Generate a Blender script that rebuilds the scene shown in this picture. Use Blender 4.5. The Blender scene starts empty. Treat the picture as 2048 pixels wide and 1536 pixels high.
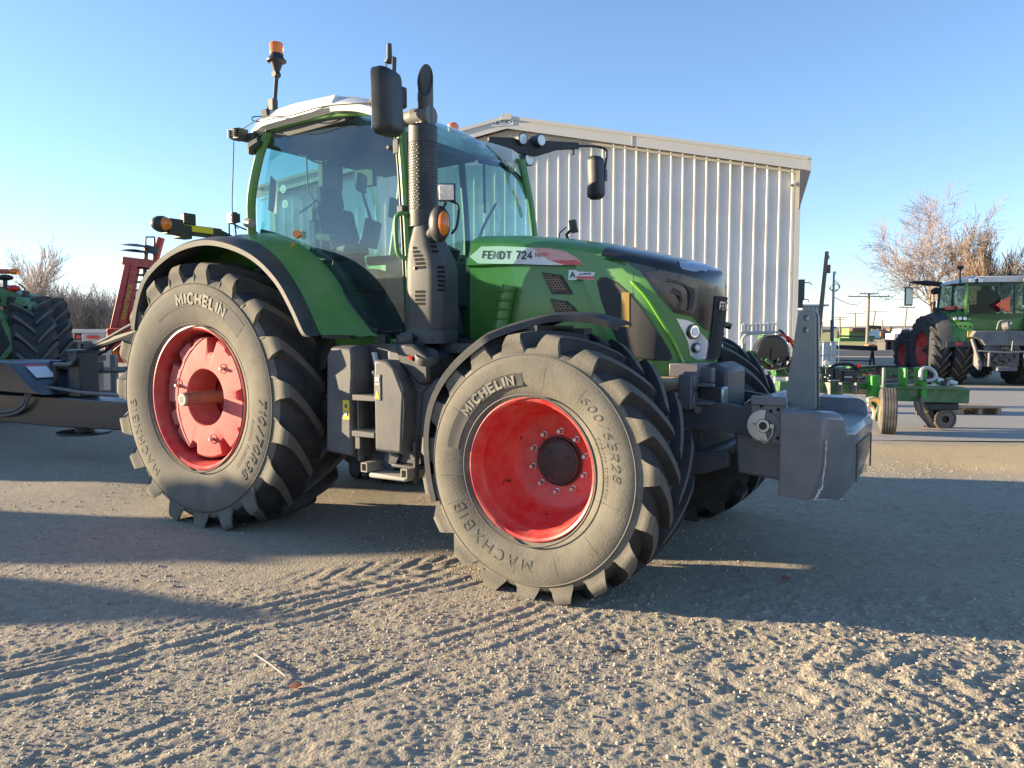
import bpy, math, random
import numpy as np
from mathutils import Vector, Matrix
from mathutils.geometry import delaunay_2d_cdt
random.seed(7); RNG = np.random.default_rng(7)
scene = bpy.context.scene
COL = scene.collection
R = math.radians
SUN_AZ = R(-8.8)      # direction the light travels, in plan
SUN_EL = R(10.5)

# ------------------------------------------------------------------ materials
MATS = {}
def mat(name, col, rough=.6, metal=0., var=.0, vscale=6., dirt=None, dirt_amt=0., dscale=3., bump=0., bscale=40., coat=0., spec=.5, vstretch=None):
    if name in MATS: return MATS[name]
    m = bpy.data.materials.new(name); m.use_nodes = True
    nt = m.node_tree; N = nt.nodes; L = nt.links
    b = N['Principled BSDF']
    b.inputs['Roughness'].default_value = rough
    b.inputs['Metallic'].default_value = metal
    b.inputs['Specular IOR Level'].default_value = spec
    if coat: b.inputs['Coat Weight'].default_value = coat; b.inputs['Coat Roughness'].default_value = .08
    b.inputs['Base Color'].default_value = (*col, 1)
    tc = None
    def coord():
        nonlocal tc
        if tc is None:
            t = N.new('ShaderNodeTexCoord'); mp = N.new('ShaderNodeMapping')
            L.new(t.outputs['Object'], mp.inputs['Vector'])
            if vstretch: mp.inputs['Scale'].default_value = vstretch
            tc = mp.outputs['Vector']
        return tc
    def noise(sc, det=6., ro=.6):
        n = N.new('ShaderNodeTexNoise'); n.inputs['Scale'].default_value = sc
        n.inputs['Detail'].default_value = det; n.inputs['Roughness'].default_value = ro
        L.new(coord(), n.inputs['Vector']); return n.outputs['Fac']
    cur = None
    if var:
        mx = N.new('ShaderNodeMix'); mx.data_type = 'RGBA'
        mx.inputs[6].default_value = (*[c*(1-var) for c in col], 1); mx.inputs[7].default_value = (*[min(1, c*(1+var)) for c in col], 1)
        L.new(noise(vscale), mx.inputs[0]); cur = mx.outputs[2]
    if dirt:
        mr = N.new('ShaderNodeMapRange'); mr.inputs[1].default_value = .35; mr.inputs[2].default_value = .7
        mr.inputs[3].default_value = max(0, dirt_amt-.35); mr.inputs[4].default_value = min(1, dirt_amt+.3)
        L.new(noise(dscale, 8., .65), mr.inputs[0])
        mx = N.new('ShaderNodeMix'); mx.data_type = 'RGBA'; mx.inputs[6].default_value = (*col, 1); mx.inputs[7].default_value = (*dirt, 1)
        L.new(mr.outputs[0], mx.inputs[0])
        if cur is not None: L.new(cur, mx.inputs[6])
        cur = mx.outputs[2]
        rr = N.new('ShaderNodeMapRange'); rr.inputs[3].default_value = rough; rr.inputs[4].default_value = min(1, rough+.35)
        L.new(mr.outputs[0], rr.inputs[0]); L.new(rr.outputs[0], b.inputs['Roughness'])
    if cur is not None: L.new(cur, b.inputs['Base Color'])
    if bump:
        bp = N.new('ShaderNodeBump'); bp.inputs['Strength'].default_value = bump; bp.inputs['Distance'].default_value = .01
        L.new(noise(bscale), bp.inputs['Height']); L.new(bp.outputs['Normal'], b.inputs['Normal'])
    MATS[name] = m; return m

def glassmat(name, tint, refl=.12, rough=.02, dust=.10):
    m = bpy.data.materials.new(name); m.use_nodes = True
    nt = m.node_tree; N = nt.nodes; L = nt.links; N.clear()
    o = N.new('ShaderNodeOutputMaterial'); t = N.new('ShaderNodeBsdfTransparent'); g = N.new('ShaderNodeBsdfGlossy')
    t.inputs[0].default_value = (*tint, 1); g.inputs['Roughness'].default_value = rough
    g.inputs[0].default_value = (.9, 1., 1., 1)
    lw = N.new('ShaderNodeLayerWeight'); lw.inputs[0].default_value = .5; pw = N.new('ShaderNodeMath'); pw.operation = 'POWER'; pw.inputs[1].default_value = 3.2; L.new(lw.outputs['Facing'], pw.inputs[0])
    mp = N.new('ShaderNodeMapRange'); mp.inputs[1].default_value = .0; mp.inputs[2].default_value = 1.; mp.inputs[3].default_value = refl; mp.inputs[4].default_value = .85
    mp.clamp = True
    # thin film of dust on the pane
    d = N.new('ShaderNodeBsdfDiffuse'); d.inputs[0].default_value = (.42, .5, .44, 1)
    tc = N.new('ShaderNodeTexCoord'); nz = N.new('ShaderNodeTexNoise'); nz.inputs['Scale'].default_value = 2.2; nz.inputs['Detail'].default_value = 7
    L.new(tc.outputs['Object'], nz.inputs['Vector'])
    dm = N.new('ShaderNodeMapRange'); dm.inputs[1].default_value = .3; dm.inputs[2].default_value = .75; dm.inputs[3].default_value = dust*.2; dm.inputs[4].default_value = dust
    L.new(nz.outputs['Fac'], dm.inputs[0])
    mx0 = N.new('ShaderNodeMixShader'); L.new(dm.outputs[0], mx0.inputs[0]); L.new(t.outputs[0], mx0.inputs[1]); L.new(d.outputs[0], mx0.inputs[2])
    L.new(pw.outputs[0], mp.inputs[0])
    mx = N.new('ShaderNodeMixShader'); L.new(mp.outputs[0], mx.inputs[0]); L.new(mx0.outputs[0], mx.inputs[1]); L.new(g.outputs[0], mx.inputs[2])
    L.new(mx.outputs[0], o.inputs[0]); MATS[name] = m; return m

DUST = (.40, .35, .27)
green = mat('green_paint', (.068, .235, .036), .34, var=.08, vscale=3, dirt=(.20, .27, .14), dirt_amt=.10, dscale=5, coat=.3)
jdgreen = mat('farm_green_paint', (.016, .15, .028), .38, var=.15, dirt=DUST, dirt_amt=.10, dscale=7)
darkplastic = mat('dark_grey_plastic', (.034, .037, .042), .5, var=.12, vscale=5, dirt=(.16, .15, .125), dirt_amt=.07, dscale=4, bump=.15, bscale=180)
greyplastic = mat('dusty_grey_plastic', (.058, .061, .068), .5, var=.1, vscale=4, dirt=(.19, .175, .145), dirt_amt=.30, dscale=5, bump=.12, bscale=160)
blackp = mat('black_plastic', (.016, .017, .020), .45, var=.2, dirt=(.11, .10, .08), dirt_amt=.03, dscale=8)
glossblack = mat('gloss_black', (.010, .010, .012), .16, coat=.45, dirt=(.10, .085, .06), dirt_amt=.05, dscale=6)
blackmesh = mat('black_screen_mesh', (.030, .032, .034), .6, bump=.4, bscale=420)
redp = mat('red_paint', (.52, .020, .024), .38, var=.08, dirt=(.52, .30, .22), dirt_amt=.10, dscale=9)
redweight = mat('dusty_red_casting', (.50, .058, .055), .62, var=.12, dirt=(.66, .30, .25), dirt_amt=.40, dscale=3, bump=.25, bscale=90)
implred = mat('implement_red', (.52, .035, .03), .42, var=.1, dirt=(.45, .25, .18), dirt_amt=.10, dscale=6)
steel = mat('zinc_steel', (.55, .55, .53), .35, .9, var=.1)
rust = mat('rusty_steel', (.19, .12, .085), .7, .3, var=.35, vscale=20)
wearsteel = mat('worn_disc_steel', (.16, .13, .11), .5, .6, var=.3, vscale=9)
side_r = mat('dusty_sidewall_rubber', (.085, .080, .068), .85, var=.16, vscale=5, dirt=(.225, .205, .160), dirt_amt=.62, dscale=4.5, bump=.3, bscale=90)
panel_r = mat('clean_sidewall_panel_rubber', (.075, .073, .066), .8, var=.12, vscale=9)
lettr = mat('raised_letter_rubber', (.27, .25, .20), .8, var=.12, vscale=12)
lettd = mat('dull_letter_rubber', (.115, .108, .09), .8, var=.2, vscale=14)
tread_r = mat('dark_tread_rubber', (.020, .022, .026), .62, var=.3, vscale=8, dirt=(.10, .09, .075), dirt_amt=.12, dscale=9, bump=.2, bscale=120)
lugtop_r = mat('worn_lug_rubber', (.095, .083, .072), .78, var=.25, vscale=14, dirt=(.16, .14, .11), dirt_amt=.3, dscale=10)
white = mat('white_roof_paint', (.72, .70, .66), .35, var=.05, dirt=(.5, .45, .36), dirt_amt=.08, dscale=4, coat=.3)
amber = mat('amber_lens', (.95, .24, .01), .22, var=.12, vscale=60, coat=.6)
amber.node_tree.nodes['Principled BSDF'].inputs['Transmission Weight'].default_value = .25
redlens = mat('red_lens', (.55, .02, .02), .2, coat=.5)
lens = mat('clear_lamp_lens', (.80, .82, .80), .18, var=.25, vscale=90, coat=.6)
chrome = mat('chrome', (.82, .83, .85), .12, 1.)
yel = mat('yellow_decal', (.70, .52, .03), .5, var=.06)
yellowp = mat('yellow_paint', (.75, .48, .02), .4, dirt=DUST, dirt_amt=.15)
whitedec = mat('white_decal', (.74, .74, .72), .4, var=.03)
reddec = mat('red_decal', (.62, .10, .09), .45)
pinkdec = mat('faded_pink_decal', (.68, .36, .32), .45)
darkdec = mat('dark_lettering', (.035, .04, .045), .45)
weightp = mat('grey_weight_paint', (.12, .13, .148), .30, var=.10, vscale=4, dirt=(.26, .24, .20), dirt_amt=.12, dscale=7, coat=.35, bump=.10, bscale=60)
platep = mat('dusty_steel_plate', (.22, .215, .19), .55, var=.12, vscale=8, dirt=(.36, .34, .28), dirt_amt=.25, dscale=6)
chipw = mat('chipped_bare_edge', (.55, .56, .54), .5)
castp = mat('grey_casting_paint', (.045, .052, .062), .42, var=.18, vscale=7, dirt=(.13, .12, .10), dirt_amt=.16, dscale=9)
navy = mat('dark_implement_paint', (.012, .017, .026), .34, var=.2, vscale=4, dirt=(.08, .07, .055), dirt_amt=.0, dscale=6)
hosem = mat('rubber_hose', (.022, .022, .024), .7)
greyhose = mat('grey_hose', (.16, .155, .145), .55)
tanhose = mat('pale_hose', (.50, .47, .40), .5)
seatm = mat('seat_fabric', (.05, .055, .06), .9, var=.2, vscale=40)
interior = mat('cab_interior_plastic', (.075, .082, .085), .7, var=.1)
glass = glassmat('tinted_cab_glass', (.48, .76, .67), .08, dust=.05)
glassf = glassmat('front_cab_glass', (.58, .82, .76), .07, dust=.04)
glassb = glassmat('far_tractor_glass', (.42, .58, .55), .018, dust=.01)
mirrorm = mat('mirror_glass', (.6, .65, .7), .04, 1.)
wood = mat('weathered_wood', (.38, .28, .17), .8, var=.2, vscale=8, vstretch=(1, 12, 12))
polew = mat('utility_pole_wood', (.26, .20, .145), .85, var=.25, vscale=6, vstretch=(6, 6, .5))
concm = mat('concrete_block', (.40, .37, .32), .9, var=.15, vscale=9, bump=.3, bscale=60)

# ------------------------------------------------------------------ mesh builder
class M:
    def __init__(s): s.v = []; s.f = []; s.m = []
    def add(s, vs, fs, mi=0):
        o = len(s.v); s.v += [tuple(p) for p in vs]
        for f in fs: s.f.append(tuple(i+o for i in f)); s.m.append(mi)
    def box(s, c, d, rot=None, mi=0):
        x, y, z = [k/2 for k in d]
        P = [Vector(p) for p in ((-x,-y,-z),(x,-y,-z),(x,y,-z),(-x,y,-z),(-x,-y,z),(x,-y,z),(x,y,z),(-x,y,z))]
        if rot is not None:
            from mathutils import Euler
            Mx = Euler(rot).to_matrix(); P = [Mx @ p for p in P]
        s.add([p+Vector(c) for p in P], [(0,3,2,1),(4,5,6,7),(0,1,5,4),(1,2,6,5),(2,3,7,6),(3,0,4,7)], mi); return s
    def hexa(s, P, mi=0):      # 8 corners, bottom four then top four
        s.add(P, [(0,3,2,1),(4,5,6,7),(0,1,5,4),(1,2,6,5),(2,3,7,6),(3,0,4,7)], mi); return s
    def tube(s, pts, r, n=8, mi=0, cap=True):
        pts = [Vector(p) for p in pts]; k = len(pts)
        rs = r if isinstance(r, (list, tuple)) else [r]*k
        up = None; rings = []
        for i, p in enumerate(pts):
            t = (pts[min(i+1, k-1)]-pts[max(i-1, 0)])
            if t.length < 1e-9: t = Vector((0,0,1))
            t.normalize()
            if up is None:
                a = Vector((0,0,1)) if abs(t.z) < .9 else Vector((1,0,0))
                up = (a - t*a.dot(t)).normalized()
            else:
                up = up - t*up.dot(t)
                up = up.normalized() if up.length > 1e-6 else Vector((1,0,0))
            sd = t.cross(up)
            rings.append([p+(up*math.cos(q*2*math.pi/n)+sd*math.sin(q*2*math.pi/n))*rs[i] for q in range(n)])
        vs = [q for rg in rings for q in rg]; fs = []
        for i in range(k-1):
            for q in range(n):
                a = i*n+q; b = i*n+(q+1) % n
                fs.append((a, b, b+n, a+n))
        if cap: fs.append(tuple(range(n))[::-1]); fs.append(tuple((k-1)*n+q for q in range(n)))
        s.add(vs, fs, mi); return s
    def cyl(s, a, b, r, r2=None, n=20, mi=0): return s.tube([a, b], [r, r if r2 is None else r2], n, mi)
    def lathe(s, prof, c=(0,0,0), axis='y', n=48, mi=0, mis=None, a0=0., a1=2*math.pi):
        full = abs(a1-a0-2*math.pi) < 1e-6; k = len(prof); vs = []
        nn = n if full else n+1
        for j in range(nn):
            a = a0+(a1-a0)*j/n; ca, sa = math.cos(a), math.sin(a)
            for (r, h) in prof:
                p = (r*ca, h, r*sa) if axis == 'y' else ((r*ca, r*sa, h) if axis == 'z' else (h, r*ca, r*sa))
                vs.append((p[0]+c[0], p[1]+c[1], p[2]+c[2]))
        for i in range(k-1):
            fs = []
            for j in range(n):
                j2 = (j+1) % nn
                fs.append((j*k+i, j*k+i+1, j2*k+i+1, j2*k+i))
            if i == 0: o = len(s.v); s.v += vs
            for f in fs: s.f.append(tuple(q+o for q in f)); s.m.append(mis[i] if mis else mi)
        return s
    def prism(s, poly, axis, a, b, mi=0, cap=True):
        def mk(p, h): return {'x': (h, p[0], p[1]), 'y': (p[0], h, p[1]), 'z': (p[0], p[1], h)}[axis]
        n = len(poly); vs = [mk(p, a) for p in poly]+[mk(p, b) for p in poly]
        fs = [(i, (i+1) % n, (i+1) % n+n, i+n) for i in range(n)]
        if cap: fs += [tuple(range(n))[::-1], tuple(range(n, 2*n))]
        s.add(vs, fs, mi); return s
    def loft(s, rows, mi=0, closed=False, caps=False):
        k = len(rows[0]); vs = [p for r in rows for p in r]; fs = []
        for i in range(len(rows)-1):
            for j in range(k if closed else k-1):
                j2 = (j+1) % k
                fs.append((i*k+j, i*k+j2, (i+1)*k+j2, (i+1)*k+j))
        if caps: fs.append(tuple(range(k))[::-1]); fs.append(tuple((len(rows)-1)*k+j for j in range(k)))
        s.add(vs, fs, mi); return s
    def ball(s, c, r, n=12, mi=0, sc=(1,1,1)):
        rows = []
        for i in range(n//2+1):
            a = math.pi*i/(n//2)
            rows.append([(c[0]+r*sc[0]*math.sin(a)*math.cos(2*math.pi*j/n), c[1]+r*sc[1]*math.sin(a)*math.sin(2*math.pi*j/n), c[2]-r*sc[2]*math.cos(a)) for j in range(n)])
        s.loft(rows, mi, closed=True); return s
    def xf(s, mtx):
        s.v = [tuple(mtx @ Vector(p)) for p in s.v]; return s
    def join(s, o, mi=None):
        k = len(s.v); s.v += o.v
        for f, m_ in zip(o.f, o.m): s.f.append(tuple(i+k for i in f)); s.m.append(m_ if mi is None else mi)
        return s
    def build(s, name, mats, parent=None, angle=35, bevel=0., seg=2, loc=None, fix=True):
        me = bpy.data.meshes.new(name); me.from_pydata(s.v, [], s.f)
        if not isinstance(mats, (list, tuple)): mats = [mats]
        for m_ in mats: me.materials.append(m_)
        me.polygons.foreach_set('material_index', s.m)
        if fix:
            import bmesh
            bm = bmesh.new(); bm.from_mesh(me); bmesh.ops.recalc_face_normals(bm, faces=bm.faces); bm.to_mesh(me); bm.free()
        me.polygons.foreach_set('use_smooth', [True]*len(me.polygons)); me.set_sharp_from_angle(angle=R(angle)); me.update()
        o = bpy.data.objects.new(name, me); COL.objects.link(o)
        if parent is not None: o.parent = parent
        if loc is not None: o.location = loc
        if bevel:
            b = o.modifiers.new('bevel', 'BEVEL'); b.width = bevel; b.segments = seg; b.limit_method = 'ANGLE'; b.angle_limit = R(30)
            b.harden_normals = False
        return o

def tag(o, label=None, cat=None, group=None, kind=None):
    if label: o['label'] = label
    if cat: o['category'] = cat
    if group: o['group'] = group
    if kind: o['kind'] = kind
    return o
def empty(name, loc, rz=0., parent=None, sc=1.):
    o = bpy.data.objects.new(name, None); COL.objects.link(o); o.location = loc; o.rotation_euler = (0, 0, rz)
    o.scale = (sc,)*3; o.empty_display_size = .2
    if parent is not None: o.parent = parent
    return o
def kids(o): return [c for c in bpy.data.objects if c.parent == o]
def copy_tree(o, parent=None):
    ch = kids(o); c = o.copy(); COL.objects.link(c)
    if parent is not None: c.parent = parent
    for k in ch: copy_tree(k, c)
    return c

# camera model: used to turn a distance and a direction into a place on the ground or in the yard
F_, H_ = 1547., 1.4235; PIT = math.atan(111/F_)
def ray(u, v):
    a = (u-1024)/F_; b = (768-v)/F_; c, s = math.cos(PIT), math.sin(PIT)
    return Vector((a, c+b*s, -s+b*c))
def at(u, v, Y): r = ray(u, v); return Vector((0, 0, H_))+r*(Y/r.y)
def gnd(u, v, z=0.): r = ray(u, v); return Vector((0, 0, H_))+r*((z-H_)/r.z)
TY, TO = -0.5545, Vector((-1.594, 6.589, 0))
def un(u, v, ax, val):
    c, s = math.cos(TY), math.sin(TY); r = ray(u, v); o = Vector((0, 0, H_))-TO
    o = Vector((o.x*c+o.y*s, -o.x*s+o.y*c, o.z)); r = Vector((r.x*c+r.y*s, -r.x*s+r.y*c, r.z)); i = 'xyz'.index(ax)
    return o+r*((val-o[i])/r[i])

def text2d(s, size=1., bold=0., shear=0., align='CENTER', spacing=1.):
    cu = bpy.data.curves.new('lettering', 'FONT'); cu.body = s; cu.size = size; cu.offset = bold; cu.shear = shear
    cu.align_x = align; cu.align_y = 'CENTER'; cu.resolution_u = 3; cu.space_character = spacing
    o = bpy.data.objects.new('lettering', cu); COL.objects.link(o)
    dg = bpy.context.evaluated_depsgraph_get(); me = bpy.data.meshes.new_from_object(o.evaluated_get(dg))
    vs = [(v.co.x, v.co.y) for v in me.vertices]; fs = [tuple(p.vertices) for p in me.polygons]
    bpy.data.objects.remove(o); bpy.data.curves.remove(cu); bpy.data.meshes.remove(me)
    return vs, fs
def text_on(mb, s, fn, size, bold=0., shear=0., align='CENTER', mi=0, spacing=1., sx=1., mirror=False):
    vs, fs = text2d(s, size, bold, shear, align, spacing)
    mb.add([fn(x*sx, y) for x, y in vs], fs, mi); return mb
def patch(poly, fn, res, mi=0, mb=None, back=0.):
    """flat outline -> fine triangulated sheet mapped by fn(a,b,off)->3D; with a skirt of depth back"""
    P = []
    n = len(poly)
    for i in range(n):
        a = Vector(poly[i]); b = Vector(poly[(i+1) % n]); k = max(1, int((b-a).length/res))
        P += [a.lerp(b, j/k) for j in range(k)]
    nb = len(P)
    def inside(x, y):
        c = False; j = n-1
        for i in range(n):
            xi, yi = poly[i]; xj, yj = poly[j]
            if (yi > y) != (yj > y) and x < (xj-xi)*(y-yi)/(yj-yi)+xi: c = not c
            j = i
        return c
    xs = [p[0] for p in poly]; ys = [p[1] for p in poly]
    x = min(xs)+res/2
    while x < max(xs):
        y = min(ys)+res/2
        while y < max(ys):
            if inside(x, y) and min((Vector((x, y))-q).length for q in P[:nb]) > res*.45: P.append(Vector((x, y)))
            y += res
        x += res
    r = delaunay_2d_cdt(P, [(i, (i+1) % nb) for i in range(nb)], [list(range(nb))], 1, 1e-5)
    vs, fs = r[0], r[2]
    mb = mb or M()
    mb.add([fn(p[0], p[1], 0) for p in vs], [tuple(f) for f in fs], mi)
    if back:
        a = [fn(p[0], p[1], 0) for p in P[:nb]]; b = [fn(p[0], p[1], -back) for p in P[:nb]]
        mb.add(a+b, [(i, (i+1) % nb, (i+1) % nb+nb, i+nb) for i in range(nb)], mi)
    return mb
def smooth_path(pts, k=6):
    pts = [Vector(p) for p in pts]; out = []
    for i in range(len(pts)-1):
        p0 = pts[max(i-1, 0)]; p1 = pts[i]; p2 = pts[i+1]; p3 = pts[min(i+2, len(pts)-1)]
        for j in range(k):
            t = j/k
            out.append(.5*((2*p1)+(-p0+p2)*t+(2*p0-5*p1+4*p2-p3)*t*t+(-p0+3*p1-3*p2+p3)*t**3))
    out.append(pts[-1]); return out
def interp(x, tab):
    if x <= tab[0][0]: return tab[0][1]
    for (a, b), (c, d) in zip(tab, tab[1:]):
        if x <= c: return b+(d-b)*(x-a)/(c-a)
    return tab[-1][1]
def sinterp(x, tab):
    if x <= tab[0][0]: return tab[0][1]
    for (a, b), (c, d) in zip(tab, tab[1:]):
        if x <= c:
            t = (x-a)/(c-a); return b+(d-b)*t
    return tab[-1][1]

def _arc(cx, cy, rx, ry, a0, a1, n=10): return [(cx+rx*math.cos(R(a0+(a1-a0)*k/n)), cy+ry*math.sin(R(a0+(a1-a0)*k/n))) for k in range(n+1)]
GL = {
'M': (.72, [[(0, -.5), (.06, .5), (.36, -.2), (.66, .5), (.72, -.5)]]), 'I': (0, [[(0, -.5), (0, .5)]]), 'C': (.55, [_arc(.32, 0, .32, .5, 50, 310)]),
'H': (.55, [[(0, -.5), (0, .5)], [(.55, -.5), (.55, .5)], [(0, 0), (.55, 0)]]), 'E': (.45, [[(.45, .5), (0, .5), (0, -.5), (.45, -.5)], [(0, 0), (.38, 0)]]),
'F': (.45, [[(.45, .5), (0, .5), (0, -.5)], [(0, 0), (.38, 0)]]), 'L': (.42, [[(0, .5), (0, -.5), (.42, -.5)]]), 'N': (.55, [[(0, -.5), (0, .5), (.55, -.5), (.55, .5)]]),
'A': (.62, [[(0, -.5), (.31, .5), (.62, -.5)], [(.13, -.15), (.49, -.15)]]), 'X': (.6, [[(0, -.5), (.6, .5)], [(0, .5), (.6, -.5)]]),
'B': (.5, [[(0, -.5), (0, .5), (.26, .5)]+_arc(.26, .26, .2, .24, 90, -90, 6)+[(0, .02)], [(.26, .02)]+_arc(.27, -.24, .23, .26, 90, -90, 6)+[(0, -.5)]]),
'D': (.55, [[(0, -.5), (0, .5), (.2, .5)]+_arc(.2, 0, .35, .5, 90, -90, 10)+[(0, -.5)]]), 'T': (.56, [[(0, .5), (.56, .5)], [(.28, .5), (.28, -.5)]]),
'R': (.5, [[(0, -.5), (0, .5), (.26, .5)]+_arc(.26, .24, .22, .26, 90, -90, 6)+[(0, -.02)], [(.22, -.02), (.5, -.5)]]), '/': (.4, [[(0, -.5), (.4, .5)]]),
'0': (.5, [_arc(.25, 0, .25, .5, 90, 450, 16)]), '1': (.2, [[(0, .3), (.2, .5), (.2, -.5)]]), '2': (.5, [_arc(.25, .22, .25, .28, 170, -30, 8)+[(0, -.5), (.5, -.5)]]),
'3': (.5, [_arc(.24, .25, .24, .25, 150, -80, 8)+_arc(.24, -.25, .26, .26, 80, -150, 8)]), '4': (.55, [[(.4, -.5), (.4, .5), (0, -.2), (.55, -.2)]]),
'5': (.5, [[(.46, .5), (.06, .5), (.03, .05)]+_arc(.24, -.2, .26, .3, 110, -150, 9)]), '6': (.5, [[(.42, .45)]+_arc(.27, -.05, .27, .45, 120, 190, 5)+_arc(.25, -.2, .25, .3, 180, 540, 14)]),
'7': (.5, [[(0, .5), (.5, .5), (.15, -.5)]]), '8': (.5, [_arc(.25, .26, .22, .24, 90, 450, 12), _arc(.25, -.24, .25, .26, 90, 450, 12)]), ' ': (.3, [])}
def stroke_text(mb, s, fn, h, th=.17, gap=.30, shear=0., sx=1., mi=0, lift=0.):
    """block capitals built from thick strokes; fn(x, y) -> point on the surface"""
    w = sum(GL[c][0]+gap for c in s)-gap; x0 = -w/2
    for c in s:
        adv, st = GL[c]
        for P in st:
            P = [(x0+px, py*(1-th*.5)) for px, py in P]; Lq = []; Rq = []; n = len(P)
            closed = n > 3 and math.hypot(P[0][0]-P[-1][0], P[0][1]-P[-1][1]) < 1e-4
            for i in range(n):
                a = P[i-1] if i else (P[-2] if closed else None); b = P[i+1] if i < n-1 else (P[1] if closed else None)
                def un_(p, q): d = (q[0]-p[0], q[1]-p[1]); l = math.hypot(*d) or 1; return (d[0]/l, d[1]/l)
                d1 = un_(a, P[i]) if a else un_(P[i], b); d2 = un_(P[i], b) if b else d1
                nx_, ny_ = -(d1[1]+d2[1]), d1[0]+d2[0]; l = math.hypot(nx_, ny_) or 1; nx_, ny_ = nx_/l, ny_/l
                k = min(1.8, 1/max(.3, nx_*-d1[1]+ny_*d1[0]))*th/2
                px, py = P[i]
                if not a: px -= d2[0]*th*.3*(abs(d2[1]) < .99); py -= d2[1]*th*.3*(abs(d2[1]) < .99)
                if not b: px += d1[0]*th*.3*(abs(d1[1]) < .99); py += d1[1]*th*.3*(abs(d1[1]) < .99)
                Lq.append((px+nx_*k, py+ny_*k)); Rq.append((px-nx_*k, py-ny_*k))
            def T_(p): return fn((p[0]+p[1]*shear)*h*sx, p[1]*h)
            mb.loft([[T_(p) for p in Lq], [T_(p) for p in Rq]], mi)
        x0 += adv+gap
    return mb
# ================================================================== MAIN TRACTOR
tractor = tag(empty('tractor', TO, TY), 'large green tractor with red wheels and white cab roof filling the middle of the yard', 'tractor')
TR = tractor

def tyre(prof, Rt, W, h, N, A, side=-1, wt=.024, we=.042, a_off=0., both=False):
    """prof: (r,y) from outer bead to the crown, half a tyre. side -1: show face towards -y"""
    mb = M()
    full = [(r, side*y) for r, y in prof]+[(r, -side*y) for r, y in prof[::-1][1:]]
    k = len(prof)
    mis = []
    for i in range(len(full)-1):
        j = i if i < k-1 else 2*k-3-i
        mis.append(2 if (prof[j][0] < prof[k-5][0]-.001 and (i < k-1 or both)) else 0)
    mb.lathe(full, n=120, mis=mis)
    def rc(y):
        pts = sorted([(q[1], q[0]) for q in prof[len(prof)//2:]]); return interp(y, pts)
    pr = sorted([(r, y) for r, y in prof[3:]])
    def ys(r): return interp(r, pr)
    for sd in (side, -side):
        for kx in range(N):
            th0 = 2*math.pi*(kx+(.5 if sd != side else 0))/N+a_off
            S = []
            for i in range(9):
                f = i/8; y = .012+f*(W-.012); a = A*(1-f)**1.12
                rt = Rt-.014*f**3; rb = rc(y)-.008
                w = wt+(.012)*f
                S.append((a, (y, rt), (y, rb), w, w+.013, 1))
            rsh = Rt-.014
            q = Rt/.98; rW = rc(W)-.012
            for (yo, dr, ww, a_) in ((.012, .010, .040, -.004), (.022, .034, .045, -.010), (.026, .066, .052, -.018), (.014, .100, .060, -.026), (.003, .135, .068, -.032)):
                r_ = rsh-dr*q; rb_ = min(r_-.002, rW-dr*.35*q); ysr = ys(min(r_, rW)) if r_ < rW else W
                S.append((a_, (max(W, ysr)+yo*q if dr < .08 else ysr+yo*q, r_), (ys(rb_)-.006 if rb_ < rW-.02 else W-.02, rb_), ww*we/.042, (ww+.014)*we/.042, 2))
            rows = []
            for (a, (yt, rt), (yb, rb), w, wb, mi_) in S:
                th = th0-a
                def P(r, y, dw): return (r*math.cos(th+dw/r), sd*y, r*math.sin(th+dw/r))
                rows.append([P(rb, yb, -wb), P(rt, yt, -w), P(rt, yt, w), P(rb, yb, wb)])
            o = len(mb.v); mb.v += [p for r_ in rows for p in r_]
            for i in range(len(rows)-1):
                m_ = S[i+1][5]
                for j in range(3):
                    mb.f.append((o+i*4+j, o+i*4+j+1, o+(i+1)*4+j+1, o+(i+1)*4+j)); mb.m.append((m_ if (m_ == 1 or sd == side or both) else 0) if j == 1 else (0 if (m_ == 1 or sd != side and not both) else 2))
            mb.f.append((o, o+1, o+2, o+3)); mb.m.append(0)
            e = o+(len(rows)-1)*4; mb.f.append((e, e+1, e+2, e+3)); mb.m.append(2)
    return mb, ys
TYM = [tread_r, lugtop_r, side_r]
PROF_R = [(.490, .272), (.515, .298), (.56, .318), (.62, .336), (.69, .347), (.76, .346), (.815, .334), (.86, .308), (.895, .262), (.915, .20), (.924, .11), (.927, 0)]
PROF_F = [(.362, .235), (.385, .252), (.42, .272), (.47, .290), (.52, .299), (.57, .297), (.61, .283), (.64, .262), (.662, .225), (.675, .17), (.682, .09), (.684, 0)]
def wall_fn(ys, side=-1, rmid=.6, ang=0., off=.003):
    def fn(x, y):
        r = rmid+y; th = ang-x/rmid
        return (r*math.cos(th), side*(ys(r)+off), r*math.sin(th))
    return fn
def arc_panel(mb, ys, r0, r1, a0, a1, off=.0015, mi=0):
    rows = []
    for i in range(41):
        th = a0+(a1-a0)*i/40
        rows.append([((r0+(r1-r0)*j/4)*math.cos(th), -(ys(r0+(r1-r0)*j/4)+off), (r0+(r1-r0)*j/4)*math.sin(th)) for j in range(5)])
    mb.loft(rows, mi)

def rim_bolts(parent, n, rad, y, size=.016, m=steel, name='wheel_nut', a_off=0.):
    for i in range(n):
        a = a_off+2*math.pi*i/n
        b = M(); c = (rad*math.cos(a), 0, rad*math.sin(a))
        b.lathe([(0, y-.042), (size*.9, y-.042), (size*1.1, y-.034), (size*1.1, y-.008), (size*1.55, y-.008), (size*1.55, y+.002)], c=c, n=6)
        b.build(name, m, parent, angle=20)

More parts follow.
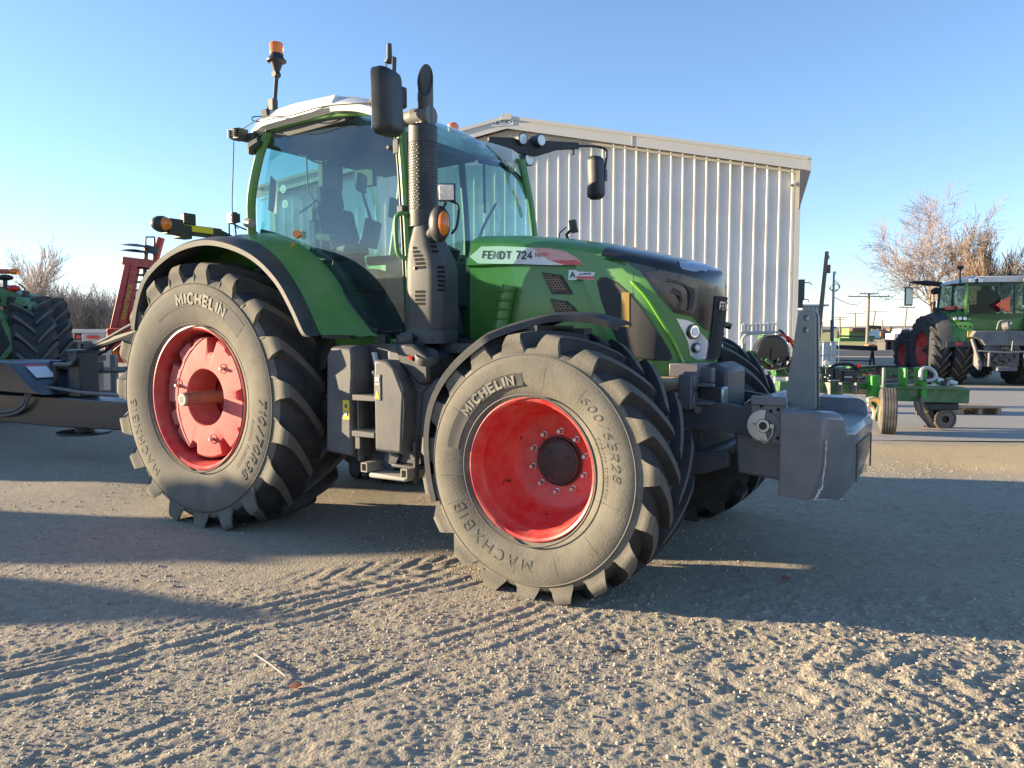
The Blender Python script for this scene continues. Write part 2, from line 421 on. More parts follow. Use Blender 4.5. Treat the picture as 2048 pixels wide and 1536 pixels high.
def wheel(kind, side, x, y, z, spin):
    rear = kind == 'rear'
    rim = M()
    if rear:
        rim.lathe([(.488, -.262), (.505, -.292), (.519, -.300), (.519, -.308), (.506, -.312), (.492, -.300), (.484, -.27), (.470, -.22), (.462, -.10), (.455, .0), (.40, .03), (.20, .04), (.06, .04), (.06, .20), (0, .20)], n=96)
        rim.lathe([(.455, .02), (.462, .12), (.484, .26), (.512, .30), (.519, .3), (.50, .27), (.49, .26)], n=64)
    else:
        rim.lathe([(.358, -.222), (.372, -.246), (.382, -.252), (.384, -.259), (.376, -.264), (.364, -.258), (.356, -.236), (.349, -.205), (.338, -.19), (.334, -.10), (.318, -.07), (.308, -.03), (.290, .03), (.268, .062), (.255, .070), (.140, .078), (.138, .12), (.0, .12)], n=96)
        rim.lathe([(.31, -.03), (.33, .10), (.355, .20), (.38, .25), (.365, .24), (.356, .22)], n=64)
    wname = 'rear_wheel' if rear else 'front_wheel'
    o = rim.build(wname, redp, TR, loc=(x, y, z), angle=28)
    if side > 0: o.rotation_euler = (0, 0, math.pi)
    # tyre: for the far wheel the lug sweep is mirrored so that both roll forward
    prof = PROF_R if rear else PROF_F
    tb, ys = tyre(prof, .978 if rear else .735, .315 if rear else .262, .05, 19, (.33 if rear else .40)*(1 if side < 0 else -1), wt=.031 if rear else .027, we=.052 if rear else .046, a_off=spin)
    tb.build('tyre', TYM, o, angle=40)
    if side > 0:
        if rear: return o
        hub = M(); hub.lathe([(0, .0), (.13, .0), (.14, .02), (.14, .14)], n=40); hub.build('hub_cap', blackp, o); return o
    t = M()
    if rear:
        arc_panel(t, ys, .655, .768, R(124), R(42), mi=1)
        stroke_text(t, 'MICHELIN', wall_fn(ys, rmid=.710, ang=R(80), off=.006), .078, th=.24, sx=1.22, gap=.34, mi=0)
        stroke_text(t, 'MACHXBIB', wall_fn(ys, rmid=.72, ang=R(208), off=.003), .068, th=.14, sx=1.35, gap=.4, mi=2)
        stroke_text(t, '710/70R38', wall_fn(ys, rmid=.725, ang=R(-21), off=.004), .062, th=.18, shear=.25, sx=1.35, gap=.36, mi=3)
        text_on(t, 'RADIAL TUBELESS', wall_fn(ys, rmid=.635, ang=R(-27), off=.004), .040, shear=.2, sx=1.2, mi=3)
    else:
        arc_panel(t, ys, .448, .515, R(170), R(93), mi=1)
        stroke_text(t, 'MICHELIN', wall_fn(ys, rmid=.482, ang=R(122), off=.005), .052, th=.24, sx=1.28, gap=.34, mi=0)
        stroke_text(t, 'MACHXBIB', wall_fn(ys, rmid=.50, ang=R(240), off=.003), .058, th=.11, sx=1.45, gap=.42, mi=2)
        stroke_text(t, '600/65R28', wall_fn(ys, rmid=.51, ang=R(25), off=.003), .044, th=.13, shear=.25, sx=1.42, gap=.36, mi=2)
        text_on(t, 'RADIAL TUBELESS', wall_fn(ys, rmid=.445, ang=R(8), off=.003), .030, shear=.2, sx=1.3, mi=2)
        # fine mould rings and joints in the rubber
        for a in (20, 52, 78, 146, 175, 188, 205, 262, 290, 318, 345):
            t.loft([[((.40+.02*j)*math.cos(R(a)+s_*.0035), -(ys(.40+.02*j)+.0012), (.40+.02*j)*math.sin(R(a)+s_*.0035)) for j in range(9)] for s_ in (-.5, .5)], 1)
    t.lathe([(prof[6][0]+.006, -prof[6][1]+.001), (prof[6][0], -prof[6][1]-.004), (prof[6][0]-.006, -prof[6][1]-.001)], n=120, mi=3 if rear else 2)
    t.lathe([(prof[1][0]+.02, -ys(prof[1][0]+.02)-.001), (prof[1][0]+.014, -ys(prof[1][0]+.014)-.006), (prof[1][0]+.008, -ys(prof[1][0]+.008)-.001)], n=120, mi=3 if rear else 2)
    t.build('tyre_lettering', [lettr, panel_r, lettd, panel_r], o, fix=False)
    if rear:
        w = M(); n = 240; rows = [[] for _ in range(7)]
        notch = [(R(a), wd, dp) for a, wd, dp in ((78, .13, .10), (140, .12, .07), (5, .12, .09), (192, .10, .06), (248, .11, .07), (300, .12, .09), (110, .07, .035), (330, .05, .03), (215, .05, .035), (52, .10, .02))]
        for j in range(n):
            th = 2*math.pi*j/n; ro = .438
            for a, wd, dp in notch:
                d = abs((th-a+math.pi) % (2*math.pi)-math.pi)
                if d < wd: ro = min(ro, .438-dp*min(1, (1-(d/wd)**4)*1.3))
            for q, (r_, yy) in enumerate(((.205, .0), (.205, -.235), (.212, -.243), (.30, -.246), (ro-.012, -.238), (ro, -.226), (ro, -.10))):
                rows[q].append((r_*math.cos(th), yy, r_*math.sin(th)))
        w.loft(rows, closed=True)
        # raised foundry marks round the bore, small as on the casting
        for a in (175, 355):
            text_on(w, 'o n o u l e o i c', lambda x, y, a=a: ((.238+y)*math.cos(R(a)-x/.238), -.2475, (.238+y)*math.sin(R(a)-x/.238)), .014)
        for a in (45, 162, -73):
            c = (.305*math.cos(R(a)), 0, .305*math.sin(R(a)))
            w.lathe([(.034, -.249), (.040, -.245)], c=c, n=24)
            w.lathe([(.0, -.236), (.028, -.238), (.034, -.2482)], c=c, n=24, mi=1)
        wo = w.build('wheel_weight', [redweight, blackp], o, angle=30)
        rim_bolts(o, 3, .305, -.236, .012, name='weight_bolt', a_off=R(45))
        s_ = M(); s_.lathe([(0, -.432), (.012, -.432), (.012, -.424), (.016, -.424), (.016, -.432), (.044, -.432), (.048, -.426), (.048, -.414)], n=32, mi=1)
        s_.lathe([(.048, -.414), (.047, -.30), (.047, .1)], n=32)
        s_.build('axle_shaft', [rust, platep], o)
    else:
        hub = M(); hub.lathe([(0, .046), (.10, .046), (.112, .050), (.118, .046), (.128, .050), (.134, .062), (.134, .066), (.142, .068), (.142, .12)], n=56)
        for a in (20, 140, 260): hub.lathe([(0, .040), (.012, .041), (.015, .046)], c=(.07*math.cos(R(a)), 0, .07*math.sin(R(a))), n=14)
        hub.build('hub_cap', blackp, o)
        rim_bolts(o, 10, .172, .078, .0125, a_off=.25)
        for (a, r_) in ((155, .27), (262, .30), (205, .318)):
            v = M(); v.lathe([(0, .0), (.009, .0)], c=(r_*math.cos(R(a)), interp(r_, [(.25, .068), (.268, .058), (.29, .026), (.308, -.033), (.32, -.075)]), r_*math.sin(R(a))), n=14); v.build('rim_hole', blackp, o)
        v = M(); v.tube([(.30*math.cos(R(205)), -.02, .30*math.sin(R(205))), (.29*math.cos(R(205)), -.06, .29*math.sin(R(203)))], .006)
        v.build('valve_stem', blackp, o)
    return o
wheel('rear', -1, 0, -.95, .925, .10)
wheel('rear', 1, 0, .95, .925, .2)
wheel('front', -1, 2.783, -1.03, .680, .05)
wheel('front', 1, 2.783, 1.03, .680, .3)

# ---- chassis, axles
c = M()
c.box((1.6, 0, .95), (3.2, .46, .46)); c.box((0, 0, .95), (.8, .7, .7)); c.cyl((0, -.75, .935), (0, .75, .935), .15)
c.box((1.2, 0, 1.2), (2.2, .8, .25))
c.build('chassis', castp, TR, bevel=.03)
c = M(); c.cyl((2.783, -.8, .69), (2.783, .8, .69), .085); c.box((2.783, 0, .72), (.34, .5, .3))
c.lathe([(.0, -.96), (.13, -.96), (.17, -.86), (.15, -.78), (.09, -.75)], c=(2.783, 0, .69)); c.lathe([(.0, .96), (.13, .96), (.17, .86), (.15, .78), (.09, .75)], c=(2.783, 0, .69))
c.tube([(2.55, -.7, .72), (2.55, .7, .72)], .025)
c.build('front_axle', castp, TR, bevel=.01)
c = M()
for s in (-.62, .62):
    c.box((-1.0, s*.7, .62), (.75, .05, .10), rot=(0, .15, 0))
c.box((-.55, 0, 1.05), (.35, .8, .75)); c.box((-.85, 0, .47), (1.0, .12, .07)); c.tube([(-.5, -.3, 1.3), (-1.1, -.42, .75)], .03)
c.build('rear_hitch', castp, TR, bevel=.01)

# ---- hood: plan outline swept round the nose
XN = 3.388
def zt(x): return interp(x, [(1.8, 2.075), (2.1, 2.06), (2.4, 2.025), (2.7, 1.975), (3.0, 1.90), (3.2, 1.845), (3.33, 1.80), (3.40, 1.755)])
def zb(x): return interp(x, [(1.8, 1.25), (2.9, 1.24), (3.05, 1.19), (3.15, 1.13), (3.24, 1.115), (3.32, 1.14), (3.40, 1.19)])
def hw(x):
    if x < 2.85: return interp(x, [(1.8, .475), (2.4, .465), (2.85, .442)])
    f = min(1, (x-2.85)/(XN-2.85)); return .442*(1-f**3.2)**.5
plan = []
xs_ = [1.82, 1.95, 2.1, 2.25, 2.4, 2.5, 2.6, 2.68, 2.76, 2.84, 2.90, 2.96, 3.02, 3.07, 3.12, 3.16, 3.20, 3.24, 3.275, 3.305, 3.33, 3.35, 3.366, 3.378, 3.385, 3.388]
for x in xs_: plan.append((x, hw(x)))
# arc length along the plan from the rear corner to the nose centre
SL = [0.]
for a, b in zip(plan, plan[1:]): SL.append(SL[-1]+math.hypot(b[0]-a[0], b[1]-a[1]))
def plan_at(s):
    s = max(0, min(SL[-1], s))
    for i in range(len(SL)-1):
        if s <= SL[i+1]:
            t = (s-SL[i])/(SL[i+1]-SL[i]); return (plan[i][0]+(plan[i+1][0]-plan[i][0])*t, plan[i][1]+(plan[i+1][1]-plan[i][1])*t)
    return plan[-1]
def s_of_x(x):
    for i in range(len(plan)-1):
        if x <= plan[i+1][0]: return SL[i]+(SL[i+1]-SL[i])*(x-plan[i][0])/(plan[i+1][0]-plan[i][0])
    return SL[-1]
def sheath(x, z):      # the nose leans back towards its foot, the rear edge slopes
    return x+max(0, x-2.9)*.16*(z-1.72)+max(0, 2.2-x)*.55*max(0, z-1.86)
NOREC = [False]
def recess(x, z):      # side panel behind the arch lies deeper than the arch and the name strip
    zl = 1.845
    arch = interp(z, [(1.2, 2.90), (1.5, 2.78), (1.72, 2.67), (1.85, 2.60)])
    if NOREC[0]: return 0.
    a = max(0, min(1, (2.95-x)/.02))*max(0, min(1, (zl-z)/.012)); return .040*a
def side(s, z, off=0., sgn=-1):
    x, w = plan_at(s); x2, w2 = plan_at(min(SL[-1], s+.004)); x1, w1 = plan_at(max(0, s-.004))
    tx, tw = x2-x1, w2-w1; l = math.hypot(tx, tw) or 1; nx, nw = -tw/l, tx/l
    if s >= SL[-1]-.003: nx, nw = 1, 0
    bulge = .018*math.sin(math.pi*max(0, min(1, (z-1.2)/.75)))
    d = off+bulge-recess(x, z)
    return Vector((sheath(x+nx*d, z), sgn*(w+nw*d), z))
hood = M()
zz = [0, .08, .16, .3, .45, .6, .7, .78, .84, .9, .95, 1.]
ss = []
for i in range(len(SL)-1):
    k = max(1, int((SL[i+1]-SL[i])/(.009 if 2.55 < plan[i][0] < 2.93 else .02))); ss += [SL[i]+(SL[i+1]-SL[i])*j/k for j in range(k)]
ss.append(SL[-1])
for sgn in (-1, 1):
    rows = []
    for s in ss:
        x, w = plan_at(s); top = zt(x)-.085; bot = zb(x); row = []
        levels = sorted(set([bot+(top-bot)*f for f in zz]+([1.833, 1.845, 1.85] if top > 1.86 else [])))
        row_z = [bot+(top-bot)*f for f in (0, .1, .2, .3, .4, .5, .6, .68, .74)]
        lim = min(1.832, top-.03); row_z = [bot+(lim-bot)*f for f in (0, .12, .25, .38, .5, .62, .75, .88, 1)]+[min(lim+.013, top-.01)]+[top]
        for z in row_z: row.append(side(s, z, 0, sgn))
        # rounded shoulder and lid
        for (k_, dz) in ((.93, .03), (.80, .052), (.6, .070), (.3, .083), (0, .087)):
            p = side(s, top, 0, sgn); q = Vector((p.x-(1-k_)*.0*w, p.y*k_, top+dz)); row.append(q)
        rows.append(row)
    hood.loft(rows)
UPB = [(2.74, 2.0), (2.78, 1.93), (2.90, 1.86), (3.0, 1.80), (3.1, 1.72), (3.2, 1.60), (3.28, 1.53), (3.34, 1.50), (3.39, 1.44)]
for i, f in enumerate(hood.f):
    cx = sum(hood.v[k][0] for k in f)/len(f); cz = sum(hood.v[k][2] for k in f)/len(f)
    if cx > 2.80 and cz > interp(cx, UPB)+.012: hood.m[i] = 1
hd = hood.build('hood', [green, glossblack], TR, angle=40)
NOREC[0] = True
for sgn in (-1, 1):
    ap = [(2.90, 1.245), (2.84, 1.36), (2.78, 1.50), (2.715, 1.64), (2.665, 1.74), (2.615, 1.82), (2.59, 1.85), (2.80, 1.845), (3.0, 1.78), (3.0, 1.225)]
    mb = patch([(s_of_x(x), z) for x, z in ap], lambda s, z, d: side(s, z, .0012+d, sgn), .03, back=.042); mb.build('arch_panel', green, hd, angle=50, fix=False)
# back end plate
b = M(); b.prism([(-.42, 1.25), (.42, 1.25), (.44, 1.9), (.3, 2.03), (0, 2.06), (-.3, 2.03), (-.44, 1.9)], 'x', 1.78, 1.86); b.build('firewall', blackp, hd)
def side_patch(polyxz, off, back, m, name, res=.03, parent=hd):
    mb = patch([(s_of_x(x), z) for x, z in polyxz], lambda s, z, d: side(s, z, off+d), res, back=back)
    return mb.build(name, m, parent, angle=50, fix=False)
def pxs(pts, y=-.47):
    out = []
    for u, v in pts:
        yy = y
        for _ in range(6):
            p = un(u, v, 'y', yy); x = p.x-(max(0, p.x-2.9)*.16*(p.z-1.72)); yy = -hw(min(x, XN-.002))-.012
        out.append((x, p.z))
    return out
# name strip standing proud of the side
strip = M()
dec = pxs([(936, 513), (957, 493), (1000, 492), (1060, 495), (1100, 497), (1130, 503), (1152, 515), (1168, 530), (1100, 530), (1040, 528), (956, 527)])
side_patch([(p[0], p[1]) for p in dec], .004, .004, whitedec, 'name_strip', .04)
dred = pxs([(1062, 495), (1100, 497), (1130, 503), (1152, 515), (1168, 530), (1130, 530), (1096, 520), (1080, 508)])
side_patch(dred, .0055, .001, pinkdec, 'strip_red_tail', .03)
dred = pxs([(1100, 521), (1152, 520), (1168, 530), (1130, 530)])
side_patch(dred, .0065, .001, reddec, 'strip_red_edge', .03)
def side_text(s_, px, size, bold, m, name, shear=0., sx=1., off=.0075, tilt=0., align='CENTER'):
    (x0, z0), = pxs([px]); mb = M(); s0 = s_of_x(x0)
    text_on(mb, s_, lambda x, y: side(s0+x, z0+y+x*tilt, off), size, bold, shear, sx=sx, align=align)
    return mb.build(name, m, hd, fix=False)
def side_block(s_, px, h, m, name, th=.2, sx=1., tilt=0.):
    (x0, z0), = pxs([px]); mb = M(); s0 = s_of_x(x0); stroke_text(mb, s_, lambda x, y: side(s0+x, z0+y+x*tilt, .0075), h, th=th, sx=sx); return mb.build(name, m, hd, fix=False)
side_block('FENDT', (992, 510), .050, darkdec, 'name_lettering', th=.18, sx=1.16, tilt=-.06)
side_block('724', (1048, 510), .050, darkdec, 'model_number', th=.21, sx=1.05, tilt=-.06)
side_text('Vario', (1081, 509), .040, .0008, reddec, 'script_lettering', shear=.35, sx=1.15, tilt=.02)
# dealer sticker
side_patch(pxs([(1138, 540), (1154, 540), (1154, 560), (1137, 560)]), .004, .003, whitedec, 'sticker')
side_patch(pxs([(1154, 543), (1191, 545), (1187, 552), (1190, 560), (1154, 558)]), .004, .003, whitedec, 'sticker')
side_patch(pxs([(1154, 552), (1188, 553), (1190, 559), (1154, 557.5)]), .006, .001, reddec, 'sticker_band')
side_text('A', (1146, 550), .05, .002, mat('dark_green_decal', (.01, .10, .06), .4), 'sticker_letter')
side_text('Sam 0000 000', (1171, 548), .013, .0006, darkdec, 'sticker_text', sx=1.0)
# honeycomb vents
def honeycomb(poly, cell, wall, off, m):
    mb = M(); xs = [p[0] for p in poly]; ys_ = [p[1] for p in poly]
    def inside(x, y):
        c_ = False; j = len(poly)-1
        for i in range(len(poly)):
            xi, yi = poly[i]; xj, yj = poly[j]
            if (yi > y) != (yj > y) and x < (xj-xi)*(y-yi)/(yj-yi)+xi: c_ = not c_
            j = i
        return c_
    row = 0; y = min(ys_)
    while y < max(ys_):
        x = min(xs)+(cell*.87 if row % 2 else 0)
        while x < max(xs):
            if inside(x, y):
                o = [(x+cell*math.sin(k*math.pi/3), y+cell*math.cos(k*math.pi/3)*.8) for k in range(6)]
                i_ = [(x+(cell-wall)*math.sin(k*math.pi/3), y+(cell-wall)*math.cos(k*math.pi/3)*.8) for k in range(6)]
                vs = [side(s_of_x(a), b, off) for a, b in o]+[side(s_of_x(a), b, off) for a, b in i_]+[side(s_of_x(a), b, off-.012) for a, b in i_]
                mb.add(vs, [(k, (k+1) % 6, 6+(k+1) % 6, 6+k) for k in range(6)]+[(6+k, 6+(k+1) % 6, 12+(k+1) % 6, 12+k) for k in range(6)])
            x += cell*1.74
        y += cell*1.2; row += 1
    mb.build('honeycomb_grille', m, hd, fix=False)
NOREC[0] = False
combm = mat('tan_grille_edge', (.30, .21, .13), .5)
for pts in ([(1078, 544), (1118, 549), (1142, 588), (1100, 588)], [(1096, 597), (1130, 602), (1156, 626), (1108, 626)]):
    q = pxs(pts); side_patch(q, .010, .006, blackp, 'vent_frame', .03)
    cx, cz = sum(p[0] for p in q)/4, sum(p[1] for p in q)/4
    q2 = [(cx+(p[0]-cx)*.84, cz+(p[1]-cz)*.80) for p in q]
    honeycomb(q2, .0125, .0032, .022, combm)
NOREC[0] = True
# side screen in the arch, warning label, crease, upper black panel
scr = pxs([(1197, 566), (1203, 557), (1215, 556), (1235, 566), (1262, 590), (1285, 620), (1312, 662), (1335, 700), (1340, 714), (1332, 720), (1300, 718), (1262, 714), (1240, 690), (1222, 650), (1205, 600)])
side_patch(scr, .007, .006, blackmesh, 'side_screen', .03)
scr2 = [(p[0]+(p[0]-2.99)*.045, p[1]+(p[1]-1.5)*.03) for p in scr]; side_patch(scr2, .0035, .003, blackp, 'screen_seal', .03)
side_patch(pxs([(1245, 585), (1260, 585), (1260, 654), (1244, 654)]), .010, .001, mat('amber_brown_label', (.32, .20, .04), .5), 'warning_label')
(xa, za), (xb, zb_) = pxs([(1285, 590), (1375, 742)])
rg = M(); pa = pxs([(1262, 562), (1290, 592), (1315, 632), (1345, 685), (1374, 742)]); sp = [side(s_of_x(x), z, .004) for x, z in pa]
rg.tube(smooth_path(sp, 5), [.004]+[.011]*(len(smooth_path(sp, 5))-2)+[.004], 8); rg.build('crease_highlight', mat('green_highlight_paint', (.16, .42, .03), .3, coat=.5), hd)  # sunlit crease line put in as a bead of lighter green
up = pxs([(1203, 488), (1228, 500), (1258, 520), (1280, 542), (1310, 585), (1345, 626), (1385, 634), (1410, 645), (1418, 660)])
# to the nose centre
nose_z = [(XN-.0005, 1.40), (XN-.0005, 1.66)]
up = [p for p in up if p[1] < zt(p[0])-.115]; up = [(up[0][0]-.10, zt(up[0][0]-.10)-.090)]+up
upoly = [(s_of_x(x), z) for x, z in up]+[(SL[-1], 1.40), (SL[-1], 1.62)]
top = [(SL[-1]*f+s_of_x(up[0][0])*(1-f), 0) for f in (.97, .85, .7, .55, .4, .25, .12)]
top = [(s, zt(plan_at(s)[0])-.088) for s, _ in top]
mb = patch(upoly+[(SL[-1], zt(XN)-.088)]+top, lambda s, z, d: side(s, z, .005+d), .03, back=.005)
mb2 = patch(upoly+[(SL[-1], zt(XN)-.088)]+top, lambda s, z, d: side(s, z, .005+d, 1), .03, back=.005); mb.join(mb2)
# black lid over the front of the hood
rows = []
for i in range(17):
    x = 2.79+(XN-.006-2.79)*i/16; w = hw(x); t0 = zt(x)-.085
    row = []
    for k_, dz in ((1, -.004), (.93, .034), (.80, .056), (.6, .074), (.3, .087), (0, .091)):
        row.append((sheath(x, t0)+.004, -(w+.012)*k_, t0+dz))
    rows.append(row+[(p[0], -p[1], p[2]) for p in row[::-1][1:]])
mb.loft(rows)
mb.build('upper_grille_panel', glossblack, hd, angle=45, fix=True)
inn = pxs([(1290, 545), (1318, 541), (1350, 548), (1385, 560), (1396, 575), (1390, 618), (1380, 628), (1345, 615), (1318, 578)])
side_patch(inn, .008, .001, mat('brown_reflection_panel', (.10, .062, .040), .35, coat=.6), 'tinted_window')  # tinted window with the panel's brown reflection put into its colour
for pts in ([(1330, 560), (1362, 570), (1374, 590), (1370, 622)], [(1338, 582), (1352, 590), (1356, 604), (1352, 616)]):
    g = M(); g.tube(smooth_path([side(s_of_x(x), z, .011) for x, z in pxs(pts)], 5), .008, 6); g.build('air_duct_rib', glossblack, hd)
for pts in ([(1368, 572), (1384, 578), (1384, 600), (1378, 622), (1370, 622)], [(1340, 575), (1356, 582), (1360, 602), (1352, 600)]):
    side_patch(pxs(pts), .0095, .001, blackp, 'duct_opening', .02)
# sky reflection on the black nose lip, painted as a pale blue cap
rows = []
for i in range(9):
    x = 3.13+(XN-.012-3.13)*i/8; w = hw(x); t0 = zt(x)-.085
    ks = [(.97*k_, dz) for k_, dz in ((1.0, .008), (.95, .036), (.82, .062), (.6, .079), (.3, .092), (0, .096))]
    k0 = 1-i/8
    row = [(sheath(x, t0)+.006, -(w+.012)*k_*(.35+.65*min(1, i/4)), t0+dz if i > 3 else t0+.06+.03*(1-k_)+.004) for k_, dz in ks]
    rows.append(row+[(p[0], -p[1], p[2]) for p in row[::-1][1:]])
cp = M(); cp.loft(rows); cp.build('nose_sky_reflection', mat('painted_sky_gloss', (.30, .36, .44), .2, coat=.8), hd, angle=45)
# front grille with upright slats, name on the nose
gp = M()
s_front = SL[-1]-.115
for sgn in (-1, 1):
    for k in range(7):
        s = s_front+(SL[-1]-s_front)*(k+.5)/7
        gp.tube([side(s, z, .010, sgn) for z in (1.24, 1.34, 1.44, 1.54, 1.62)], .006, 6)
gp.build('grille_slats', blackp, hd)
gb = patch([(s_front, 1.23), (SL[-1], 1.22), (SL[-1], 1.60), (s_front+.02, 1.58)], lambda s, z, d: side(s, z, .006+d), .03, back=.006)
gb.join(patch([(s_front, 1.23), (SL[-1], 1.22), (SL[-1], 1.60), (s_front+.02, 1.58)], lambda s, z, d: side(s, z, .006+d, 1), .03, back=.006))
gb.build('grille', blackmesh, hd, fix=False)
nm = M(); stroke_text(nm, 'FENDT', lambda x, y: (sheath(XN, 1.56+y)+.050-x*x*1.2, x, 1.56+y), .048, th=.22, sx=1.0); nm.build('nose_badge', chrome, hd, fix=False)
# headlamps, both corners
for sgn in (-1, 1):
    hl = pxs([(1349, 637), (1372, 641), (1394, 648), (1410, 660), (1419, 680), (1421, 716), (1408, 718), (1392, 710), (1374, 684)])
    mb = patch([(s_of_x(x), z) for x, z in hl], lambda s, z, d: side(s, z, .004+d, sgn), .018, back=.004)
    hb = mb.build('headlight', mat('chrome_reflector', (.80, .84, .88), .22, .6, var=.15, vscale=30), hd, fix=False)
    for (u, v, r_, m_) in ((1386, 663, .040, lens), (1407, 694, .027, lens)):
        (x, z), = pxs([(u, v)]); s0 = s_of_x(x)
        p = side(s0, z, .004, sgn); n_ = (side(s0, z, .02, sgn)-side(s0, z, 0, sgn)).normalized()
        n_ = Vector((n_.x*.9+.3, n_.y, 0)).normalized()
        q = Vector((0, 0, 1)); t_ = q.cross(n_)
        for (rr, m2, d0, d1, nm_) in ((r_*1.22, glossblack, -.02, .014, 'lamp_bezel'), (r_*.95, chrome, .0, .018, 'lamp_bowl'), (r_*.66, m_, .0, .022, 'lamp_lens')):
            w = M(); w.cyl(p+n_*d0, p+n_*d1, rr, rr*.94, n=28); w.build(nm_, m2, hb)
# worklight-like camera on the hood top
w = M(); w.box((2.24, .25, 2.155), (.05, .085, .085), rot=(0, -.2, .35)); w.tube([(2.20, .25, 2.05), (2.19, .24, 2.10), (2.22, .25, 2.13)], .012); w.tube(smooth_path([(2.16, .22, 2.04), (2.15, .2, 2.10), (2.2, .22, 2.15)]), .005)
w.build('hood_camera', blackp, TR, bevel=.012)
# ---- cab -----------------------------------------------------------------
YS = .80
def ypil(z): return interp(z, [(1.3, .80), (2.0, .83), (2.5, .81), (2.9, .74)])
# door + quarter glass outline (x,z) on the right side
gl = [un(u, v, 'y', -.80) for u, v in ((536, 272), (560, 262), (620, 254), (700, 248), (806, 244), (818, 470), (832, 660), (760, 664), (742, 655), (722, 630), (700, 600), (668, 560), (632, 520), (596, 492), (560, 472), (527, 463))]
gl = [(p.x, p.z) for p in gl]
def sideg(sgn, off=0.): return lambda x, z, d: (x, sgn*(ypil(z)+off+d), z)
cab = M()
cab.hexa([(.15, -.62, 1.12), (1.55, -.62, 1.12), (1.55, .62, 1.12), (.15, .62, 1.12), (.15, -.72, 1.36), (1.6, -.72, 1.34), (1.6, .72, 1.34), (.15, .72, 1.36)])
cabo = cab.build('cab', blackp, TR, bevel=.01)
for sgn, nm in ((-1, 'side_window'), (1, 'side_window')):
    patch(gl, sideg(sgn), .12).build(nm, glass, cabo, fix=False)
# pillars and frame rails, one mesh per side
def rail(pts, r, m, name, n=8, sgn=-1, k=4, sq=None):
    P = smooth_path([(p[0], sgn*p[1], p[2]) for p in pts], k); t = M(); t.tube(P, r, n); return t.build(name, m, cabo)
for sgn in (-1, 1):
    rail([(.075, .80, 2.10), (.11, .825, 2.4), (.19, .80, 2.72), (.235, .755, 2.86)], .034, green, 'rear_pillar', sgn=sgn)
    rail([(1.60, .80, 1.34), (1.60, .825, 1.9), (1.56, .81, 2.4), (1.49, .77, 2.80)], .030, green, 'front_pillar', sgn=sgn)
    rail([(1.575, .815, 1.34), (1.575, .845, 1.9), (1.53, .825, 2.4), (1.46, .785, 2.78)], .012, blackp, 'door_seal', sgn=sgn)
    rail([(.235, .76, 2.875), (.7, .80, 2.89), (1.2, .80, 2.86), (1.49, .77, 2.79)], .020, green, 'roof_rail', sgn=sgn)
    rail([(1.62, .80, 1.33), (1.30, .80, 1.335)], .022, green, 'sill', sgn=sgn, k=1)
# black seal that follows the fender curve, with green rim below it
cur = [(x, z) for x, z in gl[7:]]
rail([(x, .815, z) for x, z in cur], .017, blackp, 'window_seal', k=4)
rail([(x+.004, .825, z-.03) for x, z in cur], .014, green, 'seal_rim', k=4)
# windshield: sheet that curls back into the roof
rows = []
prof = [(1.36, 1.66), (1.6, 1.675), (1.9, 1.67), (2.2, 1.645), (2.45, 1.60), (2.62, 1.54), (2.76, 1.46), (2.86, 1.36), (2.93, 1.24), (2.975, 1.10), (2.995, .95)]
for z, xf in prof:
    row = []
    for j in range(17):
        t = -1+2*j/16; yy = ypil(min(z, 2.85))*t*(1 if z < 2.9 else .97)
        bow = .09*(1-t*t)
        xe = interp(z, [(1.3, 1.60), (2.2, 1.575), (2.6, 1.52), (2.86, 1.30), (3.0, .90)])
        row.append((xe+(xf-xe)*(1-t**4)+bow*.9, yy, z-.10*abs(t)**3*max(0, min(1, (z-2.7)/.2))))
    rows.append(row)
w = M(); w.loft(rows); w.build('windshield', glassf, cabo, angle=80, fix=False)
w = M(); w.loft([[(.02, y, z) for y in (-.70, 0, .70)] for z in (1.9, 2.84)]); w.build('rear_window', glass, cabo, fix=False)
w = M(); w.tube([(.02, -.7, 1.88), (.02, .7, 1.88)], .03); w.tube([(.03, -.72, 2.85), (.03, .72, 2.85)], .03); w.build('rear_window_frame', green, cabo)
# left edge frame of the windshield, dark sun strip
w = M(); w.tube([r[-1] for r in rows[:9]], .022); w.build('windshield_trim', blackp, cabo)
# roof shell
rows = []
for i in range(15):
    x = -.02+1.02*i/14; f = i/14
    ed = interp(f, [(0, .0), (.12, .6), (.3, .95), (1, 1)])
    zt_ = interp(f, [(0, 2.90), (.1, 2.955), (.3, 3.02), (.6, 3.055), (1, 3.03)])
    zlow = interp(f, [(0, 2.85), (.3, 2.875), (1, 2.90)])
    we_ = interp(f, [(0, .64), (.08, .78), (.3, .86), (1, .88)])
    row = [(x, -we_+.05, zlow-.01), (x, -we_, zlow+.012), (x, -we_-.004, zlow+.04), (x, -we_+.03, (zlow+zt_)/2+.03), (x, -we_+.12, zt_-.03), (x, -we_*.6, zt_-.005), (x, 0, zt_+.015)]
    rows.append(row+[(p[0], -p[1], p[2]) for p in row[::-1][1:]])
w = M(); w.loft(rows, caps=True)
for sgn in (-1, 1):   # side rails of the roof reach forward beside the curved glass
    rr = []
    for i in range(9):
        f = i/8; x = .98+.46*f; z0 = 2.90-.075*f*f*1.6; z1 = 3.0-.13*f**1.5
        rr.append([(x, sgn*(.88-.03*f), z0-.02), (x, sgn*(.885-.03*f), z0+.03), (x, sgn*(.80-.02*f), max(z1, z0+.035)), (x, sgn*(.66+.04*f), max(z1+.01, z0+.045)), (x, sgn*(.66+.04*f), z0-.01)])
    w.loft(rr, closed=True, caps=True)
ro = w.build('roof', white, TR, angle=45)
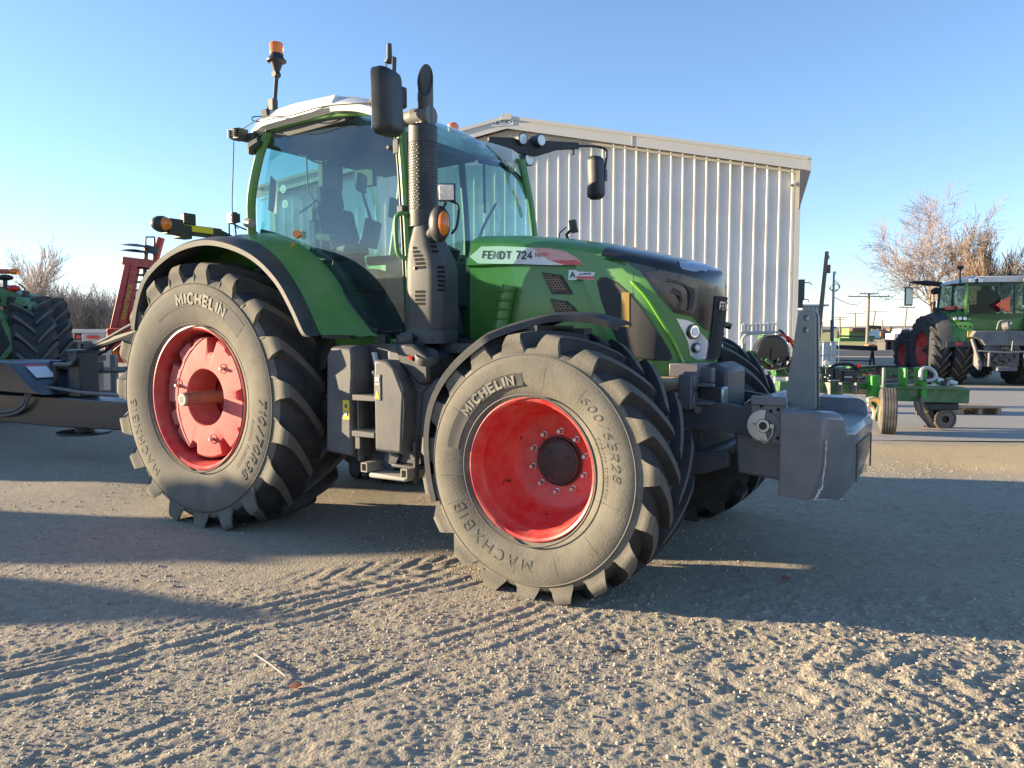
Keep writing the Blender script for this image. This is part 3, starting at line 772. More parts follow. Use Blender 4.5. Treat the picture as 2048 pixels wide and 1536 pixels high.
w = M(); w.hexa([(.05, -.74, 2.80), (1.02, -.78, 2.84), (1.02, .78, 2.84), (.05, .74, 2.80), (.05, -.76, 2.89), (1.02, -.8, 2.90), (1.02, .8, 2.90), (.05, .76, 2.89)]); w.build('headliner', interior, cabo)
w = M(); w.tube(smooth_path([(.05, -.84, 2.90), (.35, -.895, 2.93), (.6, -.90, 2.90), (.95, -.885, 2.92), (1.4, -.86, 2.88)], 6), .004, 5); w.build('roof_cable', hosem, ro)

# interior
it = M(); 
it.prism([(.28, 1.72), (.80, 1.70), (.84, 1.80), (.30, 1.84)], 'y', -.25, .25)
it.hexa([(.20, -.24, 1.78), (.34, -.24, 1.78), (.34, .24, 1.78), (.20, .24, 1.78), (.06, -.20, 2.42), (.17, -.20, 2.42), (.17, .20, 2.42), (.06, .20, 2.42)])
it.hexa([(.05, -.13, 2.42), (.15, -.13, 2.42), (.15, .13, 2.42), (.05, .13, 2.42), (.02, -.12, 2.60), (.12, -.12, 2.60), (.12, .12, 2.60), (.02, .12, 2.60)])
it.box((.5, 0, 1.52), (.4, .4, .34)); it.build('driver_seat', seatm, cabo, bevel=.03)
it = M(); it.tube([(1.28, 0, 1.36), (1.05, 0, 2.0)], .06); it.tube([(.98+.19*math.cos(a)*.35, .19*math.sin(a), 2.04+.19*math.cos(a)*.9*.35+.0) for a in [k*math.pi/12 for k in range(25)]], .014)
it.box((1.2, 0, 1.98), (.16, .34, .16), rot=(0, .4, 0)); it.build('steering_wheel', blackp, cabo, bevel=.01)
it = M(); it.box((.55, -.42, 1.98), (.55, .16, .08), rot=(0, -.12, 0)); it.box((.9, -.40, 2.12), (.05, .26, .2), rot=(0, .2, .4)); it.tube([(.78, -.4, 2.0), (.84, -.4, 2.14)], .025); it.build('armrest_console', interior, cabo, bevel=.01)
it = M(); it.box((.35, -.25, 2.62), (.05, .22, .2)); it.box((.38, .12, 2.66), (.2, .05, .14)); it.tube([(.3, -.25, 2.84), (.33, -.25, 2.66)], .015); it.box((.75, .35, 2.70), (.14, .3, .09)); it.tube([(1.3, .5, 2.75), (1.32, .48, 2.35)], .012); it.build('cab_monitors', interior, cabo, bevel=.008)
it = M(); it.hexa([(.1, -.6, 1.36), (.1, .6, 1.36), (.22, .6, 1.36), (.22, -.6, 1.36), (.04, -.6, 1.95), (.04, .6, 1.95), (.16, .6, 1.95), (.16, -.6, 1.95)]); it.hexa([(.1, .45, 1.36), (.95, .45, 1.36), (.95, .75, 1.36), (.1, .75, 1.36), (.1, .5, 1.95), (.8, .5, 1.82), (.8, .78, 1.82), (.1, .78, 1.95)]); it.build('rear_cab_wall', interior, cabo, bevel=.02)
it = M(); it.tube(smooth_path([(.60, -.5, 1.86), (.62, -.5, 1.98), (.59, -.52, 2.12)]), .008); it.build('gear_lever', blackp, cabo)
for (nm_, pts, r_) in (('far_door_post', [(.86, .80, 1.4), (.90, .83, 2.1), (.88, .78, 2.86)], .030), ('far_door_rail', [(.1, .79, 1.98), (.86, .83, 1.98)], .018), ('headliner_cable', [(.2, -.5, 2.80), (.5, -.45, 2.66), (.9, -.3, 2.72), (1.2, -.1, 2.78)], .007), ('microphone_cord', [(.35, -.5, 2.78), (.36, -.5, 2.5), (.42, -.5, 2.38), (.40, -.5, 2.30)], .006), ('wiper_arm', [(.1, .1, 2.80), (.06, -.1, 2.5), (.05, -.3, 2.35)], .008), ('front_wiper', [(1.66, -.25, 1.75), (1.67, -.1, 2.1), (1.64, .15, 2.35)], .010)):
    it = M(); it.tube(smooth_path(pts), r_, 8); it.build(nm_, blackp, cabo)
it = M(); it.box((.40, -.5, 2.28), (.05, .04, .09)); it.box((.95, -.55, 2.46), (.04, .16, .12), rot=(0, .1, .5)); it.tube([(.95, -.55, 2.40), (.97, -.45, 2.15)], .012); it.box((1.05, -.3, 2.30), (.04, .20, .14), rot=(0, .1, .4)); it.build('cab_displays', interior, cabo, bevel=.01)
it = M(); it.box((.18, -.27, 2.16), (.08, .05, .26)); it.box((.5, .30, 2.0), (.5, .10, .07)); it.tube([(.25, -.3, 2.15), (.5, -.33, 2.12), (.6, -.33, 2.05)], .03); it.build('seat_armrests', seatm, cabo, bevel=.02)
it = M(); it.box((1.30, 0, 1.75), (.30, 1.1, .35)); it.box((1.2, .35, 1.95), (.2, .25, .1)); it.build('dashboard', interior, cabo, bevel=.03)
# stickers inside the quarter glass
it = M(); q = [un(u, v, 'y', -.775) for u, v in ((541, 350), (556, 366), (553, 428), (536, 420))]; it.add([tuple(p) for p in q], [(0, 1, 2, 3)]); it.build('window_label', blackp, cabo, fix=False)
for u, v in ((566, 378), (570, 408)):
    p = un(u, v, 'y', -.775); it = M()
    for r_ in (.028, .016): it.lathe([(r_, 0), (r_-.006, 0)], c=tuple(p), n=20)
    it.build('window_sticker', whitedec, cabo, fix=False)

# ---- rear fenders ----------------------------------------------------------
def arc(tab, k=5): return smooth_path([(x, 0, z) for x, z in tab], k)
o1 = arc([(-.70, 1.42), (-.64, 1.62), (-.50, 1.82), (-.2, 1.975), (.12, 2.03), (.40, 2.0), (.68, 1.90), (.90, 1.74), (1.04, 1.56), (1.14, 1.40), (1.20, 1.375)])
g1 = arc([(-.66, 1.44), (-.60, 1.66), (-.44, 1.88), (-.12, 2.02), (.18, 2.075), (.47, 2.02), (.66, 1.92), (.82, 1.77), (.95, 1.60), (1.05, 1.43), (1.09, 1.38)])
g2 = arc([(-.62, 1.44), (-.55, 1.68), (-.40, 1.92), (-.08, 2.06), (.19, 2.11), (.52, 2.06), (.76, 1.94), (.92, 1.78), (1.06, 1.60), (1.20, 1.43), (1.25, 1.37)])
g3 = arc([(-.60, 1.44), (-.53, 1.68), (-.38, 1.92), (-.06, 2.07), (.16, 2.13), (.42, 2.10), (.70, 1.97), (.92, 1.80), (1.08, 1.60), (1.26, 1.43), (1.32, 1.375)])
for sgn in (-1, 1):
    rows = []
    for a, b, c_, d in zip(o1, g1, g2, g3):
        y1, y2, y3, y4 = -1.305, -1.10, -.90, -.815
        def Q(p, y, dz=0, dx=0): return (p.x+dx, -sgn*y, p.z+dz)
        rows.append((Q(a, y1), Q(b, y2), Q(c_, y3), Q(d, y4), a, b))
    ex = M()
    R1 = []
    for (A_, B_, C_, D_, a, b) in rows:
        A_, B_ = Vector(A_), Vector(B_)
        cen = Vector((.02, A_.y, 1.2)); inw = (cen-A_).normalized()
        R1.append([tuple(A_+inw*.035+Vector((0, -sgn*.006, 0))), tuple(A_+Vector((0, sgn*.0, 0))), tuple(A_.lerp(B_, .12)-inw*.012), tuple(A_.lerp(B_, .5)-inw*.014), tuple(B_)])
    ex.loft(R1)
    in_ = [[tuple(Vector(r_[0])), tuple(Vector(r_[4])+(Vector((.02, r_[4][1], 1.2))-Vector(r_[4])).normalized()*.03)] for r_ in R1]; ex.loft(in_)
    ex.build('fender_extension', darkplastic, TR, angle=40, fix=False)
    fe = M(); fe.loft([[B_, tuple(Vector(B_).lerp(Vector(C_), .5)+Vector((0, 0, .008))), C_, tuple(Vector(C_).lerp(Vector(D_), .5)+Vector((0, 0, .004))), D_] for (A_, B_, C_, D_, a, b) in rows]); 
    # inner wall under the glass
    fe.loft([[D_, (D_[0], D_[1]*.94, 1.30)] for (A_, B_, C_, D_, a, b) in rows])
    fe.build('fender', green, TR, angle=50, fix=False)
q = un(597, 469, 'y', -.83); w = M(); w.cyl((q.x, -.835, q.z), (q.x+.02, -.87, q.z), .030, .026, n=18); w.build('side_marker_lamp', amber, TR)
w = M(); a, b = (1.10, -.99, 1.35), (1.32, -.86, 1.35); w.box((1.12, -.98, 1.368), (.26, .05, .02)); w.build('fender_bracket', blackp, TR)
for x in (1.40, 1.56):
    w = M(); w.box((x, -.845, 1.335), (.07, .06, .10)); w.cyl((x, -.87, 1.30), (x, -.885, 1.30), .014); w.build('door_hinge', blackp, TR, bevel=.012)

# ---- exhaust ---------------------------------------------------------------
EX, EY = 1.705, -.80
def rsec(cx, cy, hx, hy, z, rr=.06, n=6):
    out = []
    rr = min(rr, hx*.95, hy*.95)
    for (sx, sy, a0) in ((1, 1, 0), (-1, 1, 90), (-1, -1, 180), (1, -1, 270)):
        for k in range(n+1):
            a = R(a0+90*k/n); out.append((cx+sx*(hx-rr)+rr*math.cos(a), cy+sy*(hy-rr)+rr*math.sin(a), z))
    return out
w = M()
sec = [(1.325, 1.775, .122, .122, .07), (1.33, 1.775, .137, .135, .075), (1.40, 1.775, .139, .137, .075), (1.415, 1.775, .132, .131, .075), (1.44, 1.775, .140, .138, .075), (1.78, 1.775, .138, .135, .075), (1.86, 1.765, .130, .128, .075), (1.95, 1.745, .108, .112, .075), (2.02, 1.735, .090, .095, .07), (2.06, 1.73, .080, .085, .07), (2.10, EX+.01, .076, .076, .07), (2.16, EX, .076, .076, .07)]
w.loft([rsec(cx, EY, hx, hy, z, rr) for z, cx, hx, hy, rr in sec], closed=True, caps=True)
sh = w.build('exhaust_shroud', darkplastic, TR, angle=40)
sl = M()
def shroud_pt(ph, z, off=.002):
    cx = interp(z, [(s_[0], s_[1]) for s_ in sec]); hx = interp(z, [(s_[0], s_[2]) for s_ in sec]); hy = interp(z, [(s_[0], s_[3]) for s_ in sec])
    rr = .075; d = Vector((math.cos(ph), math.sin(ph)))
    t = .05
    def ins(p):
        ax, ay = abs(p.x), abs(p.y)
        if ax > hx or ay > hy: return False
        if ax > hx-rr and ay > hy-rr: return (ax-hx+rr)**2+(ay-hy+rr)**2 < rr*rr
        return True
    while ins(d*t) and t < .4: t += .001
    return Vector((cx+d.x*(t+off), EY+d.y*(t+off), z))
for z, a0, a1 in [(1.575, -103, -72), (1.60, -103, -72), (1.625, -104, -72), (1.65, -103, -72), (1.80, -100, -68), (1.825, -102, -69), (1.85, -104, -72), (1.875, -106, -76), (1.90, -108, -84), (1.925, -108, -94)] + [(1.66+.028*k, -42+0*k, -22) for k in range(6)] + [(1.90+.03*k, -48, -30) for k in range(4)]:
    P = [shroud_pt(R(a0+(a1-a0)*j/8), z, .0015) for j in range(9)]
    sl = M(); sl.loft([[tuple(p+Vector((0, 0, -.006))) for p in P], [tuple(p+Vector((0, 0, .006))) for p in P]])
    sl.loft([[tuple(p+Vector((0, 0, .006))) for p in P], [tuple(p+(p-Vector((1.775, EY, p.z))).normalized()*.006+Vector((0, 0, .010))) for p in P]], 1)
    sl.build('louvre_slot', [mat('slot_black', (.004, .004, .005), .9), darkplastic], sh, fix=False)
sl = M()
for a, z in ((-100, 1.36), (-55, 1.36), (-105, 1.80), (-105, 1.36), (-100, 1.36)):
    p = shroud_pt(R(a), z); q = (p-Vector((1.775, EY, p.z))).normalized(); sl.cyl(p, p+q*.006, .010, n=10)
sl.build('shroud_bolts', blackp, sh)
# perforated guard with real holes
pg = M(); n = 30; z0, z1 = 2.17, 2.60; nr = 24; dz = (z1-z0)/nr; RG = .092
for i in range(nr):
    for j in range(n):
        sh_ = .5*(i % 2)
        def C(u, v, r=RG): a = 2*math.pi*(j+sh_+u)/n; return (EX+r*math.cos(a), EY+r*math.sin(a), z0+dz*(i+v))
        outer = [(0, 0), (.5, 0), (1, 0), (1, .5), (1, 1), (.5, 1), (0, 1), (0, .5)]
        rh = .27; inner = [(.5+rh*math.cos(R(225+45*k)), .5+rh*math.sin(R(225+45*k))*1.05) for k in range(8)]
        pg.add([C(*p) for p in outer]+[C(*p) for p in inner]+[C(p[0], p[1], RG-.006) for p in inner], [(k, (k+1) % 8, 8+(k+1) % 8, 8+k) for k in range(8)]+[(8+k, 8+(k+1) % 8, 16+(k+1) % 8, 16+k) for k in range(8)])
pg.lathe([(RG, z1), (RG, z1+.10), (RG-.01, z1+.105), (.05, z1+.105)], c=(EX, EY, 0), axis='z', n=48)
pg.lathe([(RG, z0), (RG, z0-.10), (RG-.01, z0-.105), (.05, z0-.105)], c=(EX, EY, 0), axis='z', n=48)
pg.build('perforated_heat_guard', darkplastic, TR, angle=30, fix=False)
ep = M(); ep.cyl((EX, EY, 2.1), (EX, EY, 2.72), .050, n=28)
# slash cut stack
n = 32; rows = [[], [], [], []]
for j in range(n):
    a = 2*math.pi*j/n; ca, sa = math.cos(a), math.sin(a)
    zc = 2.985-.115*math.cos(a-R(-60))
    rows[0].append((EX+.022+.050*ca, EY+.050*sa, 2.68)); rows[1].append((EX+.022+.050*ca, EY+.050*sa, zc)); rows[2].append((EX+.022+.045*ca, EY+.045*sa, zc)); rows[3].append((EX+.022+.045*ca, EY+.045*sa, 2.6))
ep.loft(rows, closed=True)
ep.build('exhaust_pipe', mat('grey_brown_exhaust_steel', (.105, .095, .085), .5, .5, var=.15, vscale=3), TR, fix=False)
w = M(); w.cyl((EX-.06, EY+.02, 2.78), (EX-.17, EY+.05, 2.78), .05); w.cyl((EX-.06, EY+.0, 2.76), (EX+.07, EY, 2.76), .062); w.build('exhaust_clamp', mat('bracket_grey', (.16, .155, .145), .6), TR)

# ---- lamp cluster beside the exhaust
w = M(); q = Vector((1.93, -.93, 2.06)); w.ball(q, .1, 20, sc=(.70, .62, 1.12)); w.cyl(q+Vector((-.12, .08, -.05)), q, .04); w.build('indicator_housing', blackp, TR, angle=60)
lp = M(); lp.ball(q+Vector((.034, -.012, 0)), .082, 20, sc=(.5, .52, .98)); lp.build('indicator_lens', amber, TR, angle=60)
def worklight(p, yaw, tilt=0., parent=TR, s=.1, name='work_light', nx=1):
    e = M(); e.box((-.012, 0, 0), (.045, s, s)); 
    for k in range(6): e.box((-.045, -s*.4+s*.8*k/5, 0), (.03, .005, s*.8))
    mx = Matrix.Translation(p) @ Matrix.Rotation(yaw, 4, 'Z') @ Matrix.Rotation(tilt, 4, 'Y'); e.xf(mx)
    o = e.build(name, blackp, parent, bevel=.006)
    l = M(); l.box((.012, 0, 0), (.008, s*.86, s*.86)); l.xf(mx); l.build('lamp_lens', lens, o, bevel=.004)
    l = M()
    for a in (-1, 1):
        for b in (-1, 1): l.cyl((.014, a*s*.2, b*s*.2), (.0185, a*s*.2, b*s*.2), s*.15, s*.17, n=14)
    l.xf(mx); l.build('led_cells', chrome, o)
    return o
worklight(Vector((1.985, -.93, 2.245)), R(-62), .1, s=.105)
w = M(); w.tube(smooth_path([(1.99, -.9, 2.20), (2.05, -.9, 2.16), (2.04, -.9, 2.05), (2.0, -.9, 2.0)]), .008); w.tube([(1.97, -.92, 2.19), (1.95, -.93, 2.15)], .012); w.build('lamp_cable', hosem, TR)

# ---- right mirror, left mirror arm with lamps
def mirror(sgn):
    m_ = M(); cx, cy, cz = 1.765, sgn*1.20, 2.745; kw = (.92 if sgn < 0 else .52)
    if sgn > 0: cx, cy, cz = 1.82, 1.50, 2.745
    rows = []
    for x, kx in ((-.055, .90), (-.05, .97), (.0, 1.0), (.03, .93), (.05, .78), (.058, .5)):
        rows.append([(cx+x, cy+p[0], cz+p[1]*(1+.0*p[0])) for p in [(q_[0]*kx, q_[1]*(1-(1-kx)*.6)) for q_ in [(r_[0], r_[1]) for r_ in rsec(0, 0, .125*kw, .19, 0, .045)]]])
    m_.loft(rows, closed=True, caps=True); m_.xf(Matrix.Translation((cx, cy, cz)) @ Matrix.Rotation(R(-14*sgn), 4, 'Z') @ Matrix.Rotation(R(4), 4, 'X') @ Matrix.Translation((-cx, -cy, -cz)))
    o = m_.build('mirror_housing', blackp, TR, angle=50)
    g_ = M(); g_.box((cx-.058, cy, cz), (.004, .21*kw, .34)); g_.xf(Matrix.Translation((cx, cy, cz)) @ Matrix.Rotation(R(-14*sgn), 4, 'Z') @ Matrix.Translation((-cx, -cy, -cz))); g_.build('mirror_glass', mirrorm, o)
    return o
mirror(-1); mirror(1)
w = M(); w.tube(smooth_path([(1.28, -.80, 2.90), (1.45, -.92, 2.92), (1.62, -1.02, 2.90), (1.70, -1.08, 2.82)], 5), .03); w.box((1.70, -1.07, 2.76), (.08, .07, .2)); w.cyl((1.62, -.93, 2.80), (1.62, -.93, 2.92), .05); w.box((1.50, -.80, 2.60), (.05, .05, .10)); w.build('mirror_arm', blackp, TR, bevel=.008)
w = M(); w.hexa([(1.56, -.96, 2.72), (1.60, -.98, 2.72), (1.60, -.95, 2.72), (1.56, -.93, 2.72), (1.56, -.92, 3.12), (1.58, -.94, 3.12), (1.58, -.90, 3.12), (1.56, -.88, 3.12)]); w.tube([(1.57, -.91, 3.10), (1.52, -.91, 3.10)], .006); w.tube([(1.57, -.91, 3.02), (1.52, -.91, 3.02)], .005); w.tube(smooth_path([(1.52, -.91, 3.11), (1.49, -.90, 3.07), (1.52, -.9, 3.0)]), .004)
w.build('aerial_bracket', blackp, TR)
w = M(); w.cyl((1.52, -.90, 3.115), (1.52, -.90, 3.215), .019, .016); w.lathe([(.0, 3.10), (.03, 3.10), (.03, 3.115), (.0, 3.116)], c=(1.52, -.90, 0), axis='z', n=16); w.build('aerial', darkplastic, TR)
# left arm
w = M(); w.loft([[(x, y, z-h_/2), (x+.03, y-.02, z-h_/2), (x+.03, y-.02, z+h_/2), (x, y, z+h_/2)] for x, y, z, h_ in ((1.20, .70, 2.955, .10), (1.36, .86, 2.95, .12), (1.50, .98, 2.93, .13), (1.62, 1.12, 2.965, .07), (1.74, 1.28, 2.98, .05))], closed=True, caps=True)
w.box((1.72, 1.24, 2.935), (.02, .02, .06)); w.tube(smooth_path([(1.74, 1.28, 2.985), (1.83, 1.46, 3.005), (1.88, 1.55, 2.99), (1.885, 1.56, 2.93), (1.87, 1.55, 2.80)], 5), .012); w.box((1.86, 1.55, 2.77), (.06, .05, .10)); w.build('mirror_arm', blackp, TR, bevel=.004)
for (x, y, z, r_) in ((1.45, .86, 2.995, .052), (1.58, .94, 2.985, .052), (1.46, .95, 2.845, .058)):
    d = Vector((.96, -.28, -.05)); w = M(); w.cyl(Vector((x, y, z))-d*.10, Vector((x, y, z)), r_*.86, r_, n=22); o = w.build('work_light', blackp, TR)
    w = M(); w.cyl(Vector((x, y, z))-d*.01, Vector((x, y, z))+d*.006, r_*.84, r_*.8, n=22); w.build('lamp_lens', lens, o)

# ---- beacon, rear corner lamps, front marker bar, handles
w = M(); w.tube([(.27, -.80, 2.86), (.27, -.80, 2.98), (.27, -.77, 3.06)], .016); w.box((.31, -.84, 2.95), (.05, .03, .10), rot=(.3, 0, 0)); w.tube([(.30, -.76, 3.02), (.285, -.72, 3.25), (.28, -.715, 3.30)], .015); w.box((.30, -.77, 3.05), (.045, .05, .08)); w.cyl((.28, -.74, 3.285), (.28, -.69, 3.285), .022)
w.lathe([(.02, 3.30), (.035, 3.34), (.045, 3.365), (.07, 3.375), (.072, 3.385), (.06, 3.395), (.05, 3.41), (.05, 3.43), (.0, 3.43)], c=(.285, -.715, 0), axis='z', n=28); bo = w.build('beacon_mast', blackp, TR)
w = M(); w.lathe([(.049, 3.43), (.050, 3.495), (.046, 3.508), (.0, 3.512)], c=(.285, -.715, 0), axis='z', n=40); w.build('beacon_lens', amber, bo)
w = M(); w.tube(smooth_path([(.26, -.84, 2.92), (.20, -.87, 2.93), (.19, -.86, 2.96), (.26, -.8, 2.97)]), .004); w.build('beacon_cable', hosem, bo)
w = M(); w.lathe([(.0, 3.05), (.05, 3.05), (.05, 3.15), (.03, 3.17), (0, 3.17)], c=(.85, .70, 0), axis='z', n=24); w.build('beacon_lens', amber, TR)
w = M(); w.box((.03, -.86, 2.855), (.10, .09, .075)); 
for k in range(5): w.box((.065, -.92+.001*k, 2.83+.013*k), (.05, .03, .004))
w.box((.08, -.80, 2.84), (.14, .05, .05)); w.build('rear_work_light', darkplastic, TR, bevel=.01)
w = M(); w.box((-.02, -.885, 2.855), (.01, .07, .06)); w.build('lamp_lens', lens, TR)
w = M(); w.tube([(.13, -.83, 2.72), (.17, -.86, 2.755), (.24, -.85, 2.785)], [.030, .036, .030]); w.build('rear_window_hinge', darkplastic, TR)
w = M(); w.tube([(.10, -.86, 2.205), (.16, -.87, 2.195)], [.035, .03], 14); w.build('cab_corner_lamp', mat('pinkish_grey_lamp', (.30, .25, .23), .4), TR)
w = M(); w.tube(smooth_path([(.0, -.88, 2.86), (-.02, -.88, 2.6), (-.04, -.88, 2.35), (-.1, -.82, 2.22), (-.2, -.7, 2.2)], 6), .004, 5); w.build('lamp_wire', hosem, TR)
# marker bar across behind the fender
w = M(); w.box((-.3, -.98, 2.155), (.07, .36, .075)); w.box((-.3, -1.12, 2.135), (.09, .10, .10)); w.tube([(-.30, -.82, 2.16), (-.28, -.70, 2.13), (-.22, -.45, 2.12)], [.04, .024, .024]); w.tube([(-.27, -.70, 2.10), (-.1, -.55, 2.13)], .018)
w.box((-.3, -1.07, 2.235), (.05, .10, .085)); 
mo = w.build('marker_bar', blackp, TR, bevel=.01)
w = M(); w.ball((-.30, -1.29, 2.175), .06, 18, sc=(1, 1.35, 1.0)); w.box((-.3, -1.20, 2.165), (.10, .11, .11)); w.build('marker_housing', blackp, mo, angle=50, bevel=.004)
w = M(); w.ball((-.263, -1.285, 2.175), .047, 18, sc=(.8, 1.05, 1.0)); w.build('marker_lens', amber, mo, angle=60)
w = M(); w.box((-.262, -1.01, 2.165), (.006, .25, .045)); w.build('yellow_reflector', yel, mo)
worklight(Vector((-.26, -.72, 2.285)), R(-100), 0, s=.085, parent=TR)
w = M(); w.tube(smooth_path([(-.25, -.71, 2.24), (-.18, -.66, 2.20), (-.10, -.6, 2.17), (-.22, -.62, 2.13)]), .006); w.tube([(-.27, -.73, 2.24), (-.27, -.73, 2.14)], .006); w.tube([(-.24, -.70, 2.24), (-.24, -.69, 2.14)], .006); w.build('lamp_cable', hosem, TR)
w = M(); w.tube(smooth_path([(1.63, -.86, 2.155), (1.585, -.90, 2.15), (1.565, -.91, 2.10), (1.575, -.91, 1.93), (1.60, -.90, 1.88), (1.66, -.87, 1.865)], 5), .015, 10); w.build('grab_handle', green, TR)
w = M(); w.box((1.58, -.86, 2.18), (.05, .05, .06)); w.cyl((1.44, -.80, 2.60), (1.44, -.83, 2.60), .016); w.build('handle_mount', greyplastic, TR, bevel=.008)

# ---- battery box, step, tank (right side between the wheels) ----------------
def YX(pts): return pts
w = M()
bx = [(1.10, .60), (1.345, .585), (1.345, .985), (1.362, 1.14), (1.362, 1.27), (1.35, 1.315), (1.16, 1.315), (1.12, 1.27)]
rows = []
for y, k in ((-.60, 0), (-1.04, 0), (-1.10, .012)):
    rows.append([(x+(k if x < 1.3 else -k), y, z+(k*1.5 if z < .9 else -k*1.5)) for x, z in bx])
w.loft(rows, closed=True, caps=True); w.loft([[(1.12, -1.102, .975), (1.33, -1.102, .975)], [(1.12, -1.102, .983), (1.33, -1.102, .983)]], 0)
bb = w.build('battery_box', greyplastic, TR, angle=30, bevel=.012)
w = M(); w.box((1.30, -1.1035, .90), (.055, .004, .125)); w.build('warning_sticker', yel, bb)
w = M(); w.box((1.30, -1.1065, .925), (.018, .003, .022)); w.box((1.30, -1.1065, .875), (.028, .003, .03)); w.build('sticker_symbol', darkdec, bb)
w = M(); w.box((1.30, -1.1085, .875), (.022, .003, .024)); w.build('sticker_panel', whitedec, bb)
w = M(); w.prism([(1.62, .66), (1.84, .66), (1.88, .78), (1.92, .80), (1.92, 1.16), (1.80, 1.28), (1.72, 1.32), (1.58, 1.32), (1.555, 1.28), (1.555, .70)], 'y', -1.0, -.60)
tk = w.build('fuel_tank', greyplastic, TR, bevel=.03, seg=3)
# raised front cover: flat face, bevelled top corner
w = M(); rows = []
cov = [(1.562, .66), (1.775, .655), (1.80, 1.03), (1.72, 1.19), (1.66, 1.225), (1.562, 1.23)]
for y, k in ((-.98, 0), (-1.115, 0), (-1.13, .02)):
    cx, cz = 1.69, .93; rows.append([(cx+(x-cx)*(1-k*2), y, cz+(z-cz)*(1-k)) for x, z in cov])
w.loft(rows, closed=True, caps=True); w.build('tank_cover', greyplastic, tk, bevel=.012)
w = M(); w.prism([(1.80, .66), (2.16, .57), (2.16, .95), (2.05, 1.12), (1.95, 1.13), (1.84, 1.04)], 'y', -1.02, -.55)
w.build('tank_body_front', mat('dark_tank_plastic', (.055, .057, .062), .5, var=.1, bump=.1, bscale=150), tk, bevel=.03, seg=3)
w = M(); w.prism([(1.70, 1.20), (1.86, 1.07), (1.93, 1.10), (1.93, 1.26), (1.80, 1.33), (1.66, 1.33)], 'y', -1.05, -.7); w.build('filler_recess', blackp, tk, bevel=.02)
for (x, y, z, r_, m_) in ((1.70, -.98, 1.355, .045, greyplastic), (1.88, -1.0, 1.245, .075, darkplastic)):
    w = M(); w.lathe([(0, .03), (r_*.9, .03), (r_, .018), (r_, -.018), (r_*.8, -.03), (r_*.75, -.08)], axis='z', n=28)
    for k in range(5): w.box((0, 0, .032), (r_*1.6, .012, .010), rot=(0, 0, k*math.pi/5))if k < 1 else None
    w.xf(Matrix.Translation((x, y, z)) @ Matrix.Rotation(.45, 4, 'X') @ Matrix.Rotation(.25, 4, 'Y')); w.build('tank_cap', m_, tk, angle=40)
w = M(); w.box((1.595, -1.134, 1.06), (.048, .004, .16)); w.build('tank_label', mat('grey_label', (.16, .16, .15), .5), tk)
w = M(); w.prism([(1.577, .99), (1.613, .99), (1.595, 1.045)], 'y', -1.1375, -1.1365); w.build('warning_triangle', yel, tk)
w = M(); w.box((1.595, -1.137, 1.11), (.03, .003, .024)); w.box((1.595, -1.137, 1.08), (.034, .003, .006)); w.build('label_marks', whitedec, tk)
w = M(); w.box((1.80, -1.06, 1.245), (.03, .004, .03), rot=(.5, .6, 0)); w.build('fuel_symbol', redlens, tk)
# steps
w = M(); 
w.box((1.465, -1.02, .985), (.19, .20, .035)); w.box((1.465, -1.02, .755), (.19, .22, .035)); w.box((1.372, -1.05, .78), (.014, .05, .42)); w.box((1.465, -.93, .87), (.19, .02, .20)); w.box((1.465, -.93, .66), (.19, .02, .14)); w.box((1.40, -1.10, .70), (.04, .02, .09))
for k in range(8): w.box((1.39+.022*k, -1.02, .775), (.010, .18, .006))
st = w.build('entry_steps', greyplastic, TR, bevel=.006)
w = M(); w.box((1.66, -1.0, .50), (.30, .26, .03), rot=(0, 0, 0)); w.build('folding_step', mat('light_step_plastic', (.36, .34, .29), .6), TR, bevel=.01)
w = M(); w.box((1.82, -1.04, .60), (.02, .04, .26)); w.box((1.58, -.98, .58), (.10, .05, .14), rot=(0, .5, 0)); w.tube([(1.80, -1.0, .62), (1.80, -1.03, .60)], .02); w.box((1.70, -.95, .62), (.22, .06, .10)); w.box((1.72, -.97, .555), (.22, .12, .02)); w.build('step_brackets', castp, TR, bevel=.004)
for x, z in ((1.47, .545), (1.795, .535)):
    w = M()
    for (dx, dz, sx, sz) in ((0, .026, .05, .008), (0, -.026, .05, .008), (-.022, 0, .008, .05), (.022, 0, .008, .05)): w.box((x+dx, -1.02, z+dz), (sx, .22, sz))
    w.build('frame_tube_end', platep, TR)
w = M(); w.hexa([(1.44, -.98, 1.16), (1.48, -.99, 1.15), (1.47, -.96, 1.15), (1.44, -.96, 1.16), (1.41, -.98, 1.27), (1.44, -.99, 1.27), (1.44, -.96, 1.27), (1.41, -.96, 1.27)]); w.cyl((1.44, -.98, 1.14), (1.44, -1.0, 1.14), .012); w.build('hand_lever', whitedec, TR)
w = M(); w.box((1.48, -.80, 1.10), (.26, .3, .45)); w.box((1.48, -.85, .8), (.2, .2, .6)); w.box((1.9, -.6, 1.0), (.5, .2, .7)); w.box((1.85, -.62, 1.3), (.5, .4, .06)); w.build('inner_frame', blackp, TR)
# bright pipe and ribbed hose between hood and fender
w = M(); w.tube([(2.02, -.52, 1.20), (2.08, -.50, 1.38)], .055, 20); w.build('steel_pipe', mat('bare_pipe', (.45, .43, .38), .3, .8, var=.3, vscale=20), TR)
w = M(); w.tube([(2.085, -.50, 1.38), (2.13, -.49, 1.62), (2.15, -.48, 1.70)], .050, 20)
for k in range(5): w.lathe([(.052, 0), (.058, .008), (.052, .016)], c=(2.09+.014*k, -.5, 1.42+.06*k), axis='z', n=20)
w.build('green_hose', green, TR)
w = M(); w.tube(smooth_path([(1.95, -.75, 1.30), (2.0, -.72, 1.26), (2.06, -.7, 1.18), (2.05, -.7, 1.08)]), .009); w.build('yellow_green_cable', mat('olive_cable', (.22, .24, .03), .5), TR)

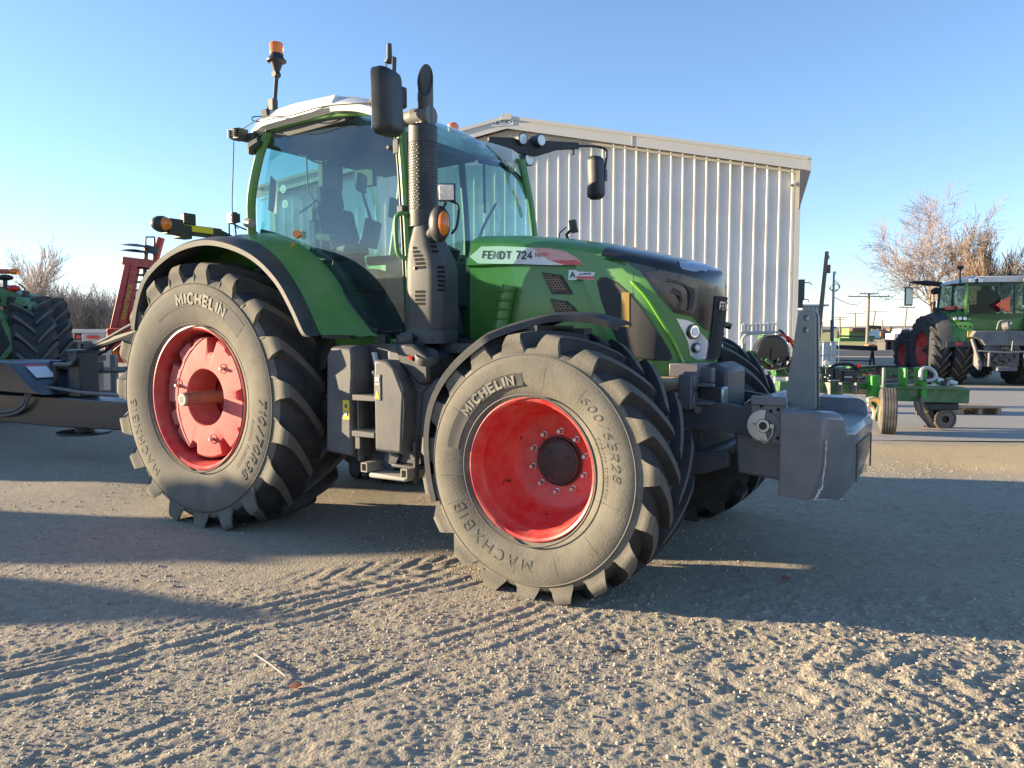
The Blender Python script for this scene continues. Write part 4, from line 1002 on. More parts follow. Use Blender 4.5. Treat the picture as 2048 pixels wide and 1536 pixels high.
# ---- front fender: thin curved mudguard over the front wheel
pf = [un(u, v, 'y', -1.33) for u, v in ((862, 1006), (851, 950), (846, 880), (853, 820), (870, 775), (897, 735), (935, 698), (985, 662), (1035, 641))]
inn = [(p.x, p.z) for p in pf]
arcf = smooth_path([(x, 0, z) for x, z in inn], 4)
tail = smooth_path([(inn[-1][0], 0, inn[-1][1]), (inn[-1][0]+.12, 0, inn[-1][1]+.03), (inn[-1][0]+.30, 0, inn[-1][1]+.02), (inn[-1][0]+.44, 0, inn[-1][1]-.02)], 4)
for sgn in (-1, 1):
    w = M(); rows = []
    A_ = arcf+tail[1:]
    for i, p in enumerate(A_):
        cen = Vector((2.783, 0, .69)); d = (Vector((p.x, 0, p.z))-cen).normalized()
        yo = 1.325 if i < len(arcf)-6 else 1.325-.30*((i-len(arcf)+6)/(len(A_)-len(arcf)+5))**.8
        yi = .86
        up = min(1, i/10)
        rows.append([(p.x-d.x*.035, sgn*yo, p.z-d.z*.035), (p.x, sgn*(yo+.003), p.z), (p.x+d.x*.014, sgn*(yo-.02), p.z+d.z*.014), (p.x+d.x*.02, sgn*(yo+yi)/2, p.z+d.z*.02), (p.x, sgn*yi, p.z), (p.x-d.x*.012, sgn*(yi+.01), p.z-d.z*.012), (p.x-d.x*.002, sgn*(yo+yi)/2, p.z-d.z*.002), (p.x-d.x*.012, sgn*(yo-.02), p.z-d.z*.012)])
    w.loft(rows, closed=True, caps=True)
    o = w.build('front_fender', darkplastic if sgn < 0 else blackp, TR, angle=50)
    w = M(); w.tube([(2.74, sgn*.80, 1.0), (2.70, sgn*.85, 1.40)], .03); w.box((2.72, sgn*1.0, 1.425), (.12, .42, .03)); w.box((2.80, sgn*.95, 1.40), (.30, .10, .05)); w.build('fender_stay', blackp, TR)

# ---- front linkage --------------------------------------------------------------
w = M()
for sgn in (-1, 1):
    lk = [(2.95, 1.03), (3.28, 1.06), (3.42, 1.02), (3.64, .985), (3.72, 1.02), (3.82, .98), (3.84, .86), (3.76, .80), (3.66, .83), (3.50, .835), (3.36, .84), (3.32, .74), (3.40, .70), (3.58, .73), (3.58, .64), (3.42, .58), (3.10, .58), (2.95, .7)]
    w.prism(lk, 'y', sgn*.42, sgn*.36)
w.box((3.15, 0, .85), (.5, .7, .32)); w.cyl((3.4, -.40, .66), (3.4, .40, .66), .05)
w.build('front_lift_arms', castp, TR, bevel=.006)
w = M(); w.prism([(3.12, 1.13), (3.42, 1.22), (3.50, 1.18), (3.50, .90), (3.20, .88), (3.05, .95)], 'y', -.20, .20); w.prism([(2.9, 1.2), (3.28, 1.14), (3.2, .95), (2.9, .9)], 'y', -.36, .36); w.build('front_frame', castp, TR, bevel=.02)
w = M(); w.cyl((3.16, -.42, 1.10), (3.30, -.42, 1.10), .042, n=20); w.cyl((3.17, -.42, 1.02), (3.30, -.42, 1.02), .042, n=20); w.build('coupling_caps', mat('brass_tinted_caps', (.40, .33, .22), .4, .3), TR)
w = M()
w.box((3.34, -.42, 1.06), (.08, .13, .20)); w.cyl((3.31, -.425, 1.12), (3.39, -.42, 1.12), .055, n=18); w.cyl((3.31, -.425, 1.01), (3.39, -.42, 1.01), .055, n=18)
w.box((3.42, -.42, 1.10), (.14, .05, .022)); w.box((3.42, -.42, .995), (.14, .05, .022)); w.box((3.40, -.30, 1.15), (.10, .08, .09)); w.box((3.30, -.30, 1.18), (.18, .2, .08))
w.build('hydraulic_coupling_block', mat('grey_coupler', (.10, .10, .115), .45, var=.15, vscale=12), TR, bevel=.008)
w = M(); w.box((3.46, -.36, 1.045), (.13, .07, .085)); w.build('trailer_socket', blackp, TR, bevel=.008)
w = M(); w.box((3.53, -.36, 1.04), (.02, .10, .10)); w.build('socket_cover', mat('pale_teal_metal', (.30, .38, .40), .3, .6), TR, bevel=.015)
w = M(); w.tube([(3.40, -.42, .955), (3.40, -.43, .955)], .022); w.tube([(3.40, -.40, .958), (3.62, -.40, .965)], .008); w.cyl((3.32, -.35, .92), (3.32, -.40, .92), .025); w.tube(smooth_path([(3.66, -.4, 1.0), (3.70, -.41, 1.03), (3.74, -.4, 1.02), (3.76, -.4, 1.0)]), .006); w.build('lift_rod', steel, TR)
w = M(); w.tube(smooth_path([(3.16, -.44, 1.14), (3.19, -.47, 1.11), (3.185, -.47, 1.05), (3.20, -.47, .98)]), .004); w.build('cap_cord', tanhose, TR)
# ================================================================== FRONT WEIGHT
fw = tag(empty('front_ballast_weight', TO+Matrix.Rotation(TY, 3, 'Z') @ Vector((3.915, 0, 0)), TY), 'big grey cast ballast block with stepped wings hung on the nose of the large tractor', 'ballast weight')
def wl(x, y, z): return (x-3.9, y, z)
XF = 4.215
def plan_w(k=0.): return [(3.875, -.575+k), (4.105, -.555+k), (XF, -.33+k*.6), (XF, .33-k*.6), (4.105, .555-k), (3.875, .575-k)]
import bmesh
w = M()
# main block: wings high, middle low
def slab(poly, z0, z1, ch=.012):
    rows = []
    cx = sum(p[0] for p in poly)/len(poly); cy = sum(p[1] for p in poly)/len(poly)
    for z, k in ((z0, 1), (z1, 1)):
        rows.append([wl(cx+(x-cx)*k, cy+(y-cy)*k, z) for x, y in poly])
    w.loft(rows, closed=True, caps=True)
# built as one grid: columns across y, each with its own top height
ycol = [-.575, -.555, -.50, -.44, -.418, -.36, 0, .36, .418, .44, .50, .555, .575]
def xfront(y): a = abs(y); return XF if a < .36 else (interp(a, [(.36, XF), (.555, 4.105), (.575, 4.085)]))
def top_(y): a = abs(y); return interp(a, [(.36, .905), (.418, .912), (.44, .99), (.555, 1.0), (.575, .99)])
rows = []
for y in ycol:
    xf = xfront(y); t = top_(y); a = abs(y)
    xb = 3.875 if a > .40 else 3.875
    zb0 = interp(a, [(.3, .50), (.555, .53)])
    rows.append([wl(xb, y, zb0+.01), wl(xb, y, t-.012), wl(xb+.012, y, t), wl(xf-.05 if a > .4 else xf-.10, y, t), wl(xf-.018, y, t-.012), wl(xf, y, t-.035), wl(xf-.012, y, .70), wl(xf-.055, y, zb0+.03), wl(xf-.07, y, zb0)])
w.loft(rows, caps=True)
for i in range(len(rows)-1):
    w.add([rows[i][0], rows[i+1][0], rows[i+1][-1], rows[i][-1]], [(0, 1, 2, 3)])
wb = w.build('weight_casting', weightp, fw, bevel=.012, seg=3, angle=30)
w = M(); w.prism([(3.60-3.9, .60), (3.88-3.9, .575), (3.88-3.9, .98), (3.68-3.9, .98), (3.58-3.9, .83)], 'y', -.36, .36); w.build('inner_block', weightp, fw, bevel=.015)
for sgn in (-1, 1):
    w = M(); w.prism([(3.70-3.9, .80), (3.885-3.9, .79), (3.885-3.9, 1.045), (3.72-3.9, 1.05), (3.69-3.9, 1.03)], 'y', sgn*.455, sgn*.43)
    w.box(wl(3.79, sgn*.455, 1.03), (.19, .035, .05)); w.build('cheek_plate', weightp, fw, bevel=.006)
w = M()
for x, z in ((3.75, 1.0), (3.84, .985), (3.84, .80+.03), (3.80, .975)): w = M(); w.cyl(wl(x, -.4555, z), wl(x, -.457, z), .009, n=14); w.build('bolt_hole', mat('slot_black', (.004, .004, .005)), fw)
# link pin with guard disc and linch pin
w = M(); c0 = Vector(wl(3.765, -.47, .895))
seg = [(math.cos(R(a))*.085, math.sin(R(a))*.085) for a in range(80, 291, 10)]
w.prism([(c0.x, c0.z)]+[(c0.x+x, c0.z+z) for x, z in seg], 'y', -.475, -.468)
w.build('pin_guard_plate', mat('pale_zinc_plate', (.50, .52, .50), .32, .7, var=.2), fw)
w = M(); w.lathe([(.022, -.492), (.034, -.492), (.038, -.486), (.038, -.46)], c=(c0.x+.004, 0, c0.z), n=28); w.box((c0.x+.045, -.48, c0.z), (.03, .012, .022)); w.tube(smooth_path([(c0.x+.05, -.485, c0.z+.01), (c0.x+.055, -.49, c0.z-.04), (c0.x+.02, -.49, c0.z-.09), (c0.x-.01, -.49, c0.z-.075)]), .003, 6); w.tube([(c0.x-.05, -.476, c0.z+.01), (c0.x-.045, -.49, c0.z), (c0.x-.035, -.49, c0.z+.01)], .004, 6)
w.build('link_pin', steel, fw)
w = M(); w.cyl((c0.x+.004, -.46, c0.z), (c0.x+.004, -.487, c0.z), .022, n=24); w.build('pin_core', blackp, fw)
w = M(); w.cyl((c0.x+.02, -.456, c0.z-.005), (c0.x+.02, -.464, c0.z-.005), .075, n=32); w.build('boss', weightp, fw)
# upright top link plates with round end and two holes
def plate(y0, y1):
    pts = [(3.845, 1.47), (3.79, 1.0), (3.955, 1.0), (3.955, 1.03), (3.945, 1.48)]
    arcp = [(3.895+.05*math.cos(R(a)), 1.485+.05*math.sin(R(a))) for a in range(0, 181, 20)]
    outline = [(3.785, .96), (3.96, .96)]+arcp
    holes = [((3.893, 1.485), .0185), ((3.893, 1.415), .0185)]
    P = []; E = []
    for x, z in outline: P.append(Vector((x, z)))
    n0 = len(P); E += [(i, (i+1) % n0) for i in range(n0)]; faces = [list(range(n0))]
    for (hx_, hz), r_ in holes:
        o = len(P)
        for k in range(18): P.append(Vector((hx_+r_*math.cos(-2*math.pi*k/18), hz+r_*math.sin(-2*math.pi*k/18))))
        E += [(o+k, o+(k+1) % 18) for k in range(18)]
    r = delaunay_2d_cdt(P, E, [], 0, 1e-6)
    tri = [t for t in r[2]]
    def hole(c_): return any((c_-Vector(h[0])).length < h[1]*.9 for h in holes)
    def ins(c_):
        k = False; j = n0-1
        for i in range(n0):
            xi, yi = outline[i]; xj, yj = outline[j]
            if (yi > c_.y) != (yj > c_.y) and c_.x < (xj-xi)*(c_.y-yi)/(yj-yi)+xi: k = not k
            j = i
        return k
    tri = [t for t in tri if ins((r[0][t[0]]+r[0][t[1]]+r[0][t[2]])/3) and not hole((r[0][t[0]]+r[0][t[1]]+r[0][t[2]])/3)]
    m_ = M(); V = r[0]
    m_.add([wl(p.x, y0, p.y) for p in V], [tuple(t) for t in tri]); m_.add([wl(p.x, y1, p.y) for p in V], [tuple(t) for t in tri])
    loops = [list(range(n0))]+[list(range(n0+18*k, n0+18*(k+1))) for k in range(2)]
    for lp_ in loops:
        k = len(lp_); m_.add([wl(P[i].x, y0, P[i].y) for i in lp_]+[wl(P[i].x, y1, P[i].y) for i in lp_], [(i, (i+1) % k, (i+1) % k+k, i+k) for i in range(k)])
    return m_
plate(-.06, -.035).build('top_link_plate', platep, fw, angle=30)
plate(.035, .06).build('top_link_plate', weightp, fw, angle=30)
w = M(); w.prism([(3.70-3.9, .98), (3.82-3.9, .98), (3.79-3.9, 1.02), (3.73-3.9, 1.045), (3.69-3.9, 1.03)], 'y', -.2, .2); w.build('rear_lug', weightp, fw, bevel=.01)
# paint chipped along the near corner
w = M(); random.seed(3); z = .535; pts = []
while z < .86: pts.append((4.055+interp(z, [(.5, -.012), (.6, .035), (.75, .05), (.9, .052)])+random.uniform(-.004, .004), z)); z += random.uniform(.008, .02)
for (x, z), (x2, z2) in zip(pts, pts[1:]):
    ww = random.uniform(.002, .008)*(1.4 if z < .6 else .8)
    w.box(wl((x+x2)/2, -.560, (z+z2)/2), (ww, .006, z2-z+.002))
for k in range(22):
    t = k/21; w.box(wl(4.045+.11*t, -.545+.23*t, .533-.03*t), (.012, .016, random.uniform(.002, .005)))
w.build('chipped_edge', chipw, fw)
# name plate recess and letters on the front
w = M()
for (y, z, sy, sz) in ((0, .80, .56, .006), (.28, .70, .008, .20), (-.28, .70, .008, .20)): w.box(wl(XF+.001, y, z), (.008, sy, sz))
stroke_text(w, 'FENDT', lambda x, y: wl(XF+.006, x, .74+y), .10, th=.2, sx=.95)
text_on(w, '870 kg', lambda x, y: wl(XF+.004, x, .63+y), .07, .002)
w.build('cast_lettering', mat('dark_cast_letter', (.055, .06, .07), .5), fw, fix=False)

# ================================================================== TOWED IMPLEMENT (drawbar behind the tractor)
ti = tag(empty('towed_implement', TO+Matrix.Rotation(TY, 3, 'Z') @ Vector((-4.6, 0, 0)), TY), 'dark blue-black implement drawbar with sloping hose tower hitched behind the large tractor', 'towed implement')
def tl(x, y, z): return (x+4.6, y, z)
w = M(); w.loft([[tl(x, -.17, z0), tl(x, .17, z0), tl(x, .17, z1), tl(x, -.17, z1)] for x, z0, z1 in ((-9.2, .34, .66), (-5.6, .31, .64), (-4.0, .33, .665), (-2.6, .385, .67), (-1.2, .45, .60))], closed=True, caps=True); w.build('drawbar', navy, ti, bevel=.012)
w = M(); w.prism([(-9.0+4.6, .70), (-3.93+4.6, .70), (-4.15+4.6, .76), (-4.62+4.6, 1.02), (-4.80+4.6, 1.045), (-5.35+4.6, 1.045), (-5.42+4.6, 1.02), (-9.0+4.6, 1.0)], 'y', -.32, .32); tw = w.build('hose_tower', navy, ti, bevel=.012)
w = M(); a, b = Vector(tl(-4.58, -.18, 1.005)), Vector(tl(-4.33, -.18, .865)); nrm = Vector((.50, 0, .866))*.004
w.add([tuple(p+nrm) for p in (a, a+Vector((0, .22, 0)), b+Vector((0, .22, 0)), b)], [(0, 1, 2, 3)]); w.build('warning_plate', whitedec, tw, fix=False)
w = M(); w.add([tuple(p+nrm*1.4) for p in (a, a+Vector((0, .22, 0)), a.lerp(b, .15)+Vector((0, .22, 0)), a.lerp(b, .15))], [(0, 1, 2, 3)]); w.build('plate_heading', reddec, tw, fix=False)
w = M(); w.box(tl(-3.78, .05, .92), (.22, .22, .50)); w.box(tl(-3.78, .05, 1.175), (.26, .25, .03)); w.box(tl(-4.2, .2, 1.0), (.9, .14, .10)); w.build('hose_stand', navy, ti, bevel=.01)
w = M(); w.tube(smooth_path([tl(-4.55, -.10, .80), tl(-4.1, -.1, .80), tl(-4.05, -.12, 1.0), tl(-4.0, -.12, 1.02), tl(-3.72, -.12, 1.03), tl(-3.60, -.12, 1.10), tl(-3.62, -.1, 1.17)], 5), .028)
w.build('bent_pipe', navy, ti)
w = M()
for dy, dz in ((-.22, 0), (-.235, .04)):
    w.tube(smooth_path([tl(-6.4, dy, .34+dz), tl(-5.6, dy, .36+dz), tl(-4.9, dy, .42+dz), tl(-4.55, dy, .52+dz), tl(-4.40, dy, .68+dz), tl(-4.2, dy+.08, .76), tl(-3.9, dy+.12, .75), tl(-3.5, dy+.14, .73), tl(-2.4, dy+.14, .74)], 6), .017)
w.build('hydraulic_hoses', greyhose, ti)
w = M(); w.tube(smooth_path([tl(-4.4, .1, 1.02), tl(-4.0, .1, 1.13), tl(-3.4, .12, 1.32), tl(-2.7, .12, 1.52), tl(-1.7, .15, 1.62)], 6), .02); w.tube(smooth_path([tl(-4.3, .16, 1.02), tl(-3.8, .16, 1.20), tl(-3.1, .12, 1.35), tl(-2.5, .12, 1.4), tl(-1.3, .15, 1.3)], 6), .025); w.tube([tl(-3.9, .12, 1.16), tl(-2.6, .12, 1.44)], .035); w.build('supply_hoses', greyhose.copy() if False else hosem, ti)
w = M(); w.cyl(tl(-3.72, 0, .28), tl(-3.72, 0, .42), .10); w.cyl(tl(-3.72, 0, .26), tl(-3.72, 0, .285), .28, n=24); w.build('jack_foot', navy, ti)
w = M(); w.box(tl(-1.25, 0, .50), (.5, .10, .12)); w.build('hitch_tongue', navy, ti)
# unseen body of the machine, widened and shifted to shade the drawbar
w = M(); w.prism([(-14+4.6, .7), (-9.6+4.6, .7), (-9.2+4.6, 1.1), (-9.4+4.6, 2.2), (-10.2+4.6, 2.6), (-14+4.6, 2.6)], 'y', -3.8, 1.0); w.build('unseen_shade_body', navy, ti, bevel=.05)
w = M()
for y in (-.2, 2.0): w.lathe([(.0, y-.15), (.3, y-.15), (.55, y-.15), (.62, y-.1), (.62, y+.1), (.55, y+.15), (.0, y+.15)], c=tl(-11.5, 0, .6), n=32)
w.build('carrying_wheels', tread_r, ti)
# ================================================================== GROUND
def vnoise(X, Y, seed=0):
    xi = np.floor(X).astype(np.int64); yi = np.floor(Y).astype(np.int64); xf = X-xi; yf = Y-yi
    def h(a, b):
        n = (a*374761393+b*668265263+seed*1442695041) & 0x7fffffff
        n = ((n ^ (n >> 13))*1274126177) & 0x7fffffff
        return ((n ^ (n >> 16)) & 0xffff)/65535.
    u = xf*xf*(3-2*xf); v = yf*yf*(3-2*yf)
    return (h(xi, yi)*(1-u)+h(xi+1, yi)*u)*(1-v)+(h(xi, yi+1)*(1-u)+h(xi+1, yi+1)*u)*v
def sst(x, a, b): t = np.clip((x-a)/(b-a), 0, 1); return t*t*(3-2*t)
def hgt(X, Y):
    n1 = vnoise(X*1.3, Y*1.3, 1); n2 = vnoise(X*4, Y*4, 2); n3 = vnoise(X*11, Y*11, 3); n4 = vnoise(X*24+3*n3, Y*24, 4); n5 = vnoise(X*52, Y*52, 5); n6 = vnoise(X*100, Y*100, 6)
    warp = .06*(n2-.5)
    # rougher towards the right foreground, smooth packed dirt in the yard behind
    rough = .25+.75*sst(4.6-Y-.10*X+.5*(n1-.5), 0, .9)
    clod = rough*(.35+.65*sst(X-.25*(Y-3)+.6*(n1-.5), -1.0, .7))
    z = .030*(n1-.5)+.010*(n2-.5)*rough+.006*(n3-.5)*rough
    z += clod*(.45+.6*n1)*(.017*np.maximum(0, n4*.6+n3*.5-.58)+.022*np.maximum(0, n5*.7+n4*.4-.60))+rough*.005*(n5-.5)+rough*.0045*(n6-.5)
    # tyre prints: (x0,y0,angle,width,pitch,depth,kind)
    for (x0, y0, ang, wd, pitch, dep, kind, lo, hi) in (
        (-.9, 4.0, 40, .62, .105, .016, 'along', -2.6, 1.0), (-1.55, 3.55, 38, .35, .07, .011, 'along', -2., 1.3), (-.05, 3.62, 42, .45, .09, .013, 'along', -2.2, .8),
        (1.25, 3.10, -11, .60, .185, .016, 'lug', -.8, 3.0), (.5, 2.75, -8, .5, .16, .008, 'lug', -1.2, 2.5), (1.55, 2.68, 24, .26, .034, .009, 'ribs', -1.2, 2.5), (-.7, 4.45, 20, .5, .15, .014, 'lug', -.8, 1.0),
        (3.2, 5.6, -25, .5, .15, .008, 'lug', -3, 4), (2.4, 7.2, -18, .5, .12, .008, 'along', -2, 5), (-4.2, 7.6, -10, .6, .15, .014, 'along', -3, 2.6), (-3.9, 8.9, -8, .5, .13, .014, 'lug', -3, 2.6)):
        a = R(ang); s = (X-x0)*math.cos(a)+(Y-y0)*math.sin(a); t = -(X-x0)*math.sin(a)+(Y-y0)*math.cos(a)+warp
        m = sst(wd/2-np.abs(t), 0, .07)*sst(s, lo, lo+.5)*sst(-s, -hi, -hi+.4)*(.35+.65*sst(n2+.5*n3+.4*n1, .55, 1.0))
        if kind == 'along': p = np.abs(((t+.02*n3)/pitch) % 1-.5)*2; q = sst(p, .35, .75)-.5; q = q*(.6+.4*n3)
        elif kind == 'ribs': p = np.abs((t/pitch) % 1-.5)*2; q = sst(p, .3, .6)-.5-.3*((s/.05) % 1 < .3)
        else:
            p = ((s-np.abs(t)*.9+.04*n3)/pitch) % 1; q = sst(np.abs(p-.5)*2, .25, .65)-.5; q = q*(.5+.8*n3)
        z += m*dep*q*.55-m*.003
    far = 1-sst(Y, 9, 16)
    # flatten under the tractor tyres
    for wx_, wy_ in ((-2.10, 5.80), (.24, 4.24), (-1.09, 7.4), (1.31, 5.93)):
        d = np.sqrt((X-wx_)**2+(Y-wy_)**2); z = z*(sst(d, .10, .32)*.8+.2)
    z += .0
    return z*far
def grow(a, b, n, back=False):
    g = np.geomspace(.02, b-a, n); return g
xm = np.arange(-4.6, 4.8, .0105)
xl = -4.6-np.geomspace(.012, 4000, 150)[::-1]; xr = 4.8+np.geomspace(.012, 4000, 150)
GX = np.concatenate([xl, xm, xr])
ym = [2.0]
while ym[-1] < 14: ym.append(ym[-1]+max(.0085, .0085*(ym[-1]/3.0)**1.25))
yb = 2.0-np.geomspace(.02, 400, 40)[::-1]; yf = ym[-1]+np.geomspace(.06, 5000, 130)
GY = np.concatenate([yb, np.array(ym), yf])
XX, YY = np.meshgrid(GX, GY); ZZ = hgt(XX, YY)
edge = (sst(XX, -5.4, -4.4)*(1-sst(XX, 5.0, 6.6)))*sst(YY, 1.6, 2.3); ZZ = ZZ*edge-.0
co = np.stack([XX, YY, ZZ], -1).reshape(-1, 3)
nx, ny = len(GX), len(GY); ii = np.arange((ny-1)*(nx-1)); r_, c_ = ii//(nx-1), ii % (nx-1); b0 = r_*nx+c_
fc = np.stack([b0, b0+1, b0+1+nx, b0+nx], -1).astype(np.int32)
me = bpy.data.meshes.new('ground'); me.vertices.add(len(co)); me.vertices.foreach_set('co', co.ravel())
me.loops.add(fc.size); me.loops.foreach_set('vertex_index', fc.ravel()); me.polygons.add(len(fc)); me.polygons.foreach_set('loop_start', np.arange(0, fc.size, 4, dtype=np.int32))
me.polygons.foreach_set('use_smooth', np.ones(len(fc), dtype=bool)); me.update(calc_edges=True); me.validate()
ground = bpy.data.objects.new('ground', me); COL.objects.link(ground); tag(ground, kind='structure')
def zat(x, y): return float(hgt(np.array([[x]]), np.array([[y]]))[0, 0])

gm = bpy.data.materials.new('packed_dirt_and_gravel'); gm.use_nodes = True; nt = gm.node_tree; N = nt.nodes; L = nt.links; bs = N['Principled BSDF']; bs.inputs['Roughness'].default_value = .95; bs.inputs['Specular IOR Level'].default_value = .15
geo = N.new('ShaderNodeNewGeometry')
def nz(sc, det=8, ro=.6, stretch=None):
    n = N.new('ShaderNodeTexNoise'); n.inputs['Scale'].default_value = sc; n.inputs['Detail'].default_value = det; n.inputs['Roughness'].default_value = ro
    if stretch:
        mp = N.new('ShaderNodeMapping'); mp.inputs['Rotation'].default_value = (0, 0, stretch[0]); mp.inputs['Scale'].default_value = (stretch[1], stretch[2], 1); L.new(geo.outputs['Position'], mp.inputs[0]); L.new(mp.outputs[0], n.inputs['Vector'])
    else: L.new(geo.outputs['Position'], n.inputs['Vector'])
    return n.outputs['Fac']
def ramp(src, a, b, ca, cb):
    r = N.new('ShaderNodeValToRGB'); r.color_ramp.elements[0].position = a; r.color_ramp.elements[1].position = b; r.color_ramp.elements[0].color = (*ca, 1); r.color_ramp.elements[1].color = (*cb, 1); L.new(src, r.inputs[0]); return r.outputs[0]
def mixc(f, a, b, mode='MIX'):
    m = N.new('ShaderNodeMix'); m.data_type = 'RGBA'; m.blend_type = mode
    for s_, i in ((f, 0), (a, 6), (b, 7)):
        if hasattr(s_, 'is_output'): L.new(s_, m.inputs[i])
        elif isinstance(s_, (int, float)): m.inputs[i].default_value = s_
        else: m.inputs[i].default_value = (*s_, 1)
    return m.outputs[2]
def mth(op, a, b=0., c=0.):
    m = N.new('ShaderNodeMath'); m.operation = op
    for s_, i in ((a, 0), (b, 1), (c, 2)):
        if hasattr(s_, 'is_output'): L.new(s_, m.inputs[i])
        else: m.inputs[i].default_value = s_
    m.use_clamp = op in ('MULTIPLY_ADD',) and False
    return m.outputs[0]
base = ramp(nz(.7, 10, .65), .32, .68, (.33, .29, .222), (.47, .41, .31))
base = mixc(.55, base, ramp(nz(14, 8, .75), .35, .7, (.22, .19, .15), (.50, .44, .335)))
vor = N.new('ShaderNodeTexVoronoi'); vor.inputs['Scale'].default_value = 85; L.new(geo.outputs['Position'], vor.inputs['Vector'])
base = mixc(ramp(vor.outputs['Distance'], .10, .22, (.55,)*3, (0,)*3), base, ramp(vor.outputs['Color'], .2, .9, (.20, .18, .155), (.55, .49, .39)))
sep = N.new('ShaderNodeSeparateXYZ'); L.new(geo.outputs['Position'], sep.inputs[0])
# straw at right, with the sunlit gap between shadows painted into its pale colour
sx = N.new('ShaderNodeMapRange'); sx.inputs[1].default_value = 3.0; sx.inputs[2].default_value = 4.4; L.new(sep.outputs['X'], sx.inputs[0])
sy = N.new('ShaderNodeMapRange'); sy.inputs[1].default_value = 7.3; sy.inputs[2].default_value = 7.9; L.new(sep.outputs['Y'], sy.inputs[0])
sy2 = N.new('ShaderNodeMapRange'); sy2.inputs[1].default_value = 9.6; sy2.inputs[2].default_value = 9.2; L.new(sep.outputs['Y'], sy2.inputs[0])
st_ = mth('MULTIPLY', mth('MULTIPLY', sx.outputs[0], sy.outputs[0]), sy2.outputs[0])
base = mixc(mth('MULTIPLY', st_, ramp(nz(9, 6, .8), .3, .55, (.2,)*3, (1,)*3)), base, ramp(nz(40, 6, .8, (.5, 1, 4)), .3, .7, (.34, .25, .13), (.66, .52, .30)))
L.new(base, bs.inputs['Base Color'])
bp = N.new('ShaderNodeBump'); bp.inputs['Strength'].default_value = .6; bp.inputs['Distance'].default_value = .012
L.new(mth('ADD', nz(70, 8, .8), mth('MULTIPLY', vor.outputs['Distance'], -.8)), bp.inputs['Height']); L.new(bp.outputs[0], bs.inputs['Normal'])
me.materials.append(gm)

# loose stones and clods
g = []; 
ico = [(0, 0, 1), (.894, 0, .447), (.276, .851, .447), (-.724, .526, .447), (-.724, -.526, .447), (.276, -.851, .447), (.724, .526, -.447), (-.276, .851, -.447), (-.894, 0, -.447), (-.276, -.851, -.447), (.724, -.526, -.447), (0, 0, -1)]
icf = [(0,1,2),(0,2,3),(0,3,4),(0,4,5),(0,5,1),(1,6,2),(2,7,3),(3,8,4),(4,9,5),(5,10,1),(2,6,7),(3,7,8),(4,8,9),(5,9,10),(1,10,6),(6,11,7),(7,11,8),(8,11,9),(9,11,10),(10,11,6)]
ico = np.array(ico); icf = np.array(icf)
ns = 40000
sy_ = 2.0+6.2*RNG.random(ns)**1.5; sx_ = (RNG.random(ns)-.5)*2*(sy_*.78+.4)
keep = (vnoise(sx_*1.5, sy_*1.5, 9)+.35*RNG.random(ns)) > .62; sx_, sy_ = sx_[keep], sy_[keep]; ns = len(sx_)
sr = .0020+.0075*RNG.random(ns)**4; szz = hgt(sx_[None], sy_[None])[0]
v = ico[None]*sr[:, None, None]*(1+.35*(RNG.random((ns, 12, 1))-.5))*np.stack([.8+.5*RNG.random(ns), .8+.5*RNG.random(ns), .55+.4*RNG.random(ns)], -1)[:, None]
v = v+np.stack([sx_, sy_, szz+sr*.25], -1)[:, None]
fs = (icf[None]+12*np.arange(ns)[:, None, None]).reshape(-1, 3)
me = bpy.data.meshes.new('gravel'); me.vertices.add(ns*12); me.vertices.foreach_set('co', v.ravel()); me.loops.add(fs.size); me.loops.foreach_set('vertex_index', fs.ravel().astype(np.int32)); me.polygons.add(len(fs)); me.polygons.foreach_set('loop_start', np.arange(0, fs.size, 3, dtype=np.int32)); me.update(calc_edges=True); me.validate()
sm = mat('gravel_stone', (.34, .315, .28), .9); 
oi = sm.node_tree.nodes.new('ShaderNodeNewGeometry'); rp = sm.node_tree.nodes.new('ShaderNodeValToRGB'); rp.color_ramp.elements[0].color = (.20, .185, .16, 1); rp.color_ramp.elements[1].color = (.46, .40, .31, 1); rp.color_ramp.elements[0].position = .0; rp.color_ramp.elements[1].position = .45
sm.node_tree.links.new(oi.outputs['Random Per Island'], rp.inputs[0]); sm.node_tree.links.new(rp.outputs[0], sm.node_tree.nodes['Principled BSDF'].inputs['Base Color'])
me.materials.append(sm); go = bpy.data.objects.new('gravel', me); COL.objects.link(go); tag(go, 'small loose stones and clods scattered over the dirt yard', 'gravel', kind='stuff')
# a stick and a dead leaf
w = M(); a, b = gnd(508, 1312), gnd(572, 1354); w.tube([(a.x, a.y, zat(a.x, a.y)+.014), ((a.x+b.x)/2, (a.y+b.y)/2+.004, zat((a.x+b.x)/2, (a.y+b.y)/2)+.016), (b.x, b.y, zat(b.x, b.y)+.012)], .0038, 6)
tag(w.build('stick', mat('dry_stick', (.36, .33, .28), .8)), 'thin pale straight stick lying on the dirt in the left foreground', 'stick')
for (u, v_, s, lab) in ((592, 1372, .035, 'curled reddish brown dead leaf beside the pale stick'), (1571, 1163, .03, 'small reddish leaf in the shadow right of the front tyre')):
    p = gnd(u, v_); w = M(); z = zat(p.x, p.y)+.01
    w.add([(p.x-s, p.y, z), (p.x-s*.3, p.y+s*.6, z+.012), (p.x+s*.7, p.y+s*.35, z+.004), (p.x+s, p.y-s*.1, z+.012), (p.x+s*.2, p.y-s*.6, z+.002)], [(0, 1, 4), (1, 2, 4), (2, 3, 4)])
    tag(w.build('dead_leaf', mat('dead_leaf_brown', (.30, .10, .05), .7)), lab, 'leaf')
